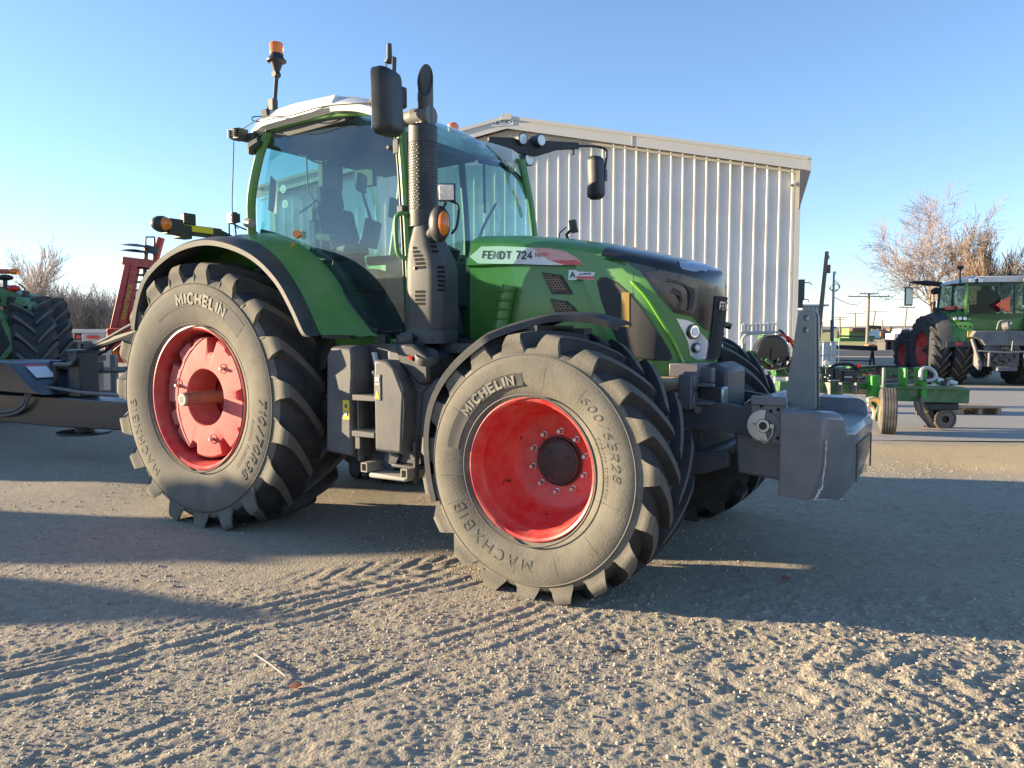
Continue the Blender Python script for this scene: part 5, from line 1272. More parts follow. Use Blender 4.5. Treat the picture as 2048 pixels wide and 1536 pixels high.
p = gnd(1236, 1300); w = M(); w.tube([(p.x-.03, p.y, zat(p.x, p.y)+.012), (p.x, p.y+.004, zat(p.x, p.y)+.016), (p.x+.035, p.y-.002, zat(p.x, p.y)+.012)], .006, 6); tag(w.build('twig', mat('dark_twig', (.06, .05, .04), .8)), 'short dark twig on the sunlit dirt below the front tyre', 'twig')

# ---- flat sheets beyond
def sheet(name, pts, z, m, kind='structure'):
    w = M(); w.add([(x, y, z) for x, y in pts], [tuple(range(len(pts)))]); o = w.build(name, m, fix=False); tag(o, kind=kind); return o
def G2(u, v): p = gnd(u, v); return (p.x, p.y)
concrete = mat('worn_concrete', (.31, .30, .28), .85, var=.2, vscale=.6, dirt=(.34, .30, .24), dirt_amt=.35, dscale=.9, bump=.3, bscale=30)
sheet('concrete_pad', [(3.6, 9.75), (6.2, 9.62), (12, 9.4), (40, 9.0), (40, 17.2), (10, 19.0), (3.2, 20.0)], .016, concrete)
dark_strip = mat('dark_strip_surface', (.052, .055, .060), .85, var=.2, vscale=.8, bump=.2, bscale=30)
a1, a2 = at(1640, 657, 38), at(2300, 657, 30)
sheet('road', [(a1.x-8, 42), (80, 30), (80, 38), (a1.x-8, 54)], .012, dark_strip)  # dark blue-grey strip across the far yard
field = mat('dry_yellow_field', (.36, .34, .10), .95, var=.25, vscale=.05)
sheet('field', [(at(1600, 657, 62).x, 62), (at(1735, 657, 62).x, 62), (at(1760, 657, 300).x, 300), (at(1560, 657, 300).x, 300)], .014, field)
far_soil = mat('far_dry_grassland', (.27, .235, .16), .95, var=.25, vscale=.01)
sheet('grassland', [(-900, 120), (900, 120), (2500, 2500), (-2500, 2500)], .010, far_soil)
# low hills on the horizon
w = M(); rows = [[], [], []]
for i in range(161):
    x = -2600+5200*i/160; h = 2.5+4.5*float(vnoise(np.array([x*.0035]), np.array([.3]), 4)[0])+2.5*float(vnoise(np.array([x*.013]), np.array([.3]), 8)[0])
    rows[0].append((x, 1250, -.5)); rows[1].append((x, 1400, h)); rows[2].append((x, 1700, h*.8))
w.loft(rows); tag(w.build('hills', mat('distant_hill_scrub', (.25, .235, .20), .95, var=.2, vscale=.01), fix=False), kind='structure')

# ================================================================== BUILDING
wa = R(15.); U = Vector((math.cos(wa), -math.sin(wa), 0)); Nn = Vector((-math.sin(wa), -math.cos(wa), 0))
Kk = 21.3
def wallpt(u):   # where the sight line of column u meets the wall
    t = (u-1024)/F_; y = Kk/(math.cos(wa)+t*math.sin(wa)); return Vector((t*y, y, 0))
base_ = wallpt(1588); ridge = wallpt(1020)
W_half = (base_-ridge).length
EAVE = 5.52; RID = 7.02
metal = mat('painted_steel_siding', (.72, .70, .655), .5, var=.04, vscale=.7, dirt=(.46, .42, .36), dirt_amt=.10, dscale=.8)
trim = mat('steel_trim', (.60, .57, .50), .45, var=.04)
b = empty('metal_building', base_, -wa); tag(b, 'tall cream ribbed steel building with a gable roof behind the large tractor', 'building')
# local frame: x along the wall (0 at the right corner, negative to the left), y into the building
Wd = 2*W_half; sp = .3048
def roofz(x): return RID-(RID-EAVE)*abs(x+W_half)/W_half
prof = [(0, 0), (.098, 0), (.118, -.052), (.152, -.052), (.172, 0)]
w = M(); x = -.03; xs2 = []
n = int(Wd/sp)
for i in range(n):
    x0 = -.10-sp*i
    for (dx, dy) in ((-.005, 0), (-.030, -.045), (-.062, -.045), (-.087, 0)): xs2.append((x0+dx, dy))
xs2 = [(0, 0)]+xs2+[(-Wd, 0)]
w.loft([[(x, y, 0) for x, y in xs2], [(x, y, roofz(x)-.05) for x, y in xs2]])

for i in range(n):
    x0 = -.10-sp*i-.046
    for z in [.35+1.25*k+(.0 if i % 2 else .0) for k in range(6)]:
        if z < roofz(x0)-.3: w.box((x0, -.047, z), (.022, .012, .022), mi=1)
w.build('gable_wall', [metal, mat('screw_heads', (.30, .28, .25), .5)], b, angle=15)
w = M(); w.prism([(0, -.05), (.0, 0), (22, 0), (22, -.05)], 'z', 0, 1) if False else None
w.loft([[(0.0, 0, 0), (0.0, 18, 0)], [(0.0, 0, EAVE-.04), (0.0, 18, EAVE-.04)]]); w.loft([[(-Wd, 0, 0), (-Wd, 18, 0)], [(-Wd, 0, EAVE-.04), (-Wd, 18, EAVE-.04)]]); w.loft([[(0, 18, 0), (-Wd, 18, 0)], [(0, 18, EAVE), (-Wd, 18, EAVE)]])
w.build('side_walls', metal, b)
w = M(); w.box((-.005, -.03, EAVE/2), (.12, .07, EAVE-.12)); w.build('corner_trim', trim, b)
w = M()
OV = .26
for (xa, xb) in ((-W_half, OV), (-W_half, -Wd-OV)):
    za = RID+.10; zb2 = RID-(RID-EAVE)*(abs(xb+W_half))/W_half+.10
    w.loft([[(xa, -.30, za), (xa, 18.3, za)], [(xb, -.30, zb2), (xb, 18.3, zb2)]]); w.loft([[(xa, -.30, za+.06), (xa, 18.3, za+.06)], [(xb, -.30, zb2+.06), (xb, 18.3, zb2+.06)]])
w.build('roof', trim, b, fix=False)
w = M()
for s_, xb in ((1, OV), (-1, -Wd-OV)):
    zb2 = RID-(RID-EAVE)*(W_half+OV)/W_half
    for (y0, y1, d0, d1) in ((-.34, -.30, -.10, .15), (-.38, -.30, .15, .24), (-.07, -.05, -.16, -.10)):
        w.hexa([(-W_half, y0, RID+d0), (xb, y0, zb2+d0), (xb, y1, zb2+d0), (-W_half, y1, RID+d0), (-W_half, y0, RID+d1), (xb, y0, zb2+d1), (xb, y1, zb2+d1), (-W_half, y1, RID+d1)])
w.box((-4.2, -.345, roofz(-4.2)+.03), (.012, .012, .24)); w.box((OV-.12, -.39, roofz(OV-.12)+.06), (.012, .012, .24)); w.box((-W_half, -.39, RID+.20), (.3, .03, .16))
w.build('roof_trim', trim, b)
w = M(); w.hexa([(.0, -.30, EAVE-1.05), (.02, -.30, EAVE-1.05), (.02, 3, EAVE-1.0), (.0, 3, EAVE-1.0), (.0, -.30, EAVE-.10), (OV, -.30, EAVE-.16), (OV, 3, EAVE-.16), (.0, 3, EAVE-.1)]); w.build('eave_soffit', mat('shaded_soffit', (.13, .125, .12), .6), b)  # soffit steel darkened to carry the shade under the eave
# small oval maker's plate at the ridge
w = M(); w.box((-W_half-.12, -.352, RID+.06), (.62, .01, .17)); pl = w.build('maker_plate', whitedec, b)
w = M(); pts = [(-W_half-.12+.27*math.cos(k*math.pi/16), RID+.06+.068*math.sin(k*math.pi/16)) for k in range(32)]; pts2 = [(-W_half-.12+.245*math.cos(k*math.pi/16), RID+.06+.052*math.sin(k*math.pi/16)) for k in range(32)]
w.loft([[(p[0], -.359, p[1]) for p in pts], [(p[0], -.359, p[1]) for p in pts2]], closed=True)
text_on(w, 'BUTLER', lambda x, y: (-W_half-.12+x, -.359, RID+.06+y), .085, .003, sx=1.2); w.build('plate_lettering', darkdec, pl, fix=False)
# camera on the wall
def wloc(u, v, d=-.15):
    r = ray(u, v); o = Vector((0, 0, H_)); n_ = Vector((math.sin(wa), math.cos(wa), 0)); t = (Kk+d-o.dot(n_))/r.dot(n_); return o+r*t
p = wloc(1578, 371, -.12); ce = tag(empty('security_camera', wloc(1586, 368, 0)), 'small white bullet camera high on the ribbed wall near its right corner', 'camera'); c0 = ce.location
w = M(); w.cyl(Vector((.12, .0, .04)), Vector((-.09, -.20, -.07)), .048, n=18); w.build('body', whitedec, ce)
w = M(); w.cyl(Vector((-.09, -.20, -.07)), Vector((-.097, -.208, -.073)), .040, n=18); w.build('lens', blackp, ce)
w = M(); w.cyl(Vector((.13, .06, .05)), Vector((.10, -.04, .03)), .055, n=16); w.build('mount', blackp, ce)
# boxes and brackets seen past the corner
e = tag(empty('wall_cabinet', at(1601, 580, 23.5)), 'grey metal cabinet with two bent arms fixed past the building corner', 'cabinet')
w = M(); w.box((0, 0, 0), (.14, .3, .62)); w.build('box', castp, e); w = M(); w.tube([(.05, 0, .22), (.28, 0, .22), (.34, 0, .15)], .015); w.tube([(.05, 0, -.28), (.24, 0, -.28), (.25, 0, -.36)], .015); w.build('arms', castp, e)
w = M(); w.box(tuple(at(1600, 607, 23.5)), (.10, .2, .26)); tag(w.build('wall_lamp_box', castp), 'small rusty box under the grey cabinet at the building corner', 'box')
# low shed behind
q = at(1603, 657, 34); sb = tag(empty('small_shed', (q.x, 34, 0)), 'low cream metal shed just past the corner of the tall building', 'shed')
w = M(); xs3 = []
for i in range(5): xs3 += [(.02+.18*i, 0), (.05+.18*i, -.05), (.08+.18*i, -.05), (.11+.18*i, 0)]
zt3 = at(1603, 620, 34).z; w.loft([[(x, y, 0) for x, y in xs3], [(x, y, zt3+.15+x*.10) for x, y in xs3]]); w.box((-1.5, 1.5, zt3/2), (3, 3, zt3)); w.build('wall', metal, sb)
w = M(); w.box((-.2, 1.3, zt3+.2), (2.6, 3.0, .08)); w.build('roof', trim, sb)

# ================================================================== SKY, SUN, CAMERA
wd = bpy.data.worlds.new('World'); scene.world = wd; wd.use_nodes = True; nt = wd.node_tree; N = nt.nodes; L = nt.links; bg = N['Background']
sky = N.new('ShaderNodeTexSky'); sky.sky_type = 'NISHITA'; sky.sun_disc = False; sky.sun_elevation = SUN_EL
sv = Vector((-math.cos(SUN_AZ), -math.sin(SUN_AZ)))   # towards the sun, in plan
sky.sun_rotation = math.atan2(sv.x, sv.y)
sky.air_density = 1.0; sky.dust_density = .0; sky.ozone_density = 3.5; sky.altitude = 800
# wisps of low cloud, far to the left
tc = N.new('ShaderNodeTexCoord'); sp_ = N.new('ShaderNodeSeparateXYZ'); L.new(tc.outputs['Generated'], sp_.inputs[0])
mp = N.new('ShaderNodeMapping'); mp.inputs['Scale'].default_value = (3.0, 3.0, 16.); L.new(tc.outputs['Generated'], mp.inputs[0])
nn = N.new('ShaderNodeTexNoise'); nn.inputs['Scale'].default_value = 2.2; nn.inputs['Detail'].default_value = 9; nn.inputs['Roughness'].default_value = .6; L.new(mp.outputs[0], nn.inputs['Vector'])
def mr(src, a, b, c=0., d=1.):
    m = N.new('ShaderNodeMapRange'); m.inputs[1].default_value = a; m.inputs[2].default_value = b; m.inputs[3].default_value = c; m.inputs[4].default_value = d; L.new(src, m.inputs[0]); return m.outputs[0]
def mu(a, b): m = N.new('ShaderNodeMath'); m.operation = 'MULTIPLY'; L.new(a, m.inputs[0]); L.new(b, m.inputs[1]); return m.outputs[0]
cf = mu(mu(mr(nn.outputs['Fac'], .46, .60), mr(sp_.outputs['Z'], .115, .045)), mr(sp_.outputs['X'], -.15, -.50, 0., .8))
hs = N.new('ShaderNodeHueSaturation'); hs.inputs['Saturation'].default_value = .93; hs.inputs['Value'].default_value = 1.0; L.new(sky.outputs[0], hs.inputs['Color'])
mx = N.new('ShaderNodeMix'); mx.data_type = 'RGBA'; L.new(cf, mx.inputs[0]); 
tm = N.new('ShaderNodeMix'); tm.data_type = 'RGBA'; tm.blend_type = 'MULTIPLY'; tm.inputs[7].default_value = (1.0, .90, 1.0, 1); L.new(mr(sp_.outputs['Z'], .30, .0, .15, 1.), tm.inputs[0]); L.new(hs.outputs[0], tm.inputs[6]); L.new(tm.outputs[2], mx.inputs[6]); mx.inputs[7].default_value = (2.9, 2.8, 2.8, 1)
L.new(mx.outputs[2], bg.inputs[0]); bg.inputs[1].default_value = .11
sl_ = bpy.data.lights.new('sun', 'SUN'); sl_.energy = 5.0; sl_.angle = R(.55); sl_.color = (1., .80, .53)
so = bpy.data.objects.new('sun', sl_); COL.objects.link(so)
d = Vector((math.cos(SUN_AZ)*math.cos(SUN_EL), math.sin(SUN_AZ)*math.cos(SUN_EL), -math.sin(SUN_EL))); so.rotation_euler = d.to_track_quat('-Z', 'Y').to_euler(); so.location = (-20, 5, 20)
cam = bpy.data.cameras.new('camera'); co_ = bpy.data.objects.new('camera', cam); COL.objects.link(co_); scene.camera = co_
co_.location = (0, 0, H_); co_.rotation_euler = (math.pi/2-PIT, 0, 0); cam.sensor_width = 36; cam.lens = 36*F_/2048; cam.clip_end = 9000; cam.clip_start = .05
scene.view_settings.view_transform = 'Standard'; scene.view_settings.look = 'None'; scene.view_settings.gamma = 1; scene.view_settings.exposure = 1.64
scene.cycles.max_bounces = 8; scene.cycles.transparent_max_bounces = 16
# ================================================================== BACKGROUND
def spot(u, Y, z=0.): return Vector(((u-1024)/F_*Y/1.0, Y, z)) if False else Vector((at(u, 657, Y).x, Y, z))
def gt(name, label, cat, loc, rz=0., group=None, sc=1.): return tag(empty(name, loc, rz, sc=sc), label, cat, group)

# ---- bare trees ----
def seg3(mb, a, b, ra, rb, n=3):
    d = (b-a).normalized(); u = d.orthogonal().normalized(); v = d.cross(u); o = len(mb.v)
    for p, r in ((a, ra), (b, rb)):
        for k in range(n):
            t = 2*math.pi*k/n; q = p+(u*math.cos(t)+v*math.sin(t))*r; mb.v.append((q.x, q.y, q.z))
    for k in range(n):
        mb.f.append((o+k, o+(k+1) % n, o+n+(k+1) % n, o+n+k)); mb.m.append(0)
WOB = [1.]
def branch(tr, tw, p, d, ln, r, lvl, rnd, up, spread, maxl, rmin):
    n = 4 if lvl < 3 else 3; cur = p.copy(); dd = d.copy(); st = ln/n
    for i in range(n):
        dd = (dd+Vector((rnd.gauss(0, .07), rnd.gauss(0, .07), rnd.gauss(0, .05)+up*(.05+.02*lvl)))).normalized()
        nx_ = cur+dd*st; ra = max(rmin, r*(1-.45*i/n)); rb = max(rmin*.7, r*(1-.45*(i+1)/n))
        seg3(tr if lvl < 3 else tw, cur, nx_, ra, rb, 7 if lvl == 0 else (5 if lvl < 3 else 3))
        if lvl < maxl and (i > 0 or lvl > 0):
            k = rnd.choice((1, 2)) if lvl < 2 else rnd.choice((1, 2, 2))
            for _ in range(k):
                ax = dd.orthogonal().normalized(); ax = Matrix.Rotation(rnd.uniform(0, 6.283), 3, dd) @ ax
                nd = Matrix.Rotation(rnd.uniform(.35, .95)*spread, 3, ax) @ dd
                branch(tr, tw, nx_.copy(), nd, ln*rnd.uniform(.50, .78), rb*.62, lvl+1, rnd, up, spread, maxl, rmin)
        cur = nx_
def bare_tree(name, label, cat, loc, h, r, seed, stems=1, lean=0., up=1., spread=1., maxl=5, rmin=.010, mt=None, mw=None, l0=.42, group=None, fan=.25):
    rnd = random.Random(seed); tr, tw = M(), M()
    for s in range(stems):
        a = rnd.uniform(0, 6.283); f = (0 if stems == 1 else rnd.uniform(.3, 1)*fan)
        branch(tr, tw, Vector((rnd.uniform(-.2, .2)*(stems > 1), rnd.uniform(-.2, .2)*(stems > 1), -.05)), Vector((math.cos(a)*f+lean, math.sin(a)*f, 1)).normalized(), h*l0, r, 0, rnd, up, spread, maxl, rmin)
    e = gt(name, label, cat, loc, 0., group)
    tr.build('trunk', mt, e, angle=60, fix=False); tw.build('crown', mw, e, angle=60, fix=False); return e
barkm = mat('pale_brown_bark', (.34, .27, .20), .85, var=.2, vscale=5)
twigm = mat('reddish_tan_twigs', (.30, .225, .185), .85, var=.25, vscale=1.5)
twig2 = mat('orange_tan_twigs', (.33, .24, .17), .85, var=.2, vscale=1.5)
twigb = mat('grey_brown_brush_twigs', (.36, .285, .225), .9, var=.25, vscale=2)
brushbark = mat('grey_brush_bark', (.34, .29, .23), .9, var=.2)
bare_tree('bare_tree', 'tallest bare tree with an open rounded crown of pale branches behind the parked tractor', 'tree', spot(1858, 42), 6.8, .13, 41, maxl=5, l0=.52, mt=barkm, mw=twigm, rmin=.0085, up=.5, spread=1.0)
bare_tree('bare_tree', 'dense bare tree with many upright orange stems right of the tallest bare tree', 'tree', spot(1962, 40), 5.3, .07, 12, stems=5, maxl=4, l0=.50, mt=barkm, mw=twig2, rmin=.011, up=1.0, spread=.55, fan=.6)
bare_tree('bare_tree', 'bare tree cut off by the right edge of the photo', 'tree', spot(2085, 44), 6.5, .12, 33, stems=2, maxl=4, l0=.42, mt=barkm, mw=twigm, rmin=.012, up=.8, spread=.95)
bushes = []
for i in range(4):
    rnd = random.Random(50+i); tr, tw = M(), M()
    for s in range(6):
        a = rnd.uniform(0, 6.283); f = rnd.uniform(.05, .45)
        branch(tr, tw, Vector((rnd.uniform(-.5, .5), rnd.uniform(-.4, .4), -.05)), Vector((math.cos(a)*f, math.sin(a)*f, 1)).normalized(), 1.9+rnd.random()*.7, .035, 1, rnd, 1.1, .62, 4, .011)
    e = empty('bare_shrub', (0, 0, 0)); tr.build('stems', brushbark, e, angle=60, fix=False); tw.build('twigs', twigb, e, angle=60, fix=False); bushes.append(e)
SHR = 'bare shrubs in the brushy row at the left'
rnd = random.Random(4); used = set(); first = True
for i in range(26):
    u = -130+i*16.5+rnd.uniform(-5, 5); Y = 46+rnd.uniform(-3, 4); k = i % 4
    e = bushes[k] if k not in used else copy_tree(bushes[k]); used.add(k)
    e.location = spot(u, Y); s = rnd.uniform(.62, .86)*(1.12 if 95 < u < 150 else 1)*(.85 if u < 20 or u > 190 else 1); e.scale = (s*1.1, s*1.1, s); e.rotation_euler = (0, 0, rnd.uniform(0, 6))
    tag(e, 'leafless grey brown shrub in the brushy row behind the parked implements at the left', 'shrub', SHR)
bare_tree('bare_tree', 'thin bare sapling rising above the brush beside the green tractor at the left', 'tree', spot(73, 44), 6.6, .07, 77, stems=1, maxl=4, l0=.46, mt=brushbark, mw=twigb, rmin=.011, up=1.1, spread=.7)
for i in range(12):   # brush on the other side of the yard, seen in the glass
    e = copy_tree(bushes[i % 4]); e.location = (-38+i*3.6+rnd.uniform(-1, 1), -34+rnd.uniform(-3, 3), 0); e.rotation_euler = (0, 0, rnd.uniform(0, 6)); tag(e, 'leafless shrub across the yard behind the photographer', 'shrub', 'shrubs behind the photographer')

# ---- second tractor, rear view ----
t2 = gt('tractor', 'green tractor with dual red rear wheels and an orange triangle at the right edge', 'tractor', spot(1972, 19.9), R(-8), sc=.90)
tb2, _ = tyre(PROF_R, .985, .315, .05, 20, .30, side=-1, a_off=.1, both=True)
tb2.v = [(x, y*.74, z) for x, y, z in tb2.v]
tyre2 = tb2.build('tyre', [tread_r, lugtop_r, mat('black_sidewall_rubber', (.035, .036, .038), .8, var=.2)], None, angle=40)
def wheel2(parent, x, y, z, s, outer, flip):
    e = M(); e.lathe([(.54, -.20), (.525, -.21), (.50, -.15), (.47, -.05), (.40, -.02), (.36, .02), (.20, .02), (.18, .05), (0, .05)], n=48)
    for a in range(8): e.lathe([(0, -.03), (.018, -.03), (.018, -.015)], c=(.44*math.cos(a*math.pi/4), -.01, .44*math.sin(a*math.pi/4)), n=6)
    o = e.build('rear_wheel' if z > .8 else 'front_wheel', redp, parent, loc=(x, y, z)); o.rotation_euler = (0, 0, R(-90 if not flip else 90)); o.scale = (s, s, s)
    global tyre2
    if tyre2.parent is None: tt = tyre2
    else: tt = tyre2.copy(); COL.objects.link(tt)
    tt.parent = o
    if outer:
        h = M(); h.cyl((0, .0, 0), (0, -.20, 0), .05); h.cyl((0, .02, 0), (0, -.08, 0), .14)
        for a in range(6): h.box((.10*math.cos(a), -.10, .10*math.sin(a)), (.03, .06, .03))
        h.build('hub', wearsteel, o)
    return o
for sx_1, xo in ((-1, 1.50), (-1, .93), (1, .93), (1, 1.50)): wheel2(t2, sx_1*xo, 0, .97, 1., xo > 1.2, sx_1 > 0)
for s in (-1, 1): wheel2(t2, s*1.12, 2.85, .73, .74, False, s > 0)
w = M(); w.box((0, 1.8, 1.5), (.95, 2.6, .7)); w.box((-.0, .9, 1.2), (1.2, 1.0, .6)); w.build('hood', green, t2, bevel=.1)
for s in (-1, 1):
    w = M(); P = [(-.95, 1.15), (-.85, 1.62), (-.55, 1.98), (-.1, 2.12), (.3, 2.10)]
    rr = []
    for (y, z) in P: rr.append([(s*1.28, y*.95, z-.16), (s*1.27, y, z-.06), (s*.98, y, z), (s*.70, y, z+.04)])
    w.loft(rr); w.build('fender', green, t2, angle=60, fix=False)
for s in (-1, 1):
    w = M(); rr = []
    for (y, z) in [(-1.0, 1.08), (-.98, 1.22), (-.88, 1.60), (-.58, 1.93), (-.1, 2.07), (.35, 2.03), (.7, 1.85), (.95, 1.5)]: rr.append([(s*1.60, y*.93, z-.22), (s*1.60, y*.98, z-.12), (s*1.45, y, z-.03), (s*1.27, y, z+.005)])
    w.loft(rr); w.box((s*1.05, -1.0, 1.15), (.75, .04, .14)); w.build('fender_extension', darkplastic, t2, angle=60, fix=False)
for s in (-1, 1):
    w = M(); w.box((s*1.02, -.74, 1.86), (.42, .04, .13), rot=(.5, 0, 0)); tl_ = w.build('lamp_cluster', blackp, t2, bevel=.03)
    for k in (-1, 0, 1): w = M(); w.cyl((s*1.02+.125*k, -.80, 1.86), (s*1.02+.125*k, -.76, 1.85), .048, n=16); w.build('lamp_lens', lens, tl_)
    w = M(); w.box((s*1.10, -1.03, 1.16), (.16, .02, .06)); w.build('red_reflector', redlens, t2)
    w = M(); w.box((s*.80, -.93, 1.42), (.14, .02, .18)); w.build('yellow_sticker', yel, t2)
    w = M(); w.lathe([(0, 0), (.07, 0), (.07, .05), (0, .09)], c=(s*.84, -.60, 2.14), axis='z', n=14); w.build('indicator', amber, t2)
w = M()
for (x, y, z) in ((-1.16, -.86, 1.66), (-1.05, -.88, 1.65), (-.93, -.89, 1.64), (-.80, -.9, 1.63)): w.cyl((x, y, z), (x, y-.05, z), .028, n=10)
w.build('fender_switches', blackp, t2)
cabz = [(-.62, 1.55), (-.70, 2.0), (-.66, 2.75)]
w = M(); w.box((0, .35, 1.75), (1.5, 1.9, .5)); cb2 = w.build('cab', green, t2, bevel=.05)
for s in (-1, 1):
    w = M(); w.tube([(s*.80, -.60, 1.95), (s*.84, -.66, 2.3), (s*.80, -.60, 2.86)], .055); w.build('rear_pillar', green, cb2)
    w = M(); w.tube([(s*.84, .25, 1.9), (s*.82, .25, 2.86)], .035); w.build('door_pillar', blackp, cb2); w = M(); w.tube([(s*.82, 1.35, 1.9), (s*.78, 1.25, 2.86)], .04); w.build('door_pillar', blackp, cb2)
    w = M(); w.add([(s*.83, -.6, 1.95), (s*.83, 1.3, 1.9), (s*.79, 1.22, 2.84), (s*.80, -.58, 2.84)], [(0, 1, 2, 3)]); w.build('side_window', glassb, cb2, fix=False)
w = M(); w.loft([[(x, -.66-.10*(1-(x/.8)**2), z-(.0 if z > 2 else .12*(1-(x/.8)**2))) for x in (-.78, -.5, -.2, .2, .5, .78)] for z in (1.93, 2.3, 2.84)]); w.build('rear_window', glassb, cb2, fix=False)
w = M(); w.add([(-.78, 1.4, 1.95), (.78, 1.4, 1.95), (.75, 1.25, 2.84), (-.75, 1.25, 2.84)], [(0, 1, 2, 3)]); w.build('windshield', glassb, cb2, fix=False)
w = M(); w.box((0, .3, 2.1), (.52, .5, .35)); w.box((0, .1, 2.4), (.46, .14, .55)); w.box((0, .1, 2.72), (.26, .1, .16)); w.box((.45, .5, 2.3), (.12, .4, .5)); w.build('driver_seat', seatm, cb2, bevel=.05)
w = M(); w.loft([[(-.78, -.74, 2.86), (-.70, -.78, 2.94), (-.5, -.74, 3.02), (.5, -.74, 3.02), (.70, -.78, 2.94), (.78, -.74, 2.86)], [(-.92, .1, 2.86), (-.88, .1, 2.95), (-.5, .1, 3.07), (.5, .1, 3.07), (.88, .1, 2.95), (.92, .1, 2.86)], [(-.88, 1.1, 2.84), (-.84, 1.1, 2.92), (-.5, 1.0, 3.02), (.5, 1.0, 3.02), (.84, 1.1, 2.92), (.88, 1.1, 2.84)]], caps=True); w.build('roof', white, t2, bevel=.02)
for s in (-1, 1):
    for k, x in enumerate((.58, .80)):
        w = M(); w.box((s*x, -.86, 2.90), (.17, .10, .15)); o = w.build('work_light', blackp, t2, bevel=.03); w = M(); w.box((s*x, -.915, 2.90), (.13, .01, .11)); w.build('lamp_lens', lens, o, bevel=.003)
    w = M(); w.tube([(s*.86, -.30, 2.8), (s*.86, -.28, 3.25)], .022); w.lathe([(.03, 3.22), (.10, 3.30), (.07, 3.34), (.0, 3.34)], c=(s*.86, -.28, 0), axis='z', n=16); o = w.build('beacon_mast', blackp, t2)
    w = M(); w.lathe([(.075, 3.34), (.07, 3.46), (0, 3.47)], c=(s*.86, -.28, 0), axis='z', n=16); w.build('beacon_lens', amber, o)
    w = M(); w.tube([(s*.80, 1.1, 2.90), (s*1.2, 1.2, 2.95), (s*1.62, 1.3, 2.98), (s*1.66, 1.3, 2.85)], [.07, .08, .03, .025]); w.cyl((s*.98, 1.0, 2.70), (s*.98, 1.2, 2.70), .10); w.build('mirror_arm', blackp, t2)
    w = M(); w.box((s*1.66, 1.3, 2.55), (.24, .09, .56)); o = w.build('mirror_housing', blackp, t2, bevel=.04); w = M(); w.box((s*1.66, 1.25, 2.55), (.19, .01, .48)); w.build('mirror_glass', mat('dim_mirror', (.3, .34, .36), .1, .9), o)
    w = M(); w.tube([(s*.88, -.2, 2.12), (s*1.35, -.25, 2.12), (s*1.5, -.25, 2.10)], [.04, .05, .09]); w.cyl((s*1.5, -.25, 2.1), (s*1.5, -.25, 2.35), .035); w.build('marker_bar', blackp, t2); w = M(); w.box((s*1.08, -.32, 2.16), (.34, .03, .10)); w.build('red_reflector', redlens, t2)
w = M(); w.lathe([(0, 0), (.05, 0), (.05, .06), (0, .06)], c=(-.15, -.5, 3.05), axis='z', n=12); w.lathe([(0, 0), (.05, 0), (.05, .05), (0, .05)], c=(.35, -.5, 3.05), axis='z', n=12); w.build('roof_sensors', blackp, t2)
orangem = mat('fluorescent_orange', (1.0, .17, .03), .5); orangem.node_tree.nodes['Principled BSDF'].inputs['Emission Strength'].default_value = 0
sm_ = M(); sm_.prism([(-.22, -.02), (.22, -.22), (.22, .22)], 'y', -.02, .0); 
w = M(); w.prism([(-.27, .0), (.15, -.23), (.17, -.23), (.17, .23), (.15, .23)], 'y', 0, .02); o = w.build('slow_vehicle_triangle', redlens, t2); o.location = (.02, -.98, 2.22); o.rotation_euler = (0, 0, .35)
w = M(); w.prism([(-.21, 0), (.145, -.19), (.145, .19)], 'y', -.012, -.002); w.build('triangle_centre', orangem, o)
w = M(); w.box((0, -.75, 1.0), (.9, .5, .9)); w.prism([(-.75, 1.52), (.75, 1.52), (.85, 1.36), (.60, 1.28), (.50, 1.12), (-.50, 1.12), (-.60, 1.28), (-.85, 1.36)], 'y', -1.15, -.85)
for s in (-1, 1):
    w.hexa([(s*.62, -1.25, .45), (s*.70, -1.25, .45), (s*.72, -.7, .7), (s*.62, -.7, .7), (s*.58, -1.25, .60), (s*.70, -1.25, .60), (s*.74, -.8, 1.3), (s*.62, -.8, 1.3)]); w.tube([(s*.78, -1.0, 1.3), (s*.66, -1.2, .7)], .05); w.tube([(s*.45, -1.3, .95), (s*.45, -1.3, .55)], .04)
w.cyl((0, -1.0, 1.62), (.12, -1.1, 1.66), .12); w.box((0, -1.2, .50), (.5, .3, .12))
w.build('rear_hitch', mat('light_grey_casting', (.10, .11, .125), .5, dirt=DUST, dirt_amt=.2), t2, bevel=.02)
w = M(); w.tube(smooth_path([(-.72, -1.3, .98), (0, -1.35, .94), (.8, -1.3, 1.0)]), .018); w.tube([(.10, -1.3, .98), (.12, -1.3, 1.25)], .015); w.tube(smooth_path([(-.25, -1.2, 1.55), (-.2, -1.25, 1.78), (.08, -1.25, 1.78), (.1, -1.2, 1.7)]), .018); w.build('hitch_rods', platep, t2)
w = M()
rnd = random.Random(8)
for k in range(26): w.box((rnd.uniform(-.42, .42), -1.03-rnd.random()*.08, rnd.uniform(.65, 1.1)), (rnd.uniform(.05, .16), .1, rnd.uniform(.05, .14)))
w.build('hydraulic_valves', mat('brown_grey_valves', (.13, .115, .09), .6, var=.4, vscale=8), t2, bevel=.01)

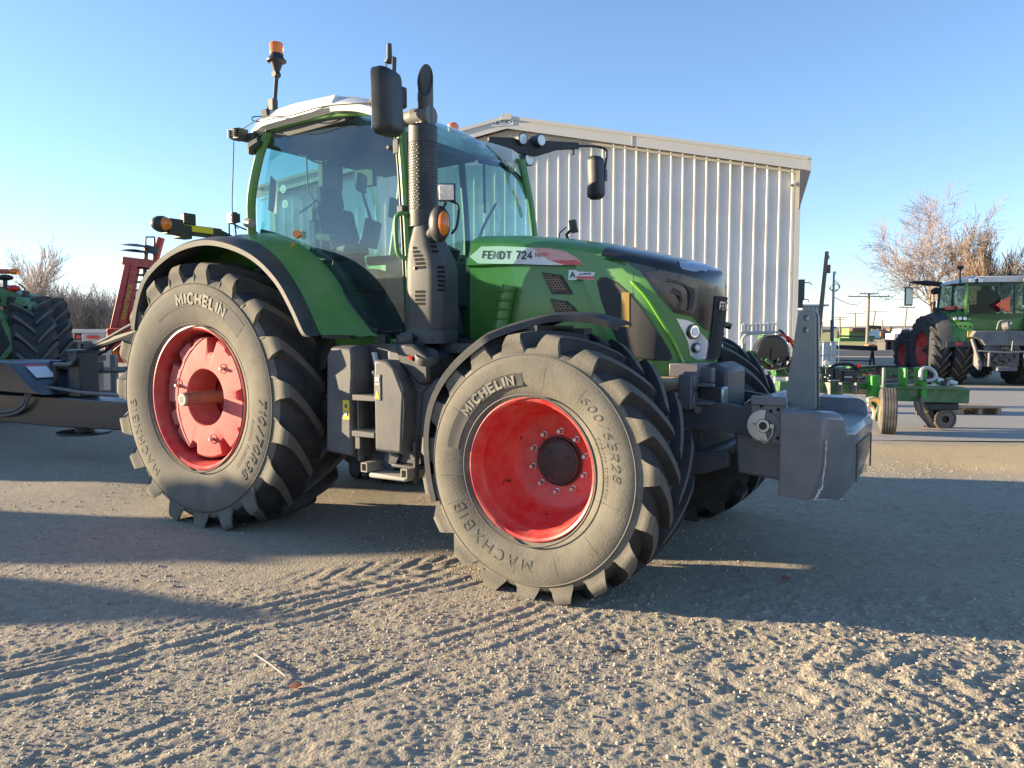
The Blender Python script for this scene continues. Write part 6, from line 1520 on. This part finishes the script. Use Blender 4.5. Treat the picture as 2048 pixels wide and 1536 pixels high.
# ---- green tractor at the left edge ----
t3 = gt('tractor', 'farm green tractor with lugged black tyres cut off by the left edge', 'tractor', spot(20, 13.2), 0)
def tloc(u, v, Y): return at(u, v, Y)-t3.location
for (u, v, Y, s, rz) in ((92, 712, 12.9, 1.0, -52), (60, 716, 12.2, 1.0, -52)):
    p = tloc(u, v, Y); e = M(); e.lathe([(.54, -.20), (.525, -.21), (.50, -.15), (.47, -.05), (.2, .02), (0, .02)], n=40)
    o = e.build('rear_wheel', yellowp, t3, loc=p); o.rotation_euler = (0, 0, R(rz)); o.scale = (s, s*1.15, s); tt = tyre2.copy(); COL.objects.link(tt); tt.parent = o
def gbeam(pts, hgt_, dep, m, name, parent, org, Y):
    mb = M(); 
    for (a, b) in zip(pts, pts[1:]):
        A_, B_ = at(*a, Y)-org, at(*b, Y)-org; d = (B_-A_); L_ = d.length; ang = math.atan2(d.z, d.x)
        bm_ = M(); bm_.box((L_/2, 0, 0), (L_+hgt_*.5, dep, hgt_)); bm_.xf(Matrix.Translation(A_) @ Matrix.Rotation(-ang, 4, 'Y')); mb.join(bm_)
    return mb.build(name, m, parent, bevel=.015)
w = M(); rr = []
for (u, v) in ((-60, 560), (-10, 568), (18, 572), (40, 590), (52, 606), (70, 612), (80, 640), (82, 700)):
    p = tloc(u, v, 12.1); rr.append([(p.x, -1.3, p.z), (p.x, -1.25, p.z+.06), (p.x-.02, -.2, p.z+.10)])
gbeam([(-60, 600), (15, 592), (50, 604)], .26, .5, jdgreen, 'fender', t3, t3.location, 12.2)
gbeam([(48, 603), (66, 615), (76, 650), (78, 688)], .13, .35, jdgreen, 'fender_frame', t3, t3.location, 11.9)
gbeam([(60, 676), (88, 672)], .06, .4, jdgreen, 'frame_foot', t3, t3.location, 11.9)
gbeam([(-40, 585), (10, 640), (32, 690), (-5, 735)], .09, .12, jdgreen, 'lift_arm', t3, t3.location, 11.6)
gbeam([(30, 690), (60, 670)], .09, .1, jdgreen, 'lift_link', t3, t3.location, 11.6)
gbeam([(-40, 543), (17, 543)], .07, .12, implred, 'marker_arm', t3, t3.location, 12.1)
p = tloc(27, 543, 12.1); w = M(); w.ball(p, .06, 14, sc=(1.6, 1, .8)); w.build('marker_lens', amber, t3, angle=60)
p = tloc(27, 577, 12.0); w = M(); w.ball(p, .10, 14, sc=(1.0, .8, .55)); w.build('tail_lamp', redlens, t3, angle=60)
w = M(); p = tloc(10, 555, 12.0); w.ball(p, .11, 12, sc=(1.1, 1, .45)); w.tube([p, p-Vector((0, 0, .2))], .03); q = tloc(52, 590, 12); w.tube(smooth_path([q, q+Vector((-.02, 0, .10)), q+Vector((-.10, 0, .17))]), .012); w.box(q+Vector((0, 0, -.04)), (.05, .1, .2)); w.build('worklight_bracket', blackp, t3)
w = M(); p = tloc(5, 700, 12.8); w.box(p, (1.2, 1.2, 1.0)); w.build('axle_housing', blackp, t3, bevel=.05)

# ---- grey seed drill frame with lettering ----
dr = gt('seed_drill', 'low grey frame with white lettering between the left tractor and the red harrow', 'farm implement', spot(190, 13.6))
Yd = 13.4; org = dr.location
gbeam([(102, 743), (262, 739)], .105, .12, mat('frame_grey', (.085, .09, .10), .5, dirt=DUST, dirt_amt=.12), 'frame_beam', dr, org, Yd)
p = at(228, 738, Yd-.07)-org; w = M(); text_on(w, 'MASSEY FERGUSON', lambda x, y: (p.x+x, p.y, p.z+y), .072, .001, sx=.62); w.build('name_lettering', whitedec, dr, fix=False)
p = at(197, 739, Yd-.07)-org; w = M()
for (dx, dz) in ((0, .028), (-.026, -.018), (.026, -.018)): w.cyl((p.x+dx, p.y, p.z+dz), (p.x+dx, p.y-.004, p.z+dz), .021, n=3)
w.build('red_emblem', redlens, dr)
for u in (228, 262): gbeam([(u, 712), (u+2, 795)], .10, .10, mat('weathered_grey_leg', (.26, .25, .21), .7), 'stand_leg', dr, org, Yd)
w = M(); p = at(136, 694, 14.2)-org; w.box(p, (.64, .5, .22)); w.box(p+Vector((0, -.27, .05)), (.60, .02, .03)); w.box(p+Vector((-.05, -.28, 0)), (.02, .02, .32))
for k in range(6): w.box(p+Vector((-.2+.08*k, -.27, -.05)), (.04, .03, .03))
w.build('toolbox', mat('dusty_dark_box', (.07, .08, .085), .6, dirt=DUST, dirt_amt=.2), dr, bevel=.02)
w = M(); w.box(at(176, 700, 14.3)-org, (.12, .5, .24)); w.box(at(150, 716, 14.2)-org, (1.0, .3, .10)); w.box(at(112, 735, 14)-org, (.5, .5, .5)); w.build('drive_housing', blackp, dr, bevel=.02)
gbeam([(110, 722), (180, 716), (212, 702), (240, 676)], .045, .05, hosem, 'supply_hoses', dr, org, 13.2)
w = M(); w.lathe([(0, -.1), (.25, -.1), (.30, -.05), (.30, .05), (.25, .1), (0, .1)], c=at(118, 765, 14)-org, n=24); w.build('gauge_wheel', tread_r, dr)
for i, (u, v, wd, hh, m_, lab) in enumerate(((192, 716, .42, 1.0, concm, 'tall pale grey block standing behind the drill frame'), (186, 782, .30, .30, concm, 'small cream block on the ground under the drill frame'), (208, 784, .24, .30, mat('red_brown_block', (.20, .12, .10), .8), 'small red brown block on the ground under the drill frame'))):
    Y = 15.2 if i == 0 else 13.9; q = spot(u, Y); w = M(); w.box((0, 0, hh/2), (wd, .35, hh)); w.box((0, 0, hh-.02), (wd*.7, .2, .06))
    o = w.build('concrete_block', m_, None, loc=q, bevel=.02); tag(o, lab, 'block')

# ---- red disc harrow, wing folded up ----
hr = gt('disc_harrow', 'red disc harrow with its wing folded upright and yellow lettering, behind the large rear tyre', 'disc harrow', spot(250, 16.5)); org = hr.location; Yh = 16.2
gbeam([(226, 672), (258, 530)], .13, .16, implred, 'wing_beam', hr, org, Yh)
gbeam([(244, 672), (272, 530)], .13, .16, implred, 'wing_beam', hr, org, Yh)
gbeam([(252, 522), (312, 530)], .17, .18, implred, 'wing_crossbar', hr, org, Yh)
gbeam([(306, 535), (322, 478)], .12, .12, implred, 'wing_beam', hr, org, Yh+.3)
gbeam([(268, 530), (262, 680)], .08, .12, implred, 'wing_strut', hr, org, Yh)
gbeam([(222, 662), (300, 660)], .11, .25, implred, 'hinge_bar', hr, org, Yh); gbeam([(224, 670), (216, 715)], .15, .15, implred, 'frame_leg', hr, org, Yh); gbeam([(244, 665), (244, 720)], .22, .15, implred, 'frame_leg', hr, org, Yh); gbeam([(214, 716), (300, 722)], .14, .3, implred, 'frame_foot', hr, org, Yh)
gbeam([(228, 702), (300, 640)], .04, .05, navy, 'cylinder_hose', hr, org, Yh-.3)
a_, b_ = at(240, 668, Yh-.10)-org, at(268, 535, Yh-.10)-org; d = (b_-a_).normalized(); side_ = Vector((d.z, 0, -d.x)); mid = (a_*.52+b_*.48)
w = M(); text_on(w, 'SUNFLOWER', lambda x, y: tuple(mid-d*x+side_*y+Vector((0, 0, 0))), .115, .001, sx=1.12); w.build('name_lettering', yel, hr, fix=False)
w = M(); w.box(at(231, 704, Yh-.1)-org, (.10, .02, .14)); w.build('amber_reflector', amber, hr)
for k, (u, v) in enumerate(((272, 492), (270, 503), (291, 522), (294, 538), (292, 552), (290, 566), (288, 582), (286, 597), (284, 612), (283, 628), (281, 644), (252, 530), (251, 545), (249, 558))):
    w = M(); rd = .29 if k < 2 else (.20 if k < 11 else .05)
    w.lathe([(0, .05), (rd*.5, .035), (rd, 0), (rd*.5, .022), (0, .03)], axis='z', n=24); w.xf(Matrix.Rotation(.12, 4, 'Y') @ Matrix.Rotation(.1, 4, 'X'))
    w.build('disc_blade', wearsteel, hr, loc=at(u, v, Yh+.1)-org)
gbeam([(282, 640), (293, 500)], .07, .07, wearsteel, 'gang_shaft', hr, org, Yh+.1); gbeam([(300, 650), (309, 480)], .035, .05, wearsteel, 'spring_bar', hr, org, Yh+.2); gbeam([(289, 520), (292, 474), (309, 474), (311, 500)], .03, .04, wearsteel, 'hanger', hr, org, Yh+.1); gbeam([(293, 497), (312, 502)], .16, .1, castp, 'bearing_block', hr, org, Yh+.15)

# ---- white road trailer, rear end ----
tr_ = gt('road_trailer', 'rear end of a low white road trailer with round red lamps at the left', 'trailer', spot(190, 34)); org = tr_.location
gbeam([(150, 662), (232, 662)], .16, 1.0, mat('trailer_white', (.55, .53, .50), .5), 'deck_edge', tr_, org, 34); gbeam([(170, 676), (222, 676)], .42, .1, mat('trailer_grey', (.42, .42, .42), .4), 'rear_panel', tr_, org, 33.6)
gbeam([(152, 674), (170, 674)], .30, .1, blackp, 'bumper', tr_, org, 33.7); gbeam([(168, 690), (224, 690)], .18, .5, concm, 'ramp', tr_, org, 33.8)
for u in (157, 178, 186, 194, 214): w = M(); w.cyl(at(u, 674, 33.5)-org, at(u, 674, 33.5)-org+Vector((0, -.04, 0)), .085, n=14); w.build('tail_lamp', redlens, tr_)

# ---- planter toolbar on the right ----
pl = gt('planter', 'green planter toolbar with black valves, hoses and a yellow wheeled tyre standing on the concrete', 'planter', spot(1760, 11.2)); org = pl.location
gbeam([(1560, 772), (1790, 779)], .155, .16, jdgreen, 'toolbar', pl, org, 11.0)
gbeam([(1786, 786), (1924, 791)], .21, .20, jdgreen, 'toolbar_wing', pl, org, 10.9)
w = M(); p, q = at(1786, 774, 10.78)-org, at(1925, 776, 10.78)-org; w.hexa([p+Vector((0, -.06, -.015)), q+Vector((0, -.06, -.015)), q+Vector((0, .2, -.015)), p+Vector((0, .2, -.015)), p+Vector((0, -.06, .015)), q+Vector((0, -.06, .015)), q+Vector((0, .2, .015)), p+Vector((0, .2, .015))]); w.build('wing_flange', jdgreen, pl)
gbeam([(1560, 738), (1700, 742)], .12, .14, jdgreen, 'rear_toolbar', pl, org, 12.2)
gbeam([(1700, 742), (1752, 741), (1843, 747)], .15, .14, jdgreen, 'upper_beam', pl, org, 11.7)
for u, v0, v1, wd in ((1746, 755, 795, .13), (1806, 737, 772, .05), (1841, 738, 795, .09)): gbeam([(u, v0), (u, v1)], wd, .2, mat('bright_green_bracket', (.05, .34, .04), .4), 'mounting_bracket', pl, org, 10.85)
for u in (1655, 1678, 1707): gbeam([(u, 765), (u, 788)], .018, .2, platep, 'clamp_bolt', pl, org, 10.85)
for u in (1728, 1802): gbeam([(u-10, 782), (u+12, 783)], .06, .01, mat('mud_patch', (.32, .26, .18), .9), 'mud_patch', pl, org, 10.87)
c1 = at(1775, 822, 10.35)-org
e = M(); e.lathe([(0, -.03), (.10, -.03), (.12, -.05), (.17, -.05), (.185, -.085), (.20, -.085)], n=32); wh = e.build('gauge_wheel', yellowp, pl, loc=c1); wh.rotation_euler = (0, 0, R(-112))
e = M(); e.lathe([(.19, -.085), (.235, -.105), (.28, -.10), (.308, -.082)]+[p_ for k in range(5) for p_ in ((.316, -.075+.034*k), (.316, -.052+.034*k), (.306, -.050+.034*k), (.306, -.043+.034*k))]+[(.308, .092), (.28, .10), (.235, .105), (.19, .085)], n=56); e.build('tyre', mat('ribbed_tyre_rubber', (.035, .037, .042), .75, dirt=DUST, dirt_amt=.15), wh)
gbeam([(1768, 737), (1767, 775)], .045, .045, platep, 'wheel_post', pl, org, 10.6); gbeam([(1763, 772), (1760, 800), (1752, 830)], .06, .08, jdgreen, 'wheel_arm', pl, org, 10.75)
gbeam([(1749, 800), (1756, 838)], .10, .04, jdgreen, 'wheel_guard', pl, org, 10.8)
gbeam([(1841, 795), (1843, 830), (1862, 852)], .055, .07, wearsteel, 'shank', pl, org, 10.7); gbeam([(1832, 805), (1838, 828)], .07, .03, wearsteel, 'coulter_scraper', pl, org, 10.6); gbeam([(1850, 853), (1868, 854)], .02, .12, rust, 'shank_foot', pl, org, 10.7)
w = M(); w.lathe([(0, -.02), (.19, -.005), (.19, .005), (0, .02)], c=at(1873, 832, 11.0)-org, n=32); w.build('opener_disc', rust, pl)
w = M(); c1 = at(1889, 838, 10.9)-org; w.lathe([(.05, -.03), (.13, -.03), (.13, .03), (.05, .03)], c=c1, n=20)
for k in range(20): a = k*math.pi/10; w.box(c1+Vector((.14*math.cos(a), 0, .14*math.sin(a))), (.02, .08, .04), rot=(0, -a, 0))
w.build('closing_wheel', wearsteel, pl)
gbeam([(1850, 812), (1905, 812)], .10, .25, blackp, 'row_unit', pl, org, 10.95); gbeam([(1856, 822), (1866, 838)], .09, .1, blackp, 'row_unit_arm', pl, org, 10.95)
gbeam([(1846, 822), (1910, 800)], .02, .04, jdgreen, 'parallel_link', pl, org, 11.0)
def hose(pts, Y, r, m, name, parent, org): w = M(); w.tube(smooth_path([at(u, v, Y+(dy if dy else 0))-org for u, v, dy in pts], 6), r, 8); return w.build(name, m, parent)
hose([(1841, 760, 0), (1842, 742, 0), (1850, 736, 0), (1862, 738, 0), (1871, 748, 0), (1868, 758, 0), (1852, 762, 0)], 10.7, .026, mat('silver_conduit', (.50, .49, .50), .4, .4), 'conduit', pl, org)
hose([(1735, 800, 0), (1748, 798, 0), (1760, 806, 0)], 10.5, .035, tanhose, 'pale_hose', pl, org); hose([(1735, 810, 0), (1745, 815, 0), (1748, 830, 0), (1742, 845, 0), (1733, 858, 0)], 10.4, .022, tanhose, 'pale_hose', pl, org)
rnd = random.Random(21)
for k in range(16):
    u0 = 1640+rnd.random()*190; v0 = 738+rnd.random()*22; L_ = 25+rnd.random()*60
    hose([(u0, v0, 0), (u0+L_*.3, v0-10+rnd.random()*14, rnd.uniform(-.2, .2)), (u0+L_*.7, v0-4+rnd.random()*16, 0), (u0+L_, v0+rnd.uniform(-6, 14), 0)], 11.3+rnd.random()*.5, .010, hosem if k % 4 else mat('dark_red_hose', (.14, .03, .03), .5), 'hydraulic_hose', pl, org)
hose([(1640, 742, 0), (1700, 738, 0), (1752, 733, 0), (1800, 734, 0), (1845, 742, 0)], 11.55, .014, hosem, 'hydraulic_hose', pl, org); hose([(1660, 738, 0), (1672, 730, 0), (1700, 729, 0), (1716, 738, 0)], 11.0, .022, hosem, 'hydraulic_hose', pl, org)
w = M(); 
for (u, v, sx, sz) in ((1655, 748, .11, .17), (1672, 748, .09, .16), (1697, 752, .19, .16), (1648, 757, .06, .10)): w.box(at(u, v, 10.95)-org, (sx, .14, sz))
w.build('valve_block', blackp, pl, bevel=.01)
w = M(); 
for (u, v) in ((1651, 754), (1656, 756), (1660, 751), (1690, 754), (1694, 754), (1698, 754), (1702, 754)): w.box(at(u, v, 10.86)-org, (.016, .02, .016))
w.build('fittings', whitedec, pl)
c1 = at(1653, 726, 10.9)-org; w = M(); w.cyl(c1, c1+Vector((0, -.05, 0)), .045, n=18); w.tube([c1, c1-Vector((0, 0, .12))], .012); ga = w.build('pressure_gauge', platep, pl); w = M(); w.cyl(c1+Vector((0, -.05, 0)), c1+Vector((0, -.055, 0)), .035, n=18); w.build('gauge_face', whitedec, ga)
for (u, v, m_) in ((1718, 731, redlens), (1753, 758, mat('pale_pink_cap', (.6, .35, .3), .5))): c1 = at(u, v, 10.9)-org; w = M(); w.ball(c1, .035, 12); w.build('coloured_cap', m_, pl)
w = M(); rnd = random.Random(5)
for k in range(34): w.box(at(1862+rnd.random()*48, 757+rnd.random()*16, 10.95+rnd.random()*.3)-org, (rnd.uniform(.02, .09), .05, rnd.uniform(.02, .06)), rot=(0, rnd.random(), 0), mi=rnd.choice((0, 0, 1, 2)))
w.build('hose_couplings', [jdgreen, blackp, whitedec], pl)
# left group of the planter, seen over the far front tyre
c1 = at(1535, 668, 11.6)-org; w = M(); w.box(at(1538, 690, 11.5)-org, (.26, .3, .30)); w.box(at(1500, 712, 11.3)-org, (.30, .3, .16)); w.box(at(1580, 745, 11.4)-org, (.5, .2, .12)); w.build('manifold_stand', jdgreen, pl, bevel=.02)
w = M()
for k in range(9):
    u = 1484+k*8; p = at(u, 664+rnd.random()*3, 11.4)-org; w.tube([p, p+Vector((0, 0, .12))], .014, 6); w.tube([p+Vector((0, 0, .1)), p+Vector((.03, 0, .14))], .010, 6)
w.tube([at(1480, 665, 11.4)-org, at(1560, 664, 11.4)-org], .015); w.tube(smooth_path([at(1484, 690, 11.4)-org, at(1486, 676, 11.4)-org, at(1500, 668, 11.4)-org, at(1545, 665, 11.4)-org]), .02); w.box(at(1487, 695, 11.3)-org, (.05, .05, .12))
w.build('sight_tubes', mat('cloudy_tube', (.50, .46, .42), .4), pl)
hose([(1558, 660, 0), (1568, 668, 0), (1578, 685, 0)], 11.4, .018, hosem, 'hydraulic_hose', pl, org); hose([(1530, 672, 0), (1545, 685, 0), (1570, 695, 0)], 11.3, .012, hosem, 'hydraulic_hose', pl, org)
c1 = at(1542, 705, 11.2)-org; w = M(); w.lathe([(0, -.10), (.22, -.10), (.25, -.07), (.25, .08), (0, .08)], c=c1, n=36); w.box(c1+Vector((.03, -.12, -.02)), (.12, .05, .16)); hp = w.build('fan_housing', glossblack, pl, angle=40)
w = M(); w.lathe([(.25, -.02), (.275, -.02), (.275, .10), (.25, .10)], c=c1+Vector((.10, 0, 0)), n=30, a0=-.9, a1=1.4); w.build('red_rim', implred, hp)
w = M()
for k in range(24): w.box(at(1520+rnd.random()*70, 715+rnd.random()*32, 11.0+rnd.random()*.3)-org, (rnd.uniform(.03, .1), .06, rnd.uniform(.02, .08)), rot=(0, rnd.random(), 0), mi=rnd.choice((0, 0, 0, 1, 2)))
w.build('pump_fittings', [blackp, jdgreen, whitedec], pl)

# ---- yard things behind the planter ----
e = gt('liquid_tote', 'white caged liquid tote standing behind the planter under the black steel stand', 'tote', spot(1641, 18.5)); w = M(); w.box((0, 0, .80), (.50, .8, .60)); w.build('bottle', mat('cloudy_tank_plastic', (.42, .45, .47), .4), e, bevel=.06)
w = M(); 
for x in (-.27, -.09, .09, .27): w.tube([(x, -.42, .45), (x, -.42, 1.12)], .012)
for z in (.5, .8, 1.1): w.tube([(-.27, -.42, z), (.27, -.42, z)], .012)
w.box((0, 0, .3), (.56, .84, .12)); w.build('cage', steel, e)
e = gt('carton', 'small white and red carton standing behind the planter valves', 'carton', spot(1670, 13.0)); w = M(); w.box((0, 0, .68), (.19, .2, .26)); w.build('box', whitedec, e); w = M(); w.box((0, -.101, .66), (.15, .004, .14)); w.build('red_print', mat('dull_red_print', (.45, .10, .12), .6), e); w = M(); w.box((0, 0, .27), (.2, .3, .54)); w.build('stand', blackp, e)
e = gt('steel_stand', 'long black steel beam on an A shaped leg standing across the yard beyond the planter', 'stand', spot(1690, 22)); org = e.location
gbeam([(1560, 690), (1751, 697)], .13, .14, blackp, 'beam', e, org, 22)
for a in (-7, 4): gbeam([(1745, 699), (1745+a, 738)], .05, .06, blackp, 'leg', e, org, 22)
gbeam([(1560, 717), (1745, 722)], .03, .04, blackp, 'brace', e, org, 22)
e = gt('wood_pallet', 'flat stack of pale boards lying on the concrete right of the planter', 'pallet', spot(1948, 12.9)); 
for k in range(6): w = M(); w.box((0, .22-.10*k, .135), (.72+.02*(k % 2), .085, .022)); w.build('board', wood, e)
for k in (-1, 0, 1): w = M(); w.box((.31*k, 0, .06), (.07, .55, .10)); w.build('bearer', wood, e)
org = e.location

def pole(label, top, bot, Y, r, arms=(), extra=None, m=polew, g=None):
    b_ = at(bot[0], bot[1], Y); t_ = at(top[0], top[1], Y); d = t_-b_; b0 = b_-d*(b_.z/d.z) if abs(d.z) > .01 else b_
    e = tag(empty('utility_pole', (b0.x, Y, 0)), label, 'utility pole', g); w = M(); w.tube([Vector((0, 0, 0)), t_-e.location], [r*1.15, r*.85], 10); w.build('pole', m, e)
    for (f, hw_) in arms:
        c_ = (t_-e.location)*f; w = M(); w.box(c_, (hw_*2, .10, .10)); 
        for x in (-.95, -.5, .5, .95): w.cyl(c_+Vector((x*hw_, 0, .05)), c_+Vector((x*hw_, 0, .20)), .04, n=8)
        w.build('crossarm', m, e)
    return e
PG = 'distant utility poles on the horizon'
e = pole('leaning wooden utility pole with a red brown transformer beside the tall building', (1654, 503), (1635, 688), 30, .085)
t_ = at(1657, 538, 30)-e.location; w = M(); w.cyl(t_-Vector((0, 0, .16)), t_+Vector((0, 0, .16)), .075, n=16); w.tube([t_+Vector((0, 0, .1)), t_+Vector((-.13, 0, .12))], .02); w.build('transformer', mat('red_brown_tank', (.30, .09, .06), .5), e)
w = M(); q = at(1658, 512, 30)-e.location; w.tube([q+Vector((-.1, 0, .06)), q, q-Vector((0, 0, .12))], .02); w.build('insulator', castp, e)
e2 = pole('straight metal service pole with loops of cable right of the leaning wooden pole', (1668, 548), (1664, 690), 29.5, .05, m=mat('metal_pole', (.40, .39, .37), .5, .4)); org = e2.location
w = M(); w.ball(at(1669, 546, 29.5)-org, .07, 10); w.build('cap', whitedec, e2)
w = M()
for k in range(3): w.tube(smooth_path([at(1668, 560+4*k, 29.5)-org, at(1676+2*k, 566+3*k, 29.5)-org, at(1677, 578, 29.5)-org, at(1668, 584-2*k, 29.5)-org, at(1661-k, 578, 29.5)-org, at(1663, 572, 29.5)-org, at(1668, 570, 29.5)-org]), .011, 5)
w.build('cable_loops', hosem, e2); w = M(); w.tube([at(1664.3, 640, 29.4)-org, at(1664, 692, 29.4)-org], .07, 8); w.box(at(1668, 655, 29.4)-org, (.12, .1, .07)); w.build('conduit', mat('blue_grey_conduit', (.08, .13, .2), .5), e2)
pole('utility pole with two crossarms in front of the green header', (1738, 586), (1734, 685), 75, .14, arms=((.985, .9), (.93, 2.0)))
for (tp, bt, Y, arms, lab) in (((1680, 634), (1680, 660), 190, ((.97, 1.8), (.86, 1.2)), 'far small utility pole left of the green header roof'), ((1711, 626), (1710, 659), 180, ((.98, 2.2),), 'far utility pole with one crossarm above the green header'), ((1751, 622), (1745, 656), 170, ((.99, 2.6),), 'far leaning utility pole with a drum on it right of the two-arm pole'), ((1765, 640), (1765, 657), 240, (), 'tiny bare pole on the horizon left of the red grain cart'), ((1814, 614), (1808, 668), 95, ((.99, 1.0),), 'utility pole under the branches left of the parked tractor'), ((1644, 643), (1644, 656), 260, (), 'tiny thin mast on the horizon right of the leaning pole')):
    pole(lab, tp, bt, Y, .0009*Y, arms=arms, g=PG)
# overhead wires
for (a, b_, Ya, Yb, lab) in (((1738, 588), (1850, 590), 75, 75, 'thin overhead wire running right from the two-arm pole'), ((1668, 594), (1732, 594), 30, 75, 'thin overhead wire between the service pole and the two-arm pole')):
    p, q = at(*a, Ya), at(*b_, Yb); w = M(); w.tube([p.lerp(q, k/8)-Vector((0, 0, .5*math.sin(math.pi*k/8))) for k in range(9)], .016, 4); tag(w.build('overhead_wire', hosem), lab, 'wire')

# far machines
def far(name, lab, cat, u, Y): return gt(name, lab, cat, spot(u, Y))
e = far('grain_header', 'green and yellow harvesting header parked beyond the dark strip', 'header', 1715, 85); org = e.location
gbeam([(1676, 684), (1750, 684)], .9, 2, jdgreen, 'lower_frame', e, org, 86); gbeam([(1696, 667), (1728, 667)], 1.2, 2, mat('light_green_panel', (.16, .24, .08), .5), 'side_panel', e, org, 86.5); gbeam([(1697, 659), (1728, 659)], .35, 2.4, mat('brown_hopper', (.12, .07, .05), .6), 'hopper_rim', e, org, 86)
gbeam([(1680, 672), (1748, 674)], .18, .3, blackp, 'reel_bar', e, org, 84); gbeam([(1675, 676), (1676, 664)], .15, .3, blackp, 'end_bar', e, org, 84); gbeam([(1728, 668), (1750, 667)], .5, 1, jdgreen, 'rear_panel', e, org, 86); gbeam([(1738, 674), (1751, 673)], 1.4, .5, mat('pale_blue_panel', (.45, .55, .60), .4), 'end_shield', e, org, 85.5)
gbeam([(1655, 688), (1720, 688)], .15, 1, mat('cream_pipe', (.60, .56, .38), .6), 'pipe_row', e, org, 82)
e = far('portal_frame', 'small dark portal frame standing behind the two-arm pole', 'frame', 1748, 110); org = e.location
gbeam([(1737, 654), (1760, 655)], .5, .3, blackp, 'beam', e, org, 110); gbeam([(1759.5, 655), (1759.5, 668)], .25, .3, blackp, 'post', e, org, 110); gbeam([(1738, 655), (1738, 668)], .25, .3, blackp, 'post', e, org, 110)
e = far('grain_cart', 'dark red grain cart with black wheels far off on the right horizon', 'grain cart', 1785, 120); org = e.location
w = M(); w.prism([(at(u, v, 120)-org).xz for u, v in ((1770, 664), (1772, 659), (1780, 656), (1792, 657), (1797, 663), (1792, 668), (1776, 668))], 'y', -1.2, 1.2); w.build('hopper', mat('maroon_paint', (.28, .03, .05), .4), e)
w = M(); 
for u in (1776, 1783, 1790, 1766): w.lathe([(0, -1.3), (.42, -1.3), (.42, -.9), (0, -.9)], c=at(u, 669.5, 120)-org, n=16)
w.box(at(1766, 666, 120)-org, (.9, 1, .5)); w.build('running_gear', blackp, e)
for i, (u, Y, wd, hh, lab) in enumerate(((1804, 70, 1.1, 1.5, 'white pickup nearest the leaning pole under the branches'), (1822, 70, 1.0, 1.3, 'second white pickup half hidden behind the parked tractor wheel'))):
    e = far('pickup_truck', lab, 'pickup', u, Y); w = M(); w.prism([(-1.1, .45), (1.1, .45), (1.1, .95), (.55, 1.0), (.30, 1.40), (-.45, 1.40), (-.60, 1.0), (-1.1, .98)], 'y', -.8, .8); w.build('body', whitedec, e, bevel=.05)
    w = M(); w.prism([(-.48, 1.03), (.42, 1.03), (.26, 1.33), (-.40, 1.33)], 'y', -.82, -.81); w.build('window', blackp, e)
    for x in (-.7, .7): w = M(); w.lathe([(0, -.82), (.30, -.82), (.32, -.75), (.32, -.6), (0, -.6)], c=(x, 0, .32), n=16); w.build('wheel', tread_r, e)
e = far('flatbed_trailer', 'low dark flatbed with supports on the gravel under the white pickups', 'trailer', 1792, 52); w = M(); w.box((0, 0, .62), (2.2, 1.5, .10)); 
for x in (-.9, -.5, .1, .8): w.box((x, 0, .3), (.12, 1.2, .6))
w.build('deck', mat('dark_weathered_deck', (.10, .09, .085), .8), e)
e = far('brick_stack', 'low reddish stack of bricks at the edge of the far yard', 'stack', 1756, 55); w = M()
for k in range(8): w.box((-.7+.2*k, 0, .15+.02*(k % 2)), (.19, .6, .30))
w.build('bricks', mat('brick_red', (.36, .17, .10), .8), e, bevel=.02)
w = M(); rnd = random.Random(2)
for k in range(60): w.ball((rnd.uniform(-6, 6), rnd.uniform(-1, 1), rnd.uniform(.2, 1.0)), rnd.uniform(.4, .9), 6)
o = w.build('scrub', mat('brown_scrub', (.24, .15, .10), .95, var=.3, vscale=2), None, loc=spot(1835, 110)); tag(o, 'low mass of brown scrub under the trees at the right', 'scrub', kind='stuff')
w = M(); rnd = random.Random(9)
for k in range(260):
    u = rnd.uniform(1590, 1640) if k % 2 else rnd.uniform(0, 1); x = -200+400*rnd.random(); y = 260+rnd.random()*250; w.ball((x, y, .3), rnd.uniform(.8, 2.0), 6, sc=(2.5, 1, .5))
o = w.build('distant_bushes', mat('distant_bush', (.20, .19, .13), .95), None); tag(o, 'sparse low bushes on the far plain', 'bushes', kind='stuff')

# ---- unseen tanks added beyond the left edge only to cast the yard's shadow strips ----
for (x, y, r_, h_, lab) in ((-12.2, 6.82, .40, 2.25, 'unseen tank shape added for its shadow, nearest the implement'), (-12.0, 6.36, .42, 1.9, 'unseen tank shape added for its shadow, between its two neighbours'), (-11.9, 5.42, .33, 1.95, 'unseen slim tank shape added for its shadow, nearest the camera')):
    e = tag(empty('shadow_caster_tank', (x, y, 0)), lab, 'tank', 'unseen tank shapes added to cast shadows')
    w = M(); w.lathe([(0, 0), (r_, 0)]+[(r_+.01*(k % 2), .1+(h_-.4)*k/12) for k in range(13)]+[(r_*.9, h_-.18), (r_*.6, h_-.07), (r_*.25, h_), (0, h_)], axis='z', n=36); w.build('shell', greyplastic, e); w = M(); w.lathe([(0, h_+.05), (r_*.3, h_+.05), (r_*.3, h_-.05)], axis='z', n=20); w.build('lid', blackp, e)
